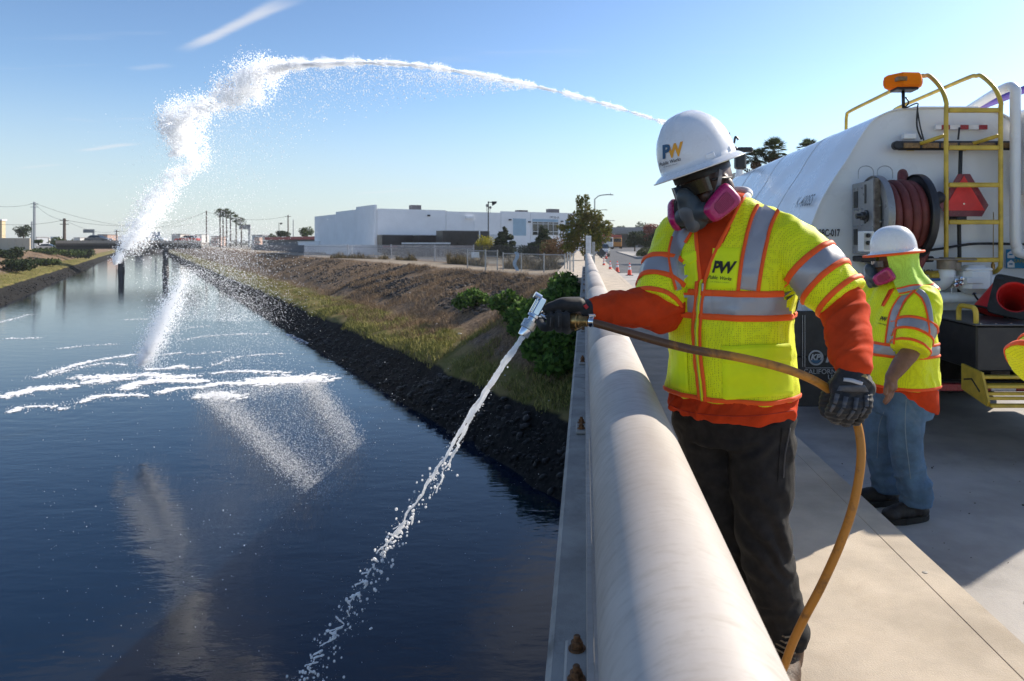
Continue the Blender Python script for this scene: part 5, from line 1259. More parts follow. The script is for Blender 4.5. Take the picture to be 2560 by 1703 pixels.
for x, y in ((530, 640), (520, 720), (630, 600), (620, 690)): MB().lathe([(.018, 0), (.018, .03), (.01, .032), (.01, .05)], c6(x, y, 5.68), (0, -1, 0), n=6).build('flange_bolt', M_CHROME, vl)
MB().tube([P(2085, 686, 5.8), c6(1500, 972, 5.8), (4.3, 5.8, c6(1500, 972, 5.8).z)], .047, 22).build('manifold_pipe', M_TANK, vl, smooth=True)
MB().tube(bez([c6(890, 830, 5.66), c6(905, 900, 5.66), c6(980, 1010, 5.66), c6(1090, 1080, 5.66), c6(1160, 1085, 5.66)], 6), .008, 7).build('cable', M_BLACK, vl, smooth=True); MB().tube(bez([c6(1160, 1085, 5.66), c6(1050, 1110, 5.66), c6(860, 1195, 5.66)], 6), .008, 7).build('cable', M_BLACK, vl, smooth=True)
MB().lathe([(.025, 0), (.025, .04), (.012, .05)], c6(890, 800, 5.68), (0, 0, -1), n=12).build('gland', mat('blue_plastic', (.03, .10, .30), .4), vl, smooth='auto')
MB().tube([c6(462, 780, 5.7), c6(462, 880, 5.7)], .005, 6).build('drip_stem', M_TANK, vl)
MB().rbox(c6(60, 620, 5.7), (.16, .02, .022), .006).build('lever', MATS['blue_plastic'], vl); MB().tube([c6(50, 545, 5.72), c6(235, 540, 5.72)], .024, 10).build('yellow_stub', M_YELLOW, vl)
MB().lathe([(.016, 0), (.016, .07), (.01, .075), (.01, .11)], c6(1275, 480, 5.85), (0, 0, 1), n=10).build('brass_fitting', M_BRASS, vl, smooth='auto'); MB().tube([c6(1280, 340, 5.86), c6(1285, -700, 5.95)], .004, 5).build('thin_line', M_BRASS, vl)
v2 = sub('second_valve', truck)
def c5(x, y, d): return P((1960 + x / 2.903) / 1.0861, (540 + y / 2.903) / 1.0861, d)
MB().rbox(c5(585, 580, 5.72), (.145, .18, .15), .02).build('actuator', M_TANK, v2, smooth='auto'); MB().rbox(c5(590, 522, 5.72), (.15, .185, .02), .006).build('actuator_lid', M_TANK, v2); MB().tube([c5(640, 580, 5.74), c5(760, 580, 5.78)], .05, 18).build('valve_body', M_TANK, v2, smooth='auto')
MB().rbox(c5(672, 594, 5.6), (.13, .02, .035), .01).build('lever', MATS['blue_plastic'], v2); MB().lathe([(.06, 0), (.085, .02), (.085, .1), (.09, .12), (.09, .15)], c5(640, 395, 5.99), (0, -1, 0), n=28).build('outlet_flange', M_TANK, v2, smooth='auto')
MB().tube(bez([c5(510, 445, 5.75), c5(545, 470, 5.75), c5(600, 515, 5.72)], 5), .008, 6).build('cable', M_BLACK, v2)
# rear deck with diamond plate, box, handle, steps
m_dp = bpy.data.materials.new('diamond_plate'); m_dp.use_nodes = True; k = N(m_dp); b = k.n['Principled BSDF']; b.inputs['Base Color'].default_value = (.13, .13, .135, 1); b.inputs['Metallic'].default_value = .7; b.inputs['Roughness'].default_value = .42
ps = k.new('ShaderNodeSeparateXYZ'); k.l.new(k.pos(), ps.inputs[0]); s1 = k.math('SINE', k.math('MULTIPLY', k.math('ADD', ps.outputs[0], ps.outputs[1]), 130)); s2 = k.math('SINE', k.math('MULTIPLY', k.math('SUBTRACT', ps.outputs[0], ps.outputs[1]), 130))
k.l.new(k.bump(k.math('MAXIMUM', k.ramp(s1, .5, .9), k.ramp(s2, .5, .9)), .8, .004), b.inputs['Normal'])
dk = sub('rear_deck', truck)
MB().rbox((3.60, 5.45, .655), (1.52, 1.0, .33), .012).build('deck_box', mat('black_deck_paint', (.02, .02, .022), .42, 0, .25, 5, dirt=(.055, .05, .045), dscale=5, damt=.5), dk); MB().rbox((3.60, 5.45, .829), (1.56, 1.04, .012), .004).build('tread_plate', m_dp, dk)
for i in range(7): MB().lathe([(.008, 0), (.008, .004), (.003, .006)], (2.88 + i * .11, 4.965 + .0, .8355), n=8).build('rivet', M_CHROME, dk)
MB().tube(bez([(2.865, 5.0, .80), (2.865, 5.0, .90), (2.865, 5.015, .935), (2.865, 5.05, .948), (2.865, 5.18, .948), (2.865, 5.215, .935), (2.865, 5.23, .90), (2.865, 5.23, .82)], 5), .0185, 12).build('grab_handle', M_YELLOW, dk, smooth=True)
st = sub('folding_steps', truck)
MB().prism([(2.832, 5.12, .52), (2.832, 5.12, .33), (2.832, 4.80, .275), (2.832, 4.78, .31), (2.832, 4.86, .50)], (-.008, 0, 0), (.008, 0, 0)).build('side_plate', M_YELLOW, st)
MB().prism([(4.2, 5.12, .52), (4.2, 5.12, .33), (4.2, 4.80, .275), (4.2, 4.78, .31), (4.2, 4.86, .50)], (-.008, 0, 0), (.008, 0, 0)).build('side_plate', M_YELLOW, st)
for (y, z, d_) in ((4.90, .462, .05), (4.87, .405, .09), (4.85, .352, .03), (4.84, .322, .03), (4.80, .279, .05)): MB().rbox((3.516, y, z), (1.35, d_, .022), .004).build('tread', M_YELLOW, st)
MB().tube([(2.823, 5.08, .41), (2.823, 4.98, .432), (2.823, 4.88, .36)], .006, 6).build('brace', M_BLACK, st)
# bumper bar, mud flaps with lettering, tail lights
for i in range(10): MB().rbox((2.30 + i * .2, 5.40, .285), (.198, .05, .055), .004).build('bumper_tape', M_REFL if i % 4 == 1 else M_REDT, truck)
MB().rbox((3.2, 5.46, .285), (2.2, .06, .09), .006).build('bumper_bar', M_DKSTEEL, truck)
flp = MB().rbox((2.28, 5.78, .655), (1.03, .03, .385), .006).build('rear_panel', mat('black_flap', (.017, .017, .018), .5, 0, .3, 8, dirt=(.04, .038, .036), dscale=5, damt=.5), truck)
fl2 = MB().rbox((2.22, 5.775, .25), (.90, .022, .42), .006).build('mud_flap', MATS['black_flap'], truck)
for x in (135, 152): MB().tube([c5(x, 720, 5.755), c5(x, 1095, 5.755)], .0035, 6).build('edge_trim', M_STEEL, flp)
lc_ = c5(232, 1030, 5.758); ring = [lc_ + Vector((math.cos(a_) * .058, 0, math.sin(a_) * .058)) for a_ in np.linspace(0, 2 * math.pi, 37)]
M_LET = mat('grey_lettering', (.42, .43, .44), .5)
MB().tube(ring, .0075, 6).build('logo_ring', M_LET, flp, smooth=True); text_on('logo_lettering', 'KPi', .068, lc_ + Vector((0, 0, .004)), (1, 0, 0), (0, 0, 1), M_LET, flp, lift=.004, font_shear=.25, offset=.003)
wv = MB(); wv.prism([lc_ + Vector((math.cos(a_) * .047, 0, math.sin(a_) * .047)) for a_ in np.linspace(math.pi * 1.12, math.pi * 1.88, 10)], (0, 0, 0), (0, .003, 0)); wv.build('logo_wave', mat('logo_blue', (.03, .12, .22), .5), flp)
text_on('brand_lettering', 'KPI', .11, c5(300, 1030, 5.76), (1, 0, 0), (0, 0, 1), M_LET, flp, lift=.004, font_shear=.3, align='LEFT', offset=.006)
text_on('place_lettering', 'CALIFORNIA', .058, c5(283, 1131, 5.762), (1, 0, 0), (0, 0, 1), M_LET, fl2, lift=.004); text_on('country_lettering', 'USA', .058, c5(362, 1171, 5.762), (1, 0, 0), (0, 0, 1), M_LET, fl2, lift=.004)
MB().bbox(1.86, 2.7, 5.757, 5.7585, c5(0, 1103, 5.76).z - .002, c5(0, 1103, 5.76).z + .002).build('panel_line', M_LET, flp)
MB().lathe([(.055, 0), (.055, .012), (.045, .022), (.0, .024)], c5(648, 870, 5.758), (0, -1, 0), n=24).build('tail_light', mat('tail_lens', (.25, .012, .015), .2), truck, smooth='auto')
MB().rbox(c5(640, 770, 5.757), (.13, .012, .06), .003).build('license_plate', mat('plate_pink', (.52, .42, .40), .5), truck)
for y0_, y1_ in ((5.0, 6.7), (7.95, 8.0), (9.3, 11.6)): MB().rbox((4.27, (y0_ + y1_) / 2, .38), (.22, y1_ - y0_, .62), .02).build('added_side_shade_box', M_DKSTEEL, truck)  # unseen boxes added to block sunlight coming through under the truck
MB().bbox(4.36, 4.38, 6.75, 9.2, .30, .70).build('added_side_shade_panel', M_DKSTEEL, truck)  # unseen panel added to close the light gap beside the wheels
# unseen box added on the deck's far end to throw shade across the road
cab_ = MB().rbox((4.29, 5.6, 1.50), (.66, .68, 1.31), .06).build('added_shade_box', M_TANK, truck, smooth='auto'); MB().rbox((4.29, 5.245, 1.5), (.03, .03, .16), .006).build('handle', M_DKSTEEL, cab_)
MB().rbox((4.035, 5.825, 2.20), (.63, .29, .72), .03).build('added_upper_shade_box', M_TANK, truck, smooth='auto')  # second unseen box, added to shut out light passing above the first
# safety stickers
stk = sub('safety_sticker', truck)
q0_, q1_ = c6(1545, 30, 5.985), c6(1960, 402, 5.985); MB().bbox(q0_.x, q1_.x, 5.988, 5.996, q1_.z, q0_.z).build('backing', mat('sticker_blue', (.02, .22, .42), .4), stk)
for y in (125, 310):
    MB().prism([c6(1560, y + 75, 5.984), c6(1700, y + 75, 5.984), c6(1700, y - 20, 5.984), c6(1630, y - 75, 5.984), c6(1560, y - 20, 5.984)], (0, 0, 0), (0, .002, 0)).build('pictogram', M_REFL, stk)
    MB().rbox(c6(1625, y + 5, 5.981), (.032, .003, .012), .001).build('symbol', MATS['sticker_blue'], stk)
text_on('sticker_lettering', 'SAFETY', .045, c6(1850, 265, 5.984), (1, 0, 0), (0, 0, 1), mat('sticker_yellow', (.45, .42, .1), .5), stk, lift=.002)
# chassis, wheels, cab, monitor
MB().bbox(2.6, 3.7, 6.2, 14.2, .38, .70).build('chassis', M_BLACK, truck); MB().bbox(1.98, 4.32, 6.15, 11.9, .62, .715).build('tank_skirt', M_DKSTEEL, truck)
for y in (7.3, 8.6):
    for x in (2.0, 2.31, 3.77, 4.08):
        w_ = MB().lathe([(.27, -.11), (.30, -.13), (.45, -.135), (.495, -.11), (.505, -.05), (.505, .05), (.495, .11), (.45, .135), (.30, .13), (.27, .11)], (x + .11, y, ROADZ + .508), (1, 0, 0), n=36).build('wheel', M_RUBBER, truck, smooth='auto')
        MB().lathe([(.06, -.09), (.1, -.1), (.27, -.06), (.28, .06), (.1, .1), (.06, .1)], (x + .11, y, ROADZ + .508), (1, 0, 0), n=24).build('rim', M_STEEL, w_, smooth='auto')
    MB().tube([(2.1, y, ROADZ + .508), (4.2, y, ROADZ + .508)], .07, 10).build('axle', M_BLACK, truck)
for x in (2.0, 4.08):
    w_ = MB().lathe([(.27, -.11), (.45, -.135), (.505, -.05), (.505, .05), (.45, .135), (.27, .11)], (x + .11, 13.4, ROADZ + .508), (1, 0, 0), n=30).build('wheel', M_RUBBER, truck, smooth='auto'); MB().lathe([(.06, -.1), (.27, -.06), (.27, .06), (.06, .1)], (x + .11, 13.4, ROADZ + .508), (1, 0, 0), n=20).build('rim', M_STEEL, w_)
cab = MB().rbox((3.15, 13.55, 1.45), (2.3, 2.1, 1.9), .12).build('cab', M_TANK, truck); MB().bbox(2.15, 4.15, 14.603, 14.62, 1.45, 2.2).build('windshield', M_GLASS, cab)
for x in (1.985, 4.301): MB().bbox(x, x + .014, 13.0, 14.0, 1.5, 2.2).build('side_window', M_GLASS, cab)
mo = sub('water_cannon', truck); q_ = P(1702, 430, 12.35)
MB().lathe([(.085, -.25), (.085, .18), (.06, .28), (.06, .46)], q_, (0, 0, 1), n=18).build('riser', M_TANK, mo, smooth='auto')
MB().rbox(P(1704, 372, 12.35), (.2, .2, .3), .04).build('swivel', M_BLACK, mo, smooth='auto'); MB().tube([P(1704, 362, 12.35), P(1690, 345, 12.4), P(1655, 330, 12.6)], [.08, .07, .045], 14).build('barrel', M_BLACK, mo, smooth=True)
MB().rbox(P(1715, 345, 12.3), (.28, .1, .09), .02).build('drive', M_BLACK, mo); MB().tube(bez([P(1690, 330, 12.4), P(1693, 315, 12.4), P(1700, 322, 12.4)], 5), .02, 6).build('hose_loop', M_BLACK, mo)
MB().tube([P(1713 + 40 * t_, 388 + 8 * math.sin(t_ * 3.1) , 12.3) + Vector((0, .035 * math.sin(t_ * 62), .035 * math.cos(t_ * 62))) for t_ in np.linspace(0, 1, 120)], .011, 5).build('coiled_cable', M_BLACK, mo, smooth=True)
MB().rbox((2.4, 12.3, 2.35), (.5, .3, .35), .05).build('pump_cover', M_TANK, truck)

# ---- cones carried on the deck
t = thing('traffic_cone', 'orange cone lying on the deck with its black base toward us', 'traffic cone', P(2324, 735, 5.2), group='cones on the truck deck')
cc = P(2336, 684, 5.12); ax = Vector((.42, .83, -.36)).normalized(); F_ = frame(ax, (.25, 0, 1))
bs = MB()
H_ = .158; Rm = .115; n_ = 48; rg = []
for r_out, z_ in ((0, 0), (1, 0), (1, .03), (0, .03)):
    pts_ = []
    for i in range(n_):
        a_ = 2 * math.pi * (i + .5) / n_
        if r_out: sx = abs(math.cos(a_)) ** .22 * math.copysign(1, math.cos(a_)) * H_; sz = abs(math.sin(a_)) ** .22 * math.copysign(1, math.sin(a_)) * H_
        else: sx, sz = math.cos(a_) * Rm, math.sin(a_) * Rm
        pts_.append(cc + F_ @ Vector((sx, z_, sz)))
    rg.append(pts_)
bs.rings([rg[0], rg[1], rg[2], rg[3]], cap=False); bs.build('base', M_RUBBER, t, smooth='auto')
MB().lathe([(Rm + .004, -.002), (Rm - .006, .005), (.033, .62), (.03, .66), (.025, .66), (.0275, .61), (Rm - .013, .01)], cc, ax, n=32, cap=False).build('cone_body', mat('cone_red', (.60, .014, .014), .55), t, smooth=True)
for s_ in (-1, 1): MB().rbox(cc + F_ @ Vector((s_ * .122, -.004, .122)), (.05, .006, .02), .002, F_).build('base_slot', M_BLACK, t)
t = thing('traffic_cone', 'red cone leaning behind the lying cone on the deck', 'traffic cone', P(2268, 727, 5.35), group='cones on the truck deck'); q_ = Vector((P(2268, 727, 5.42).x, 5.42, .8365))
MB().lathe([(.115, 0), (.132, .002), (.132, .012), (.115, .014)], q_ + Vector((.02, .0, .03)), (.42, .12, .9), n=24, cap=False).build('base', M_RUBBER, t); MB().lathe([(.12, .012), (.11, .03), (.035, .27), (.030, .28), (0, .28)], q_ + Vector((.02, .0, .03)), (.42, .12, .9), n=24).build('cone_body', MATS['cone_red'], t, smooth='auto')
# ================================================================== PEOPLE: tools
def vox(mb, voxel, smooth=6, disp=None, name='form'):
    """fuse overlapping closed pieces into one continuous surface"""
    me = mb.mesh(name); fixn(me)
    o = bpy.data.objects.new(name, me); COL.objects.link(o)
    r_ = o.modifiers.new('r', 'REMESH'); r_.mode = 'VOXEL'; r_.voxel_size = voxel; r_.adaptivity = 0
    if smooth:
        s_ = o.modifiers.new('s', 'SMOOTH'); s_.factor = .5; s_.iterations = smooth
    dg = bpy.context.evaluated_depsgraph_get(); out = bpy.data.meshes.new_from_object(o.evaluated_get(dg))
    bpy.data.objects.remove(o); bpy.data.meshes.remove(me)
    if disp is not None:
        nv = len(out.vertices); co = np.empty(nv * 3); out.vertices.foreach_get('co', co); co = co.reshape(-1, 3)
        nr = np.empty(nv * 3); out.vertex_normals.foreach_get('vector', nr); nr = nr.reshape(-1, 3)
        dd = np.array([disp(Vector(c)) for c in co]); out.vertices.foreach_set('co', (co + nr * dd[:, None]).ravel()); out.update()
    return out
def limb(mb, pts, rs, n=18, seg=5, flat=1.0, end=True):
    P_ = bez(pts, seg); k_ = len(pts) - 1; R_ = []
    for i in range(len(P_)):
        t = i / seg; j = min(int(t), k_ - 1); f = t - j; f = f * f * (3 - 2 * f); R_.append(rs[j] * (1 - f) + rs[j + 1] * f)
    mb.tube(P_, R_, n, flat=flat); mb.ball(P_[0], R_[0] * .99, 14, 10); 
    if end: mb.ball(P_[-1], R_[-1] * .99, 14, 10)
    return mb
def bvh_of(me):
    return BVHTree.FromPolygons([v.co.copy() for v in me.vertices], [tuple(p.vertices) for p in me.polygons])
EYE = Vector((0, 0, CAMZ))
def cast(bvh, x, y, d=3.0):
    dr = (P(x, y, d) - EYE).normalized(); h_ = bvh.ray_cast(EYE, dr)
    if h_[0] is None: return None, None
    n_ = h_[1] if h_[1].dot(dr) < 0 else -h_[1]
    return h_[0], n_
def grid_mesh(name, rows, material, parent, off, thick=.0022):
    """rows of (loc, normal) or None -> thin raised sheet with turned-under edges"""
    V, F, idx = [], [], {}
    nr_, nc_ = len(rows), len(rows[0])
    for i in range(nr_):
        for j in range(nc_):
            l_, n_ = rows[i][j]
            if l_ is None: continue
            edge = i in (0, nr_ - 1) or j in (0, nc_ - 1)
            idx[i, j] = len(V); V.append(tuple(l_ + n_ * (off if not edge else off * .35)))
    dg_ = []
    for i in range(nr_ - 1):
        for j in range(nc_ - 1):
            if (i, j) in idx and (i + 1, j + 1) in idx: dg_.append((Vector(V[idx[i, j]]) - Vector(V[idx[i + 1, j + 1]])).length)
    lim = min(.05, 2.4 * float(np.median(dg_))) if dg_ else .05
    for i in range(nr_ - 1):
        for j in range(nc_ - 1):
            q = [(i, j), (i, j + 1), (i + 1, j + 1), (i + 1, j)]
            if all(p in idx for p in q):
                vv = [Vector(V[idx[p]]) for p in q]
                if max((vv[0] - vv[2]).length, (vv[1] - vv[3]).length) < lim: F.append(tuple(idx[p] for p in q))
    if not F: return None
    me = bpy.data.meshes.new(name); me.from_pydata(V, [], F); me.update()
    return obj(name, me, material, parent, smooth=True, fix=False)
def ribbonD(bvh, pts, w, name, material, parent, off=.004, step=5, nc=5):
    pts = [Vector((p[0], p[1], 0)) for p in pts]; w = w if isinstance(w, (list, tuple)) else [w] * len(pts)
    L_ = bez(pts, 8); rows = []
    ws = []
    for i in range(len(L_)):
        t = i / 8; j = min(int(t), len(pts) - 2); f = t - j; ws.append(w[j] * (1 - f) + w[j + 1] * f)
    for i, p in enumerate(L_):
        t = (L_[min(i + 1, len(L_) - 1)] - L_[max(i - 1, 0)]).normalized(); n_ = Vector((-t.y, t.x, 0))
        rows.append([cast(bvh, *(p + n_ * ws[i] * (k_ / (nc - 1) - .5)).xy) for k_ in range(nc)])
    return grid_mesh(name, rows, material, parent, off)
def quadD(bvh, c, name, material, parent, off=.003, nu=14, nv=14):
    tl, tr, br, bl = [Vector((p[0], p[1])) for p in c]; rows = []
    for i in range(nv + 1):
        a_, b_ = tl.lerp(bl, i / nv), tr.lerp(br, i / nv); rows.append([cast(bvh, *a_.lerp(b_, j / nu)) for j in range(nu + 1)])
    return grid_mesh(name, rows, material, parent, off)
def textD(bvh, body, cx_, cy_, hgt, ang, name, material, parent, off=.005, shear=.2, xs=1.0, bold=0.0, spacing=1.0):
    me = text_mesh(body, hgt / .72, font_shear=shear, offset=bold * hgt, spacing=spacing)
    bm = bmesh.new(); bm.from_mesh(me); bmesh.ops.triangulate(bm, faces=bm.faces); bmesh.ops.subdivide_edges(bm, edges=bm.edges, cuts=1); bm.to_mesh(me); bm.free()
    ca, sa = math.cos(ang), math.sin(ang); ok = True
    for v in me.vertices:
        x, y = v.co.x * xs, v.co.y; h_, n_ = cast(bvh, cx_ + x * ca - y * -sa * -1 * -1 if False else cx_ + x * ca + y * sa, cy_ + x * sa - y * ca)
        if h_ is None: h_, n_ = P(cx_, cy_, 2.2), Vector((0, -1, 0))
        v.co = h_ + n_ * off
    return obj(name, me, material, parent, fix=False)

def cyl_band(bvh, axis_pts, ref, z0t, z1t, ths, off_r, name, material, parent, off=.004, nv=4, maxd=.10, nom=None):
    """band wrapped round an axis: for each angle and parameter cast inward onto the cloth.  axis_pts=(A,B) param t along A->B"""
    A_, B_ = axis_pts; ax = (B_ - A_).normalized(); u_ = (ref - ax * ref.dot(ax)).normalized(); w_ = ax.cross(u_); rows = []
    for i in range(nv + 1):
        row = []
        for th in ths:
            t = z0t(th) + (z1t(th) - z0t(th)) * i / nv
            c_ = A_ + (B_ - A_) * t; dr = u_ * math.cos(th) + w_ * math.sin(th)
            rr_ = off_r(th) if callable(off_r) else off_r
            h_ = bvh.ray_cast(c_ + dr * rr_, -dr, maxd)
            if h_[0] is None or (nom is not None and (h_[0] - c_).length > nom(th) + .026): row.append((None, None))
            else:
                n_ = h_[1] if h_[1].dot(dr) > 0 else -h_[1]; row.append((h_[0], n_))
        rows.append(row)
    return grid_mesh(name, rows, material, parent, off)

def vest_mat(name, col, holes):
    m = bpy.data.materials.new(name); m.use_nodes = True; MATS[name] = m; k = N(m); b = k.n['Principled BSDF']; c = k.pos()
    n1 = k.noise(7, 4, .55, c); colr = k.mix(k.ramp(n1, .3, .7), tuple(x * .86 for x in col), col)
    if holes:
        v = k.new('ShaderNodeTexVoronoi'); v.inputs['Scale'].default_value = 190; v.inputs['Randomness'].default_value = .25; k.l.new(c, v.inputs['Vector'])
        colr = k.mix(k.math('MULTIPLY', k.ramp(v.outputs['Distance'], .42, .22), .75), colr, (col[0] * .42, col[1] * .42, .003))
        k.l.new(k.bump(v.outputs['Distance'], .35, .0012), b.inputs['Normal'])
    else:
        k.l.new(k.bump(k.noise(260, 3, .6, c), .2, .0015), b.inputs['Normal'])
    k.l.new(colr, b.inputs['Base Color']); b.inputs['Roughness'].default_value = .6; b.inputs['Sheen Weight'].default_value = .08; b.inputs['Specular IOR Level'].default_value = .3
    return m
M_VEST = vest_mat('hi_vis_mesh_cloth', (0.90, 0.97, 0.003), True)
M_VESTS = vest_mat('hi_vis_solid_cloth', (0.86, 1.0, 0.004), False)
M_TRIM = vest_mat('fluorescent_orange_trim', (1.0, 0.12, 0.012), False)
M_BAND = mat('reflective_grey_band', (0.34, 0.34, 0.355), .38, .3, .03, 9, bump=.08, bscale=300, bdist=.002)
M_SHIRT = mat('orange_knit_shirt', (0.60, 0.052, 0.009), .9, 0, .12, 9, bump=.35, bscale=420, sheen=.0, spec=.2, bdist=.0015)
M_PANTS = mat('black_denim', (0.0105, 0.010, 0.0105), .85, 0, .25, 14, bump=.45, bscale=500, dirt=(.018, .017, .0165), dscale=7, damt=.45, bdist=.0012)
M_JEANS = mat('blue_denim', (0.085, 0.16, 0.26), .85, 0, .2, 8, bump=.4, bscale=400, dirt=(.17, .22, .27), dscale=4.5, damt=.6, bdist=.0015)
M_SKIN1 = mat('dark_brown_skin', (0.085, 0.038, 0.024), .45, 0, .18, 25, bump=.15, bscale=180, bdist=.001)
M_SKIN2 = mat('tan_brown_skin', (0.20, 0.095, 0.058), .5, 0, .12, 25, bump=.15, bscale=180, bdist=.001)
M_GLOVE = mat('black_glove_cloth', (0.013, 0.013, 0.014), .7, 0, .25, 30, bump=.4, bscale=300, sheen=.1, bdist=.0015)
M_GLOVER = mat('grey_rubber_pad', (0.075, 0.075, 0.08), .5, 0, .2, 40)
M_HAT = mat('hard_hat_white', (0.80, 0.81, 0.82), .28, 0, .02, 12, dirt=(.60, .57, .53), dscale=22, damt=.28, coat=.3)
M_MASK = mat('slate_rubber', (0.040, 0.055, 0.066), .45, 0, .12, 20)
M_MASKL = mat('grey_elastomer', (0.095, 0.105, 0.115), .45, 0, .1, 20)
M_MAG = mat('magenta_filter', (0.42, 0.010, 0.12), .3, 0, .08, 20, coat=.3)
M_MAGD = mat('magenta_filter_recess', (0.25, 0.004, 0.07), .4, 0, .08, 20)
M_LENS = mat('dark_safety_lens', (0.008, 0.009, 0.010), .06, 0, .1, 10, coat=.8)
M_BOOT = mat('brown_boot_leather', (0.10, 0.055, 0.03), .6, 0, .3, 20, bump=.4, bscale=90)
M_BOOTD = mat('dark_boot_leather', (0.022, 0.018, 0.016), .6, 0, .3, 20, bump=.4, bscale=90)
M_SOLE = mat('boot_sole', (0.02, 0.018, 0.016), .85, 0, .3, 20)
M_STRAP = mat('grey_strap', (0.16, 0.16, 0.165), .7, 0, .1, 60)
M_GOLD = mat('gold', (0.8, 0.52, 0.2), .25, 1.0, .05, 20)
M_TSHIRT = mat('white_cotton', (0.72, 0.72, 0.75), .85, 0, .05, 30)

def fold(p, f, amp, seed=0.0, ani=(1, 1, 1)):
    q = Vector((p.x * ani[0] * f, p.y * ani[1] * f, p.z * ani[2] * f + seed)); n_ = mnoise.noise(q) + .5 * mnoise.noise(q * 2.1 + Vector((3, 1, seed)))
    return amp * (1 - 2 * abs(n_)) if amp > 0 else 0

def hard_hat(parent, C, Fv, Uv, Lv, mat_, rl=.118, rf=.134, H=.165, brim=(.146, .172, .158), ridge=True):
    """full brim helmet. C brim centre; returns (empty, shell mesh)"""
    h_ = sub('hard_hat', parent); nth, rows = 96, []
    def pt(th, s):
        c_, s_ = math.cos(th), math.sin(th)           # c_: forward, s_: left
        if s <= 1:
            a_ = s * math.pi / 2; q = math.sin(a_) ** .86; z = H * math.cos(a_) ** .80 if s < 1 else 0
            x, y = rf * q * c_, rl * q * s_
            if ridge and s < .93:
                fa = (1 - s / .93) ** .5 * min(1, s * 6 + .4)
                lift = 0
                for yy, w_ in ((0, .013), (.034, .011), (-.034, .011)):
                    lift += .0075 * math.exp(-((y - yy * (.55 + .45 * q)) / w_) ** 2) * (1 if x < rf * .75 else max(0, (rf * .95 - x) / (rf * .2)))
                z += lift * min(1, fa * 1.4)
            return C + Fv * x + Lv * y + Uv * (z + .012)
        t = (s - 1) / .5
        bf = brim[1] if c_ > 0 else brim[2]
        x0, y0, x1, y1 = rf * c_, rl * s_, bf * c_, brim[0] * s_
        e = t ** .9; return C + Fv * (x0 + (x1 - x0) * e) + Lv * (y0 + (y1 - y0) * e) + Uv * (.012 - .020 * t ** 1.3 + (.004 if t == 1 else 0))
    SL = [.02] + list(np.linspace(.06, 1, 26)) + [1.06, 1.14, 1.24, 1.34, 1.44, 1.5]
    rings_ = [[pt(2 * math.pi * i / nth, s) for i in range(nth)] for s in SL]
    under = [[C + (p - C) * .985 - Uv * .004 for p in rings_[-1]], [C + (p - C) * .95 - Uv * .002 for p in rings_[26]]] + [[C + (p - C) * .96 - Uv * .003 for p in rings_[k_]] for k_ in (20, 12, 4)]
    mb = MB(); mb.rings(rings_ + under, cap=True); me = mb.mesh('shell'); fixn(me)
    sh = obj('shell', me, mat_, h_, smooth=True, fix=False)
    return h_, me, pt

def respirator(parent, C, Fv, Uv, Lv, sc=1.0):
    r_ = sub('respirator', parent); B = lambda f, l, u: C + (Fv * f + Lv * l + Uv * u) * sc
    mb = MB(); rot = Matrix((Lv, Fv, Uv)).transposed()
    mb.ball(B(.100, 0, -.068), (.040 * sc, .034 * sc, .060 * sc), 18, 14, rot); mb.ball(B(.108, 0, -.030), (.026 * sc, .026 * sc, .034 * sc), 16, 12, rot); mb.ball(B(.092, 0, -.098), (.040 * sc, .034 * sc, .034 * sc), 16, 12, rot)
    for s_ in (-1, 1): limb(mb, [B(.10, 0, -.075), B(.095, s_ * .042, -.082), B(.082, s_ * .058, -.086)], [.03 * sc, .028 * sc, .026 * sc])
    obj('face_piece', vox(mb, .004 * sc, 5), M_MASK, r_, smooth=True, fix=False)
    mb = MB(); mb.ball(B(.120, 0, -.074), (.029 * sc, .017 * sc, .034 * sc), 18, 14, rot); mb.ball(B(.113, 0, -.104), (.027 * sc, .019 * sc, .03 * sc), 16, 12, rot); obj('exhalation_cover', vox(mb, .004 * sc, 4), M_MASKL, r_, smooth=True, fix=False)
    for s_ in (-1, 1):
        n_ = (Lv * s_ * .86 + Fv * .48 - Uv * .05).normalized(); a_ = (-Fv * .80 + Lv * s_ * .42 + Uv * .42).normalized(); a_ = (a_ - n_ * a_.dot(n_)).normalized(); v_ = n_.cross(a_) * (1 if n_.cross(a_).dot(Uv) > 0 else -1)
        c_ = B(.078, s_ * .082, -.080); 
        def ring(hh, k_):
            out = []
            for i in range(40):
                t = 2 * math.pi * i / 40; x = math.copysign(abs(math.cos(t)) ** .45, math.cos(t)); y = math.copysign(abs(math.sin(t)) ** .5, math.sin(t))
                tp = .70 + .30 * (x * .5 + .5)
                out.append(c_ + (a_ * (x * .055 * k_ + .012) + v_ * (y * .042 * k_ * tp) + n_ * hh) * sc)
            return out
        MB().rings([ring(-.024, .80), ring(-.02, .97), ring(-.004, .97), ring(-.004, .90)]).build('cartridge_base', M_BLACK, r_, smooth='auto')
        MB().rings([ring(-.0035, .99), ring(.001, 1.02), ring(.006, 1.02), ring(.016, .92), ring(.021, .80), ring(.0215, .76)]).build('filter', M_MAG, r_, smooth='auto')
        fl_ = MB(); fl_.rings([[q for q in ring(.0216, .56)], [q for q in ring(.0235, .54)]]); flt = fl_.build('filter_grille', M_MAGD, r_)
        g_ = MB()
        for i in range(13):
            x = -.022 + i * .0044
            g_.box(c_ + (a_ * (x + .012) + n_ * .0242) * sc, (.0012 * sc, .040 * sc, .001 * sc), Matrix((a_, v_, n_)).transposed())
        g_.build('grille_rib', M_MAG, flt)
    return r_
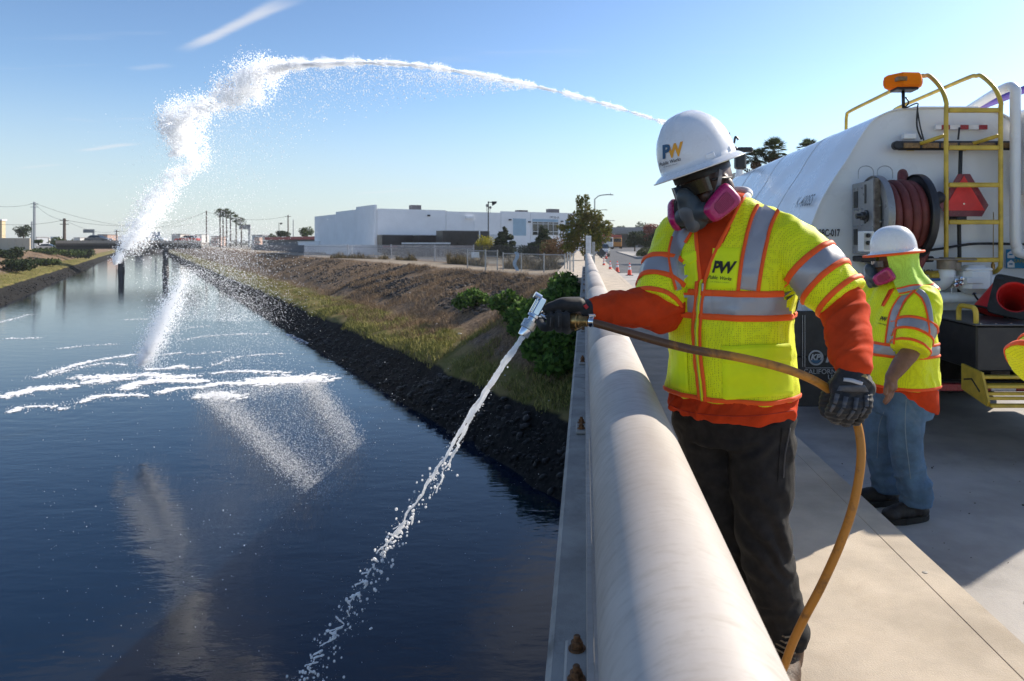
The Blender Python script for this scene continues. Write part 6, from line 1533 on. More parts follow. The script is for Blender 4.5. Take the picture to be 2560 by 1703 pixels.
# ================================================================== WORKER AT THE RAILING
w1 = thing('person', 'worker in white hard hat and yellow vest spraying with a hose over the railing', 'person', (.50, 2.27, 0))
O1 = Vector((.487, 2.27, 0)); F1 = Vector((-.545, -.839, 0)); L1 = Vector((.839, -.545, 0))
def tor1(rows, k_=0.0, n=40, O=O1, F=F1, L=L1, ex=2.3):
    out = []
    for z, a_, b_, lo, fo in rows:
        rg_ = []
        for i in range(n):
            t = 2 * math.pi * i / n; c_, s_ = math.cos(t), math.sin(t)
            x = math.copysign(abs(s_) ** (2 / ex), s_) * (a_ + k_); y = math.copysign(abs(c_) ** (2 / ex), c_) * (b_ + k_)
            rg_.append(O + L * (lo + x) + F * (fo + y) + Vector((0, 0, z)))
        out.append(rg_)
    return out
TR = [(.885, .190, .150, 0, .0), (.96, .190, .152, 0, .004), (1.05, .190, .154, 0, .008), (1.16, .192, .152, 0, .006), (1.26, .197, .150, 0, .004), (1.36, .198, .144, 0, .0), (1.43, .188, .130, 0, -.004), (1.485, .158, .112, 0, -.006), (1.53, .112, .090, -.008, .004), (1.565, .072, .074, -.015, .012)]
# head frame
def headframe(yaw, pitch, roll):
    hf = Vector((-math.sin(yaw), -math.cos(yaw), 0)); hF = hf * math.cos(pitch) + Vector((0, 0, -math.sin(pitch))); hU = hf * math.sin(pitch) + Vector((0, 0, math.cos(pitch))); hL = hU.cross(hF)
    q = Matrix.Rotation(roll, 3, hF); return hF, q @ hU, q @ hL
hF, hU, hL = headframe(R(49), R(17), R(10))
HC = P(1611, 385, 2.2)
HD = HC - hU * .046
SHL = O1 + L1 * .165 + Vector((0, 0, 1.430)); SHR = O1 - L1 * .175 + Vector((0, 0, 1.440))
ELL, WRL = P(1948, 725, 2.03), P(1963, 850, 1.87)
ELR, WRR = P(1536, 708, 2.24), P(1362, 716, 2.10)
# ---- body: one continuous figure
mb = MB(); mb.rings(tor1([(z, a_ * .86, b_ * .86, lo, fo) for z, a_, b_, lo, fo in TR[:-1]]))
mb.rings(tor1([(.80, .13, .10, 0, 0), (.86, .145, .11, 0, 0), (.93, .145, .11, 0, 0)]))
hr = Matrix((hL, hF, hU)).transposed()
mb.ball(HD + hU * .012 - hF * .012, (.076, .098, .100), 24, 18, hr); mb.ball(HD + hF * .034 - hU * .070, (.058, .060, .066), 20, 16, hr); mb.ball(HD + hF * .060 - hU * .100, (.034, .032, .028), 16, 12, hr)
mb.ball(HD + hF * .094 - hU * .045, (.016, .018, .026), 12, 10, hr); mb.ball(HD + hF * .080 - hU * .005, (.055, .016, .012), 14, 10, hr)
for s_ in (-1, 1):
    mb.ball(HD + hL * s_ * .080 - hF * .012 - hU * .040, (.010, .021, .033), 14, 12, hr); mb.ball(HD + hL * s_ * .079 - hF * .006 - hU * .062, (.008, .011, .013), 10, 8, hr); mb.ball(HD + hL * s_ * .045 + hF * .070 - hU * .045, (.024, .02, .022), 12, 10, hr)
limb(mb, [HD - hF * .035 - hU * .06, HD - hF * .05 - hU * .14, O1 + Vector((-.005, 0, 1.52)), O1 + Vector((0, 0, 1.44))], [.060, .060, .068, .08])
limb(mb, [SHL - L1 * .05, SHL, (SHL + ELL) / 2, ELL, (ELL + WRL) / 2, WRL, WRL + (WRL - ELL).normalized() * .05], [.07, .066, .054, .046, .042, .031, .028]); limb(mb, [SHR + L1 * .05, SHR, (SHR + ELR) / 2, ELR, (ELR + WRR) / 2, WRR, WRR + (WRR - ELR).normalized() * .05], [.07, .066, .054, .046, .042, .031, .028])
HPL, KNL, ANL = O1 + L1 * .098 + Vector((0, 0, .86)), P(1756, 1225, 2.2), P(1812, 1492, 2.25)
HPR, KNR, ANR = O1 - L1 * .098 + Vector((0, 0, .86)), Vector((.485, 2.33, .47)), Vector((.55, 2.42, .10))
for a_, b_, c_ in ((HPL, KNL, ANL), (HPR, KNR, ANR)): limb(mb, [a_, (a_ + b_) / 2, b_, (b_ + c_) / 2, c_], [.085, .075, .055, .055, .04])
obj('body', vox(mb, .0062, 3), M_SKIN1, w1, smooth=True, fix=False)
# ---- trousers
mb = MB(); mb.rings(tor1([(.77, .160, .120, 0, 0), (.83, .180, .138, 0, -.004), (.93, .186, .142, 0, 0), (.955, .18, .14, 0, 0)]))
limb(mb, [HPL + Vector((0, 0, .0)), HPL.lerp(KNL, .5), KNL, KNL.lerp(ANL, .5), ANL + Vector((-.004, 0, .075)), ANL + Vector((-.004, 0, .018))], [.112, .102, .085, .077, .069, .068], 24, end=False)
limb(mb, [HPR, HPR.lerp(KNR, .5), KNR, KNR.lerp(ANR, .5), ANR + Vector((0, 0, .07)), ANR + Vector((0, 0, .018))], [.112, .102, .085, .077, .070, .068], 24, end=False)
def pant_disp(p):
    z = p.z; lo = max(0, 1 - abs(z - .16) / .16); kn = max(0, 1 - abs(z - .50) / .20); hp = max(0, 1 - abs(z - .80) / .12)
    d_ = fold(p, 9, .0045, 2.0, (1, 1, 1.3)) + .0045 * lo * math.sin(z * 95 + 5 * mnoise.noise(p * 9)) + .008 * kn * math.sin((z + p.x * .9) * 70 + 6 * mnoise.noise(p * 7)) + .005 * hp * math.sin((z - p.x) * 60 + 5 * mnoise.noise(p * 8))
    return d_
me = vox(mb, .0058, 4, pant_disp); bv_p = bvh_of(me); tr_ = obj('trousers', me, M_PANTS, w1, smooth=True, fix=False)
ribbonD(bv_p, [(1800, 985), (1793, 1060), (1790, 1110)], 2.2, 'seam', M_PANTS, tr_, .004); ribbonD(bv_p, [(1818, 985), (1806, 1050), (1803, 1100)], 3, 'pocket_edge', mat('faded_denim', (.075, .075, .078), .85), tr_, .004)
# ---- boots
for an, dr_ in ((ANL, Vector((-.35, -.93, 0)).normalized()), (ANR, Vector((-.6, -.8, 0)).normalized())):
    bt = sub('boot', w1); s_ = Vector((-dr_.y, dr_.x, 0)); g_ = Vector((an.x, an.y, 0)); rot = Matrix((s_, dr_, Vector((0, 0, 1)))).transposed()
    mb = MB(); limb(mb, [g_ + Vector((0, 0, .20)), g_ + Vector((0, 0, .11)), g_ + Vector((0, 0, .065)) + dr_ * .01], [.056, .055, .052]); mb.ball(g_ + dr_ * .085 + Vector((0, 0, .062)), (.050, .10, .045), 18, 12, rot); mb.ball(g_ + dr_ * .16 + Vector((0, 0, .052)), (.049, .06, .042), 16, 12, rot); mb.ball(g_ - dr_ * .04 + Vector((0, 0, .05)), (.044, .05, .045), 14, 10, rot)
    obj('upper', vox(mb, .005, 4), M_BOOT, bt, smooth=True, fix=False)
    mb = MB(); out = []
    for i in range(28):
        t = 2 * math.pi * i / 28; out.append((math.cos(t) * (.054 if math.sin(t) > 0 else .046), math.sin(t) * .155 + .06))
    mb.rings([[g_ + s_ * x * k_ + dr_ * y * k_ + Vector((0, 0, z)) for x, y in out] for z, k_ in ((.001, .97), (.006, 1.0), (.024, 1.0), (.030, .95))]); mb.build('sole', M_SOLE, bt)
    for i in range(5):
        c_ = g_ + dr_ * (.075 + .012 * (4 - i) * -1 + .02) + Vector((0, 0, .098 + i * .018)) + dr_ * (.03 - i * .012); MB().tube([c_ - s_ * .03 - dr_ * .012, c_ + dr_ * .006, c_ + s_ * .03 - dr_ * .012], .0032, 6).build('lace', mat('lace_tan', (.25, .2, .13), .8), bt)
CFL_ = P(1937, 691, 2.055)
# ---- shirt: torso skirt below the vest, collar and both sleeves
def axis_fold(A_, B_, amp, lam, ph):
    ax = (B_ - A_); ln = ax.length; ax = ax / ln
    def f(p):
        t = (p - A_).dot(ax)
        if t < -.04 or t > ln + .06: return 0
        o_ = p - A_ - ax * t; q = Vector((t / lam * .9 + o_.x * 11 + o_.z * 6, o_.y * 9 + o_.z * 6 + ph, o_.z * 10 - t * 5))
        a1 = 1 - 2.4 * abs(mnoise.noise(q)); a2 = 1 - 2.2 * abs(mnoise.noise(q * 1.9 + Vector((5, ph, 1))))
        return amp * (a1 * .8 + a2 * .35 - .25)
    return f
fA, fB = axis_fold(ELL - Vector((0, 0, -.05)), WRL, .0095, .062, 1.0), axis_fold(ELR, WRR, .0090, .080, 2.2)
mb = MB(); mb.rings(tor1([(.868, .203, .160, 0, 0), (.885, .208, .166, 0, 0), (.93, .202, .160, 0, .002), (1.0, .192, .152, 0, .004), (1.1, .185, .146, 0, .004)]))
mb.rings(tor1([(1.38, .18, .125, 0, 0), (1.47, .160, .118, 0, 0), (1.53, .115, .096, -.008, .004), (1.57, .078, .080, -.014, .01), (1.585, .072, .074, -.016, .012)]))
limb(mb, [SHL.lerp(CFL_, .62), CFL_, ELL + Vector((-.002, 0, .0)), ELL.lerp(WRL, .35), ELL.lerp(WRL, .7), WRL + Vector((0, 0, .012))], [.056, .062, .066, .062, .055, .044], 26)
limb(mb, [SHR.lerp(ELR, .5), ELR, ELR.lerp(WRR, .3), ELR.lerp(WRR, .65), WRR + Vector((.018, 0, 0))], [.066, .068, .058, .047, .037], 26)
def shirt_disp(p):
    d_ = fA(p) + fB(p)
    if p.z < 1.1 and p.y > 2.0 and p.x < .75: d_ += .005 * math.sin(p.x * 40 + 4 * mnoise.noise(p * 5)) * max(0, 1 - abs(p.z - .9) / .1)
    return d_ + fold(p, 11, .0028, 6.0)
me = vox(mb, .0052, 4, shirt_disp); bv_s = bvh_of(me); shirt = obj('shirt', me, M_SHIRT, w1, smooth=True, fix=False)
ribbonD(bv_s, [(1529, 924), (1580, 947), (1660, 957), (1740, 957), (1832, 944)], 2.0, 'hem_stitch', mat('orange_stitch', (.45, .03, .008), .85), shirt, .002)
# ---- vest
CFL, CFR = P(1937, 691, 2.055), P(1512, 706, 2.21)
mb = MB(); mb.rings(tor1([(.932, .205, .166, 0, .0), (.945, .207, .168, 0, .0), (1.0, .203, .166, 0, .003), (1.05, .200, .166, 0, .006), (1.16, .200, .162, 0, .006), (1.26, .204, .158, 0, .004), (1.36, .206, .152, 0, 0), (1.43, .196, .138, 0, -.004), (1.488, .165, .119, 0, -.006), (1.535, .120, .098, -.008, .004), (1.56, .088, .084, -.014, .01)]))
limb(mb, [SHL - L1 * .06 - Vector((0, 0, .01)), SHL, SHL.lerp(CFL, .5) + Vector((.004, 0, .008)), CFL], [.084, .084, .084, .080], 26, end=False)
limb(mb, [O1 + Vector((0, 0, 1.488)), O1 + L1 * .09 + Vector((0, 0, 1.468)), SHL], [.076, .076, .080]); limb(mb, [O1 + Vector((0, 0, 1.488)), O1 - L1 * .09 + Vector((0, 0, 1.468)), SHR], [.076, .078, .080])
limb(mb, [SHR + L1 * .06 - Vector((0, 0, .01)), SHR, SHR.lerp(CFR, .5), CFR], [.084, .085, .085, .080], 26, end=False)
def vest_disp(p):
    d_ = fold(p, 5.5, .0075, 3.0, (1, 1, .8)) + fold(p, 13, .0032, 8.0) + fold(p, 9, .003, 17.0, (1.6, 1.6, .5))
    lo = max(0, 1 - (p.z - .93) / .22) if p.z < 1.15 else 0
    return d_ + .005 * lo * math.sin(math.atan2(p.y - O1.y, p.x - O1.x) * 9 + 2 * mnoise.noise(p * 4))
me = vox(mb, .0058, 6, vest_disp); bv = bvh_of(me); vest = obj('vest', me, M_VEST, w1, smooth=True, fix=False)
AX = (O1 + Vector((0, 0, 0)), O1 + Vector((0, 0, 2.0)))
ALL = [2 * math.pi * i / 110 for i in range(111)]
def ell(a_, b_): return lambda th: 1.0 / math.sqrt((math.sin(th) / a_) ** 2 + (math.cos(th) / b_) ** 2)
def hoop(z0, z1, name, material, off, skip=None):
    # angle measured from the front, so that the zip gap can be left open
    cyl_band(bv, AX, F1, lambda th: z0 / 2.0, lambda th: z1 / 2.0, ALL, ell(.30, .25), name, material, vest, off, 5, .16, ell(.207, .168))
hoop(1.200, 1.262, 'waist_band', M_BAND, .0045); hoop(1.258, 1.278, 'waist_band_trim', M_TRIM, .007); hoop(1.184, 1.204, 'waist_band_trim', M_TRIM, .007)
hoop(.930, .945, 'hem_trim', M_TRIM, .006)
# sleeve bands
def sleeve(S_, C_, t0, t1, rad, name, material, off):
    cyl_band(bv, (S_, C_), Vector((0, -1, .3)), lambda th: t0, lambda th: t1, [2 * math.pi * i / 64 for i in range(65)], rad, name, material, vest, off, 5, .11)
for S_, C_ in ((SHL, CFL), (SHR, CFR)):
    ln = (C_ - S_).length; sg = 1.0 / ln
    e_ = 1.0
    sleeve(S_, C_, e_ - .135 * sg, e_ - .078 * sg, .15, 'sleeve_band', M_BAND, .0045); sleeve(S_, C_, e_ - .152 * sg, e_ - .132 * sg, .15, 'sleeve_band_trim', M_TRIM, .007); sleeve(S_, C_, e_ - .080 * sg, e_ - .062 * sg, .15, 'sleeve_band_trim', M_TRIM, .007); sleeve(S_, C_, e_ - .022 * sg, e_ - .006 * sg, .15, 'cuff_trim', M_TRIM, .006)
# V neck shirt front, zip, shoulder bands, pockets, logo
quadD(bv, [(1598, 495), (1700, 470), (1619, 650), (1615, 650)], 'shirt_front', M_SHIRT, vest, .004, 12, 30)
quadD(bv, [(1655, 490), (1722, 443), (1665, 560), (1640, 560)], 'shirt_front', M_SHIRT, vest, .0038, 12, 16)
ribbonD(bv, [(1722, 441), (1700, 474), (1668, 540), (1640, 598), (1622, 650)], [9, 9, 9, 9, 8], 'neck_trim', M_TRIM, vest, .008); ribbonD(bv, [(1601, 500), (1604, 560), (1609, 610), (1613, 650)], 9, 'neck_trim', M_TRIM, vest, .008)
ribbonD(bv, [(1606, 645), (1601, 700), (1597, 760), (1600, 820), (1606, 870), (1611, 921)], 7, 'zip_trim', M_TRIM, vest, .009); ribbonD(bv, [(1624, 645), (1617, 700), (1612, 760), (1614, 820), (1620, 870), (1625, 924)], 7, 'zip_trim', M_TRIM, vest, .009)
ribbonD(bv, [(1615, 642), (1609, 700), (1605, 760), (1607, 820), (1613, 870), (1618, 923)], 8, 'zip_tape', M_VESTS, vest, .0088); ribbonD(bv, [(1615, 642), (1609, 700), (1605, 760), (1607, 820), (1613, 870), (1618, 923)], 2.4, 'zipper', mat('zip_teeth', (.45, .5, .06), .4), vest, .0105)
q_ = cast(bv, 1616, 652)[0]
if q_ is not None: MB().rbox(q_ + Vector((0, -.013, -.012)), (.007, .004, .026), .0015).build('zip_pull', M_STEEL, vest)
ribbonD(bv, [(1785, 452), (1757, 500), (1740, 560), (1728, 620), (1722, 668)], [42, 44, 44, 44, 42], 'shoulder_band', M_BAND, vest, .005, nc=9); ribbonD(bv, [(1762, 443), (1732, 497), (1715, 560), (1705, 620), (1699, 670)], 9, 'shoulder_band_trim', M_TRIM, vest, .008); ribbonD(bv, [(1806, 463), (1781, 505), (1764, 562), (1752, 622), (1745, 670)], 9, 'shoulder_band_trim', M_TRIM, vest, .008)
ribbonD(bv, [(1590, 500), (1568, 540), (1553, 580), (1551, 620), (1562, 668)], [34, 36, 30, 18, 14], 'shoulder_band', M_BAND, vest, .005, nc=9); ribbonD(bv, [(1608, 505), (1590, 540), (1578, 560)], 6, 'shoulder_band_trim', M_TRIM, vest, .008); ribbonD(bv, [(1548, 545), (1540, 580), (1543, 620), (1555, 668)], 6, 'shoulder_band_trim', M_TRIM, vest, .008)
for th in (R(150), R(-150)):
    cyl_band(bv, AX, F1, lambda t_: 1.28 / 2, lambda t_: 1.50 / 2, [th - .22, th - .1, th, th + .1, th + .22], ell(.33, .28), 'shoulder_band', M_BAND, vest, .005, 14, .30)
quadD(bv, [(1640, 568), (1706, 572), (1695, 664), (1628, 664)], 'logo_patch', M_VESTS, vest, .0055)
quadD(bv, [(1570, 584), (1606, 578), (1608, 660), (1574, 664)], 'chest_pocket', M_VESTS, vest, .007); quadD(bv, [(1569, 592), (1606, 577), (1607, 600), (1590, 611)], 'pocket_flap', M_VESTS, vest, .011)
quadD(bv, [(1662, 806), (1822, 798), (1824, 908), (1664, 922)], 'lower_pocket', M_VESTS, vest, .008, 20, 20); quadD(bv, [(1660, 797), (1823, 790), (1823, 832), (1663, 840)], 'pocket_flap', M_VESTS, vest, .012, 20, 8); quadD(bv, [(1548, 800), (1582, 806), (1586, 902), (1545, 890)], 'lower_pocket', M_VESTS, vest, .008)
M_INK = mat('black_ink', (.008, .009, .008), .6)
textD(bv, 'PW', 1664, 617, 26, R(3), 'logo_letters', M_INK, vest, .0085, .28, .92, .055, .82); textD(bv, 'Public Works', 1658, 641, 8.4, R(4), 'logo_script', M_INK, vest, .0085, .35, .86, .012); textD(bv, 'LOS ANGELES COUNTY', 1659, 650.5, 2.6, R(4), 'logo_small_line', mat('olive_ink', (.22, .27, .02), .6), vest, .0085, 0, 1.0, 0, 1.2)
# ---- collar
c_ = O1 + Vector((-.012, 0, 1.566)); MB().tube([c_ + (L1 * math.cos(t) * .070 + F1 * math.sin(t) * .074 + Vector((0, 0, .012 - .028 * math.sin(t)))) for t in np.linspace(0, 2 * math.pi, 33)], .012, 10).build('undershirt_collar', M_TSHIRT, w1, smooth=True)
# ---- hard hat
ht, hme, hpt = hard_hat(w1, HC, hF, hU, hL, M_HAT)
bh = bvh_of(hme)
textD(bh, 'P', 1531.5, 351, 29, R(-13), 'logo_letter', mat('logo_navy', (.01, .09, .20), .5), ht, .0022, .25, .85, .06); textD(bh, 'W', 1552, 348, 29, R(-13), 'logo_letter', mat('logo_gold', (.85, .38, .02), .5), ht, .0022, .25, .80, .06)
textD(bh, 'Public Works', 1542.5, 373, 8.2, R(-16), 'logo_script', M_INK, ht, .0022, .35, .80, .008); textD(bh, 'LOS ANGELES COUNTY', 1544, 381, 2.4, R(-14), 'logo_small_line', M_STRAP, ht, .0022, 0, .95)
for s_ in (-1, 1):
    for th, w_ in ((R(62), .034), (R(104), .026)):
        q_ = hpt(s_ * th, 1.0); n_ = (q_ - HC); n_ = (n_ - hU * n_.dot(hU)).normalized(); t_ = hU.cross(n_); MB().rbox(q_ + hU * .012 - n_ * .003, (w_, .010, .018), .003, Matrix((t_, n_, hU)).transposed()).build('accessory_slot', M_HAT, ht)
mb = MB(); mb.lathe([(.094, -.03), (.096, 0), (.09, .003)], HC, hU, n=36, cap=False); mb.build('head_band', M_BLACK, ht, smooth=True)
MB().tube([HC + hU * .01 - hF * .165, HC + hU * .035 - hF * .17 + hL * .02, HC + hU * .05 - hF * .15 + hL * .03, HC + hU * .075 - hF * .16 + hL * .03], .004, 6).build('ratchet_clip', M_BLACK, ht)
# ---- respirator, glasses, straps, earring
rs = respirator(w1, HD, hF, hU, hL, 1.06)
B1 = lambda f, l, u: HD + hF * f + hL * l + hU * u
gl = sub('safety_glasses', w1); mb = MB(); rows = []
for u_ in (.012, .002, -.010, -.022, -.030):
    rows.append([B1(.050 + .056 * math.cos(t * .95) , .084 * math.sin(t), u_ - (.006 if abs(t) < .2 and u_ < -.015 else 0)) for t in np.linspace(-1.25, 1.25, 25)])
mb.rings(rows, closed=False, cap=False); mb.build('lens', M_LENS, gl, smooth=True)
for s_ in (-1, 1): MB().tube([B1(.062, s_ * .082, -.002), B1(.02, s_ * .086, -.008), B1(-.03, s_ * .084, -.018)], .0042, 8, flat=.6).build('temple', M_BLACK, gl, smooth=True)
for s_ in (-1, 1):
    MB().ball(B1(.082, s_ * .031, -.012), .012, 12, 8).build('eye', M_TSHIRT, gl)
    sp_ = bez([B1(.098, s_ * .060, -.075), B1(.072, s_ * .080, -.050), B1(.045, s_ * .088, -.018), B1(.02, s_ * .090, .018)], 8); mb = MB()
    mb.rings([[p - hF * .0065 - hU * .004, p + hF * .0065 + hU * .004, p + hF * .0065 + hU * .004 + hL * s_ * .003, p - hF * .0065 - hU * .004 + hL * s_ * .003] for p in sp_]); mb.build('strap', M_STRAP, rs)
    sp_ = bez([B1(.085, s_ * .070, -.085), B1(.03, s_ * .076, -.095), B1(-.04, s_ * .066, -.10), B1(-.085, s_ * .02, -.10)], 8); mb = MB(); mb.rings([[p - hU * .007, p + hU * .007, p + hU * .007 + hL * s_ * .003, p - hU * .007 + hL * s_ * .003] for p in sp_]); mb.build('strap', M_STRAP, rs)
MB().ball(B1(-.006, .088, -.073), .0048, 10, 8).build('earring', M_GOLD, w1, smooth=True)
# ---- gloves
gL = sub('glove', w1)
wdir = (WRL - ELL).normalized()
mb = MB(); D0 = 1.845
limb(mb, [WRL + Vector((0, 0, .0)), P(1963, 866, 1.86), P(1958, 885, 1.85)], [.044, .043, .046], 20)
for (x, y, r_) in ((1934, 892, .030), (1952, 896, .032), (1974, 897, .032), (1992, 893, .028), (1945, 880, .034), (1975, 880, .036)): mb.ball(P(x, y, 1.85), r_, 14, 10)
mb.ball(P(1962, 888, 1.86), (.056, .034, .036), 18, 12)
FG = [([(1929, 903, 1.835), (1922, 930, 1.815), (1911, 950, 1.84), (1917, 962, 1.87)], .0150), ([(1949, 909, 1.83), (1942, 939, 1.805), (1927, 960, 1.83), (1925, 966, 1.87)], .0155),
      ([(1973, 911, 1.83), (1968, 943, 1.805), (1950, 968, 1.83), (1944, 972, 1.87)], .0152), ([(1995, 905, 1.835), (1995, 937, 1.81), (1979, 962, 1.83), (1968, 972, 1.87)], .0138)]
for pts_, r_ in FG: limb(mb, [P(*q) for q in pts_], [r_ * 1.15, r_ * 1.08, r_ * .98, r_ * .9], 14)
limb(mb, [P(1928, 886, 1.87), P(1906, 914, 1.90), P(1899, 938, 1.91), P(1903, 952, 1.90)], [.024, .021, .017, .015], 14)
me = vox(mb, .0028, 3, lambda p: .0012 * math.sin(p.z * 420) if p.z < 1.02 else 0); bg = bvh_of(me); obj('palm_and_fingers', me, M_GLOVE, gL, smooth=True, fix=False)
for j, (pts_, r_) in enumerate(FG):
    a_, b_, c_ = [Vector(q[:2]) for q in pts_[:3]]
    ribbonD(bg, [a_.lerp(b_, .15), a_.lerp(b_, .55), b_], [11, 10, 8], 'knuckle_pad', M_GLOVER, gL, .003); ribbonD(bg, [b_.lerp(c_, .1), b_.lerp(c_, .5), b_.lerp(c_, .9)], [8, 8, 6], 'finger_pad', M_GLOVER, gL, .003)
quadD(bg, [(1932, 888), (1990, 886), (2000, 903), (1926, 901)], 'back_pad', M_GLOVER, gL, .004, 16, 6); ribbonD(bg, [(1942, 874), (1960, 876), (1985, 884)], [8, 9, 8], 'back_stripe', mat('pale_grey_print', (.42, .42, .43), .5), gL, .004)
MB().lathe([(.047, 0), (.050, .004), (.050, .028), (.046, .032)], WRL + Vector((0, 0, -.030)), -wdir * -1, n=28).build('wrist_strap', M_GLOVE, gL, smooth='auto')
cyl_band(bvh_of(gL.children[-1].data), (WRL + Vector((0, 0, -.03)), WRL + Vector((0, 0, -.03)) + wdir * .032), Vector((-.1, -1, 0)), lambda t: .15, lambda t: .85, [R(a_) for a_ in range(-25, 60, 8)], .09, 'strap_badge', mat('tan_badge', (.30, .21, .06), .6), gL, .0025, 3)
gR = sub('glove', w1); mb = MB(); dR = 2.08
limb(mb, [WRR + Vector((.02, 0, 0)), P(1345, 716, 2.09), P(1325, 714, 2.085)], [.037, .037, .036], 20); mb.ball(P(1318, 712, 2.085), (.040, .036, .028), 18, 12)
limb(mb, [P(1330, 703, 2.07), P(1300, 700, 2.05), P(1272, 706, 2.045), P(1256, 712, 2.045)], [.026, .021, .016, .013], 16)       # thumb along the top
FR = [[(1316, 712, 2.11), (1262, 722, 2.13), (1244, 738, 2.10), (1250, 752, 2.06), (1258, 755, 2.045)], [(1318, 716, 2.11), (1280, 730, 2.13), (1266, 748, 2.09), (1266, 752, 2.045), (1268, 728, 2.035)],
      [(1322, 720, 2.11), (1300, 738, 2.12), (1288, 756, 2.08), (1286, 748, 2.035), (1286, 724, 2.03)], [(1330, 724, 2.11), (1318, 744, 2.12), (1306, 760, 2.08), (1303, 748, 2.035), (1303, 726, 2.03)]]
for pts_ in FR: limb(mb, [P(*q) for q in pts_], [.020, .0145, .0138, .0132, .0122], 14)
mb.ball(P(1322, 740, 2.09), (.036, .030, .03), 14, 10)
me = vox(mb, .0028, 2); bg2 = bvh_of(me); obj('palm_and_fingers', me, M_GLOVE, gR, smooth=True, fix=False)
ribbonD(bg2, [(1268, 731), (1267, 742), (1266, 752)], 2.2, 'finger_seam', M_GLOVER, gR, .002); ribbonD(bg2, [(1286, 727), (1286, 740), (1286, 752)], 2.2, 'finger_seam', M_GLOVER, gR, .002); ribbonD(bg2, [(1345, 702), (1352, 710)], 8, 'red_tag', mat('red_tag_cloth', (.5, .02, .02), .6), gR, .004); ribbonD(bg2, [(1322, 758), (1330, 752), (1336, 747)], 7, 'yellow_badge', mat('yellow_badge_cloth', (.5, .36, .02), .6), gR, .004)

# ================================================================== HOSE AND SPRAY NOZZLE
hose_m = bpy.data.materials.new('weathered_orange_hose'); hose_m.use_nodes = True; k = N(hose_m); b = k.n['Principled BSDF']; c = k.pos(); spx = k.new('ShaderNodeSeparateXYZ'); k.l.new(c, spx.inputs[0])
n1 = k.noise(16, 6, .7, c, .4); wear = k.math('ADD', n1, k.ramp(spx.outputs[0], .62, .05, 0, .42))     # the nozzle end is handled most and stained brown
k.l.new(k.mix(k.ramp(wear, .50, .80), (0.50, 0.205, 0.022), (.125, .058, .024)), b.inputs['Base Color']); b.inputs['Roughness'].default_value = .48; k.l.new(k.bump(n1, .1, .002), b.inputs['Normal'])
nz = thing('hose_nozzle', 'chrome pistol spray nozzle with brass coupling held over the railing', 'nozzle', P(1300, 740, 2.06))
A_, B_ = P(1251, 688, 2.05), P(1203, 774, 2.02); ax = (B_ - A_); ln = ax.length; ax.normalize()
fr = frame(ax, (.2, -1, 0)); q = lambda t: A_ + ax * ln * t
MB().rbox(q(.22), (.022, ln * .44, .026), .003, fr).build('valve_bracket', M_CHROME, nz)
MB().rbox(q(.22) + fr @ Vector((.016, 0, .0)), (.006, ln * .40, .018), .002, fr).build('bracket_plate', M_CHROME, nz)
MB().lathe([(.010, -.01), (.010, .012)], q(.02) + fr @ Vector((.018, 0, 0)), fr @ Vector((1, 0, 0)), n=12).build('screw', M_CHROME, nz); MB().lathe([(.007, -.02), (.007, .02), (.004, .022)], q(.36) + fr @ Vector((-.022, 0, 0)), fr @ Vector((1, 0, 0)), n=12).build('screw', M_CHROME, nz)
MB().lathe([(.014, ln * .42), (.019, ln * .44), (.019, ln * .50), (.013, ln * .52), (.013, ln * .60), (.015, ln * .605)], A_, ax, n=28).build('neck', M_CHROME, nz, smooth='auto')
MB().lathe([(.019, ln * .60), (.0215, ln * .61), (.0215, ln * .80), (.0195, ln * .81)], A_, ax, n=32).build('knurled_sleeve', mat('brushed_steel', (.55, .54, .52), .32, 1.0, .1, 60, bump=.5, bscale=320, bdist=.001), nz, smooth='auto')
MB().lathe([(.0165, ln * .81), (.0165, ln * .985), (.0155, ln), (.012, ln), (.011, ln * .9)], A_, ax, n=32).build('tip', M_CHROME, nz, smooth='auto')
MB().tube(bez([q(.42), P(1248, 714, 2.05), P(1270, 714, 2.055), P(1295, 722, 2.06), P(1315, 738, 2.06)], 8), [.013] * 9 + [.014] * 24, 16).build('handle', M_CHROME, nz, smooth=True)
MB().tube(bez([q(.48), P(1246, 728, 2.045), P(1262, 730, 2.05)], 6), .0085, 12).build('trigger', M_CHROME, nz, smooth=True)
cA, cB = P(1314, 739, 2.055), P(1368, 741, 2.03); cx2 = (cB - cA); cl2 = cx2.length; cx2.normalize()
MB().lathe([(.016, 0), (.0235, .002), (.0245, .008), (.0245, .022), (.0215, .024), (.0215, .030), (.0165, .036), (.0155, cl2 * .72), (.0135, cl2 * .75)], cA, cx2, n=30).build('brass_coupling', M_BRASS, nz, smooth='auto')
MB().lathe([(.0155, 0), (.0165, .002), (.0165, .014), (.0155, .016)], cA + cx2 * cl2 * .80, cx2, n=24).build('hose_clamp', M_CHROME, nz, smooth='auto'); MB().rbox(cA + cx2 * (cl2 * .80 + .008) + Vector((0, -.004, .019)), (.022, .012, .009), .002).build('clamp_screw', M_CHROME, nz)
hp = [cA + cx2 * cl2 * .7, P(1385, 748, 2.02), P(1440, 764, 1.98), P(1520, 787, 1.93), P(1600, 806, 1.89), P(1700, 823, 1.86), P(1800, 847, 1.84), P(1870, 874, 1.85), P(1915, 902, 1.885), P(1945, 928, 1.90), P(1968, 962, 1.90), P(1980, 1010, 1.88), P(1981, 1070, 1.86), P(1965, 1160, 1.85), P(1935, 1250, 1.85), P(1890, 1350, 1.86), P(1848, 1430, 1.88), P(1812, 1515, 1.92), Vector((.52, 1.95, .03)), Vector((.60, 1.70, .016)), Vector((.9, 1.2, .016)), Vector((1.2, .2, .016)), Vector((1.1, -2, .016))]
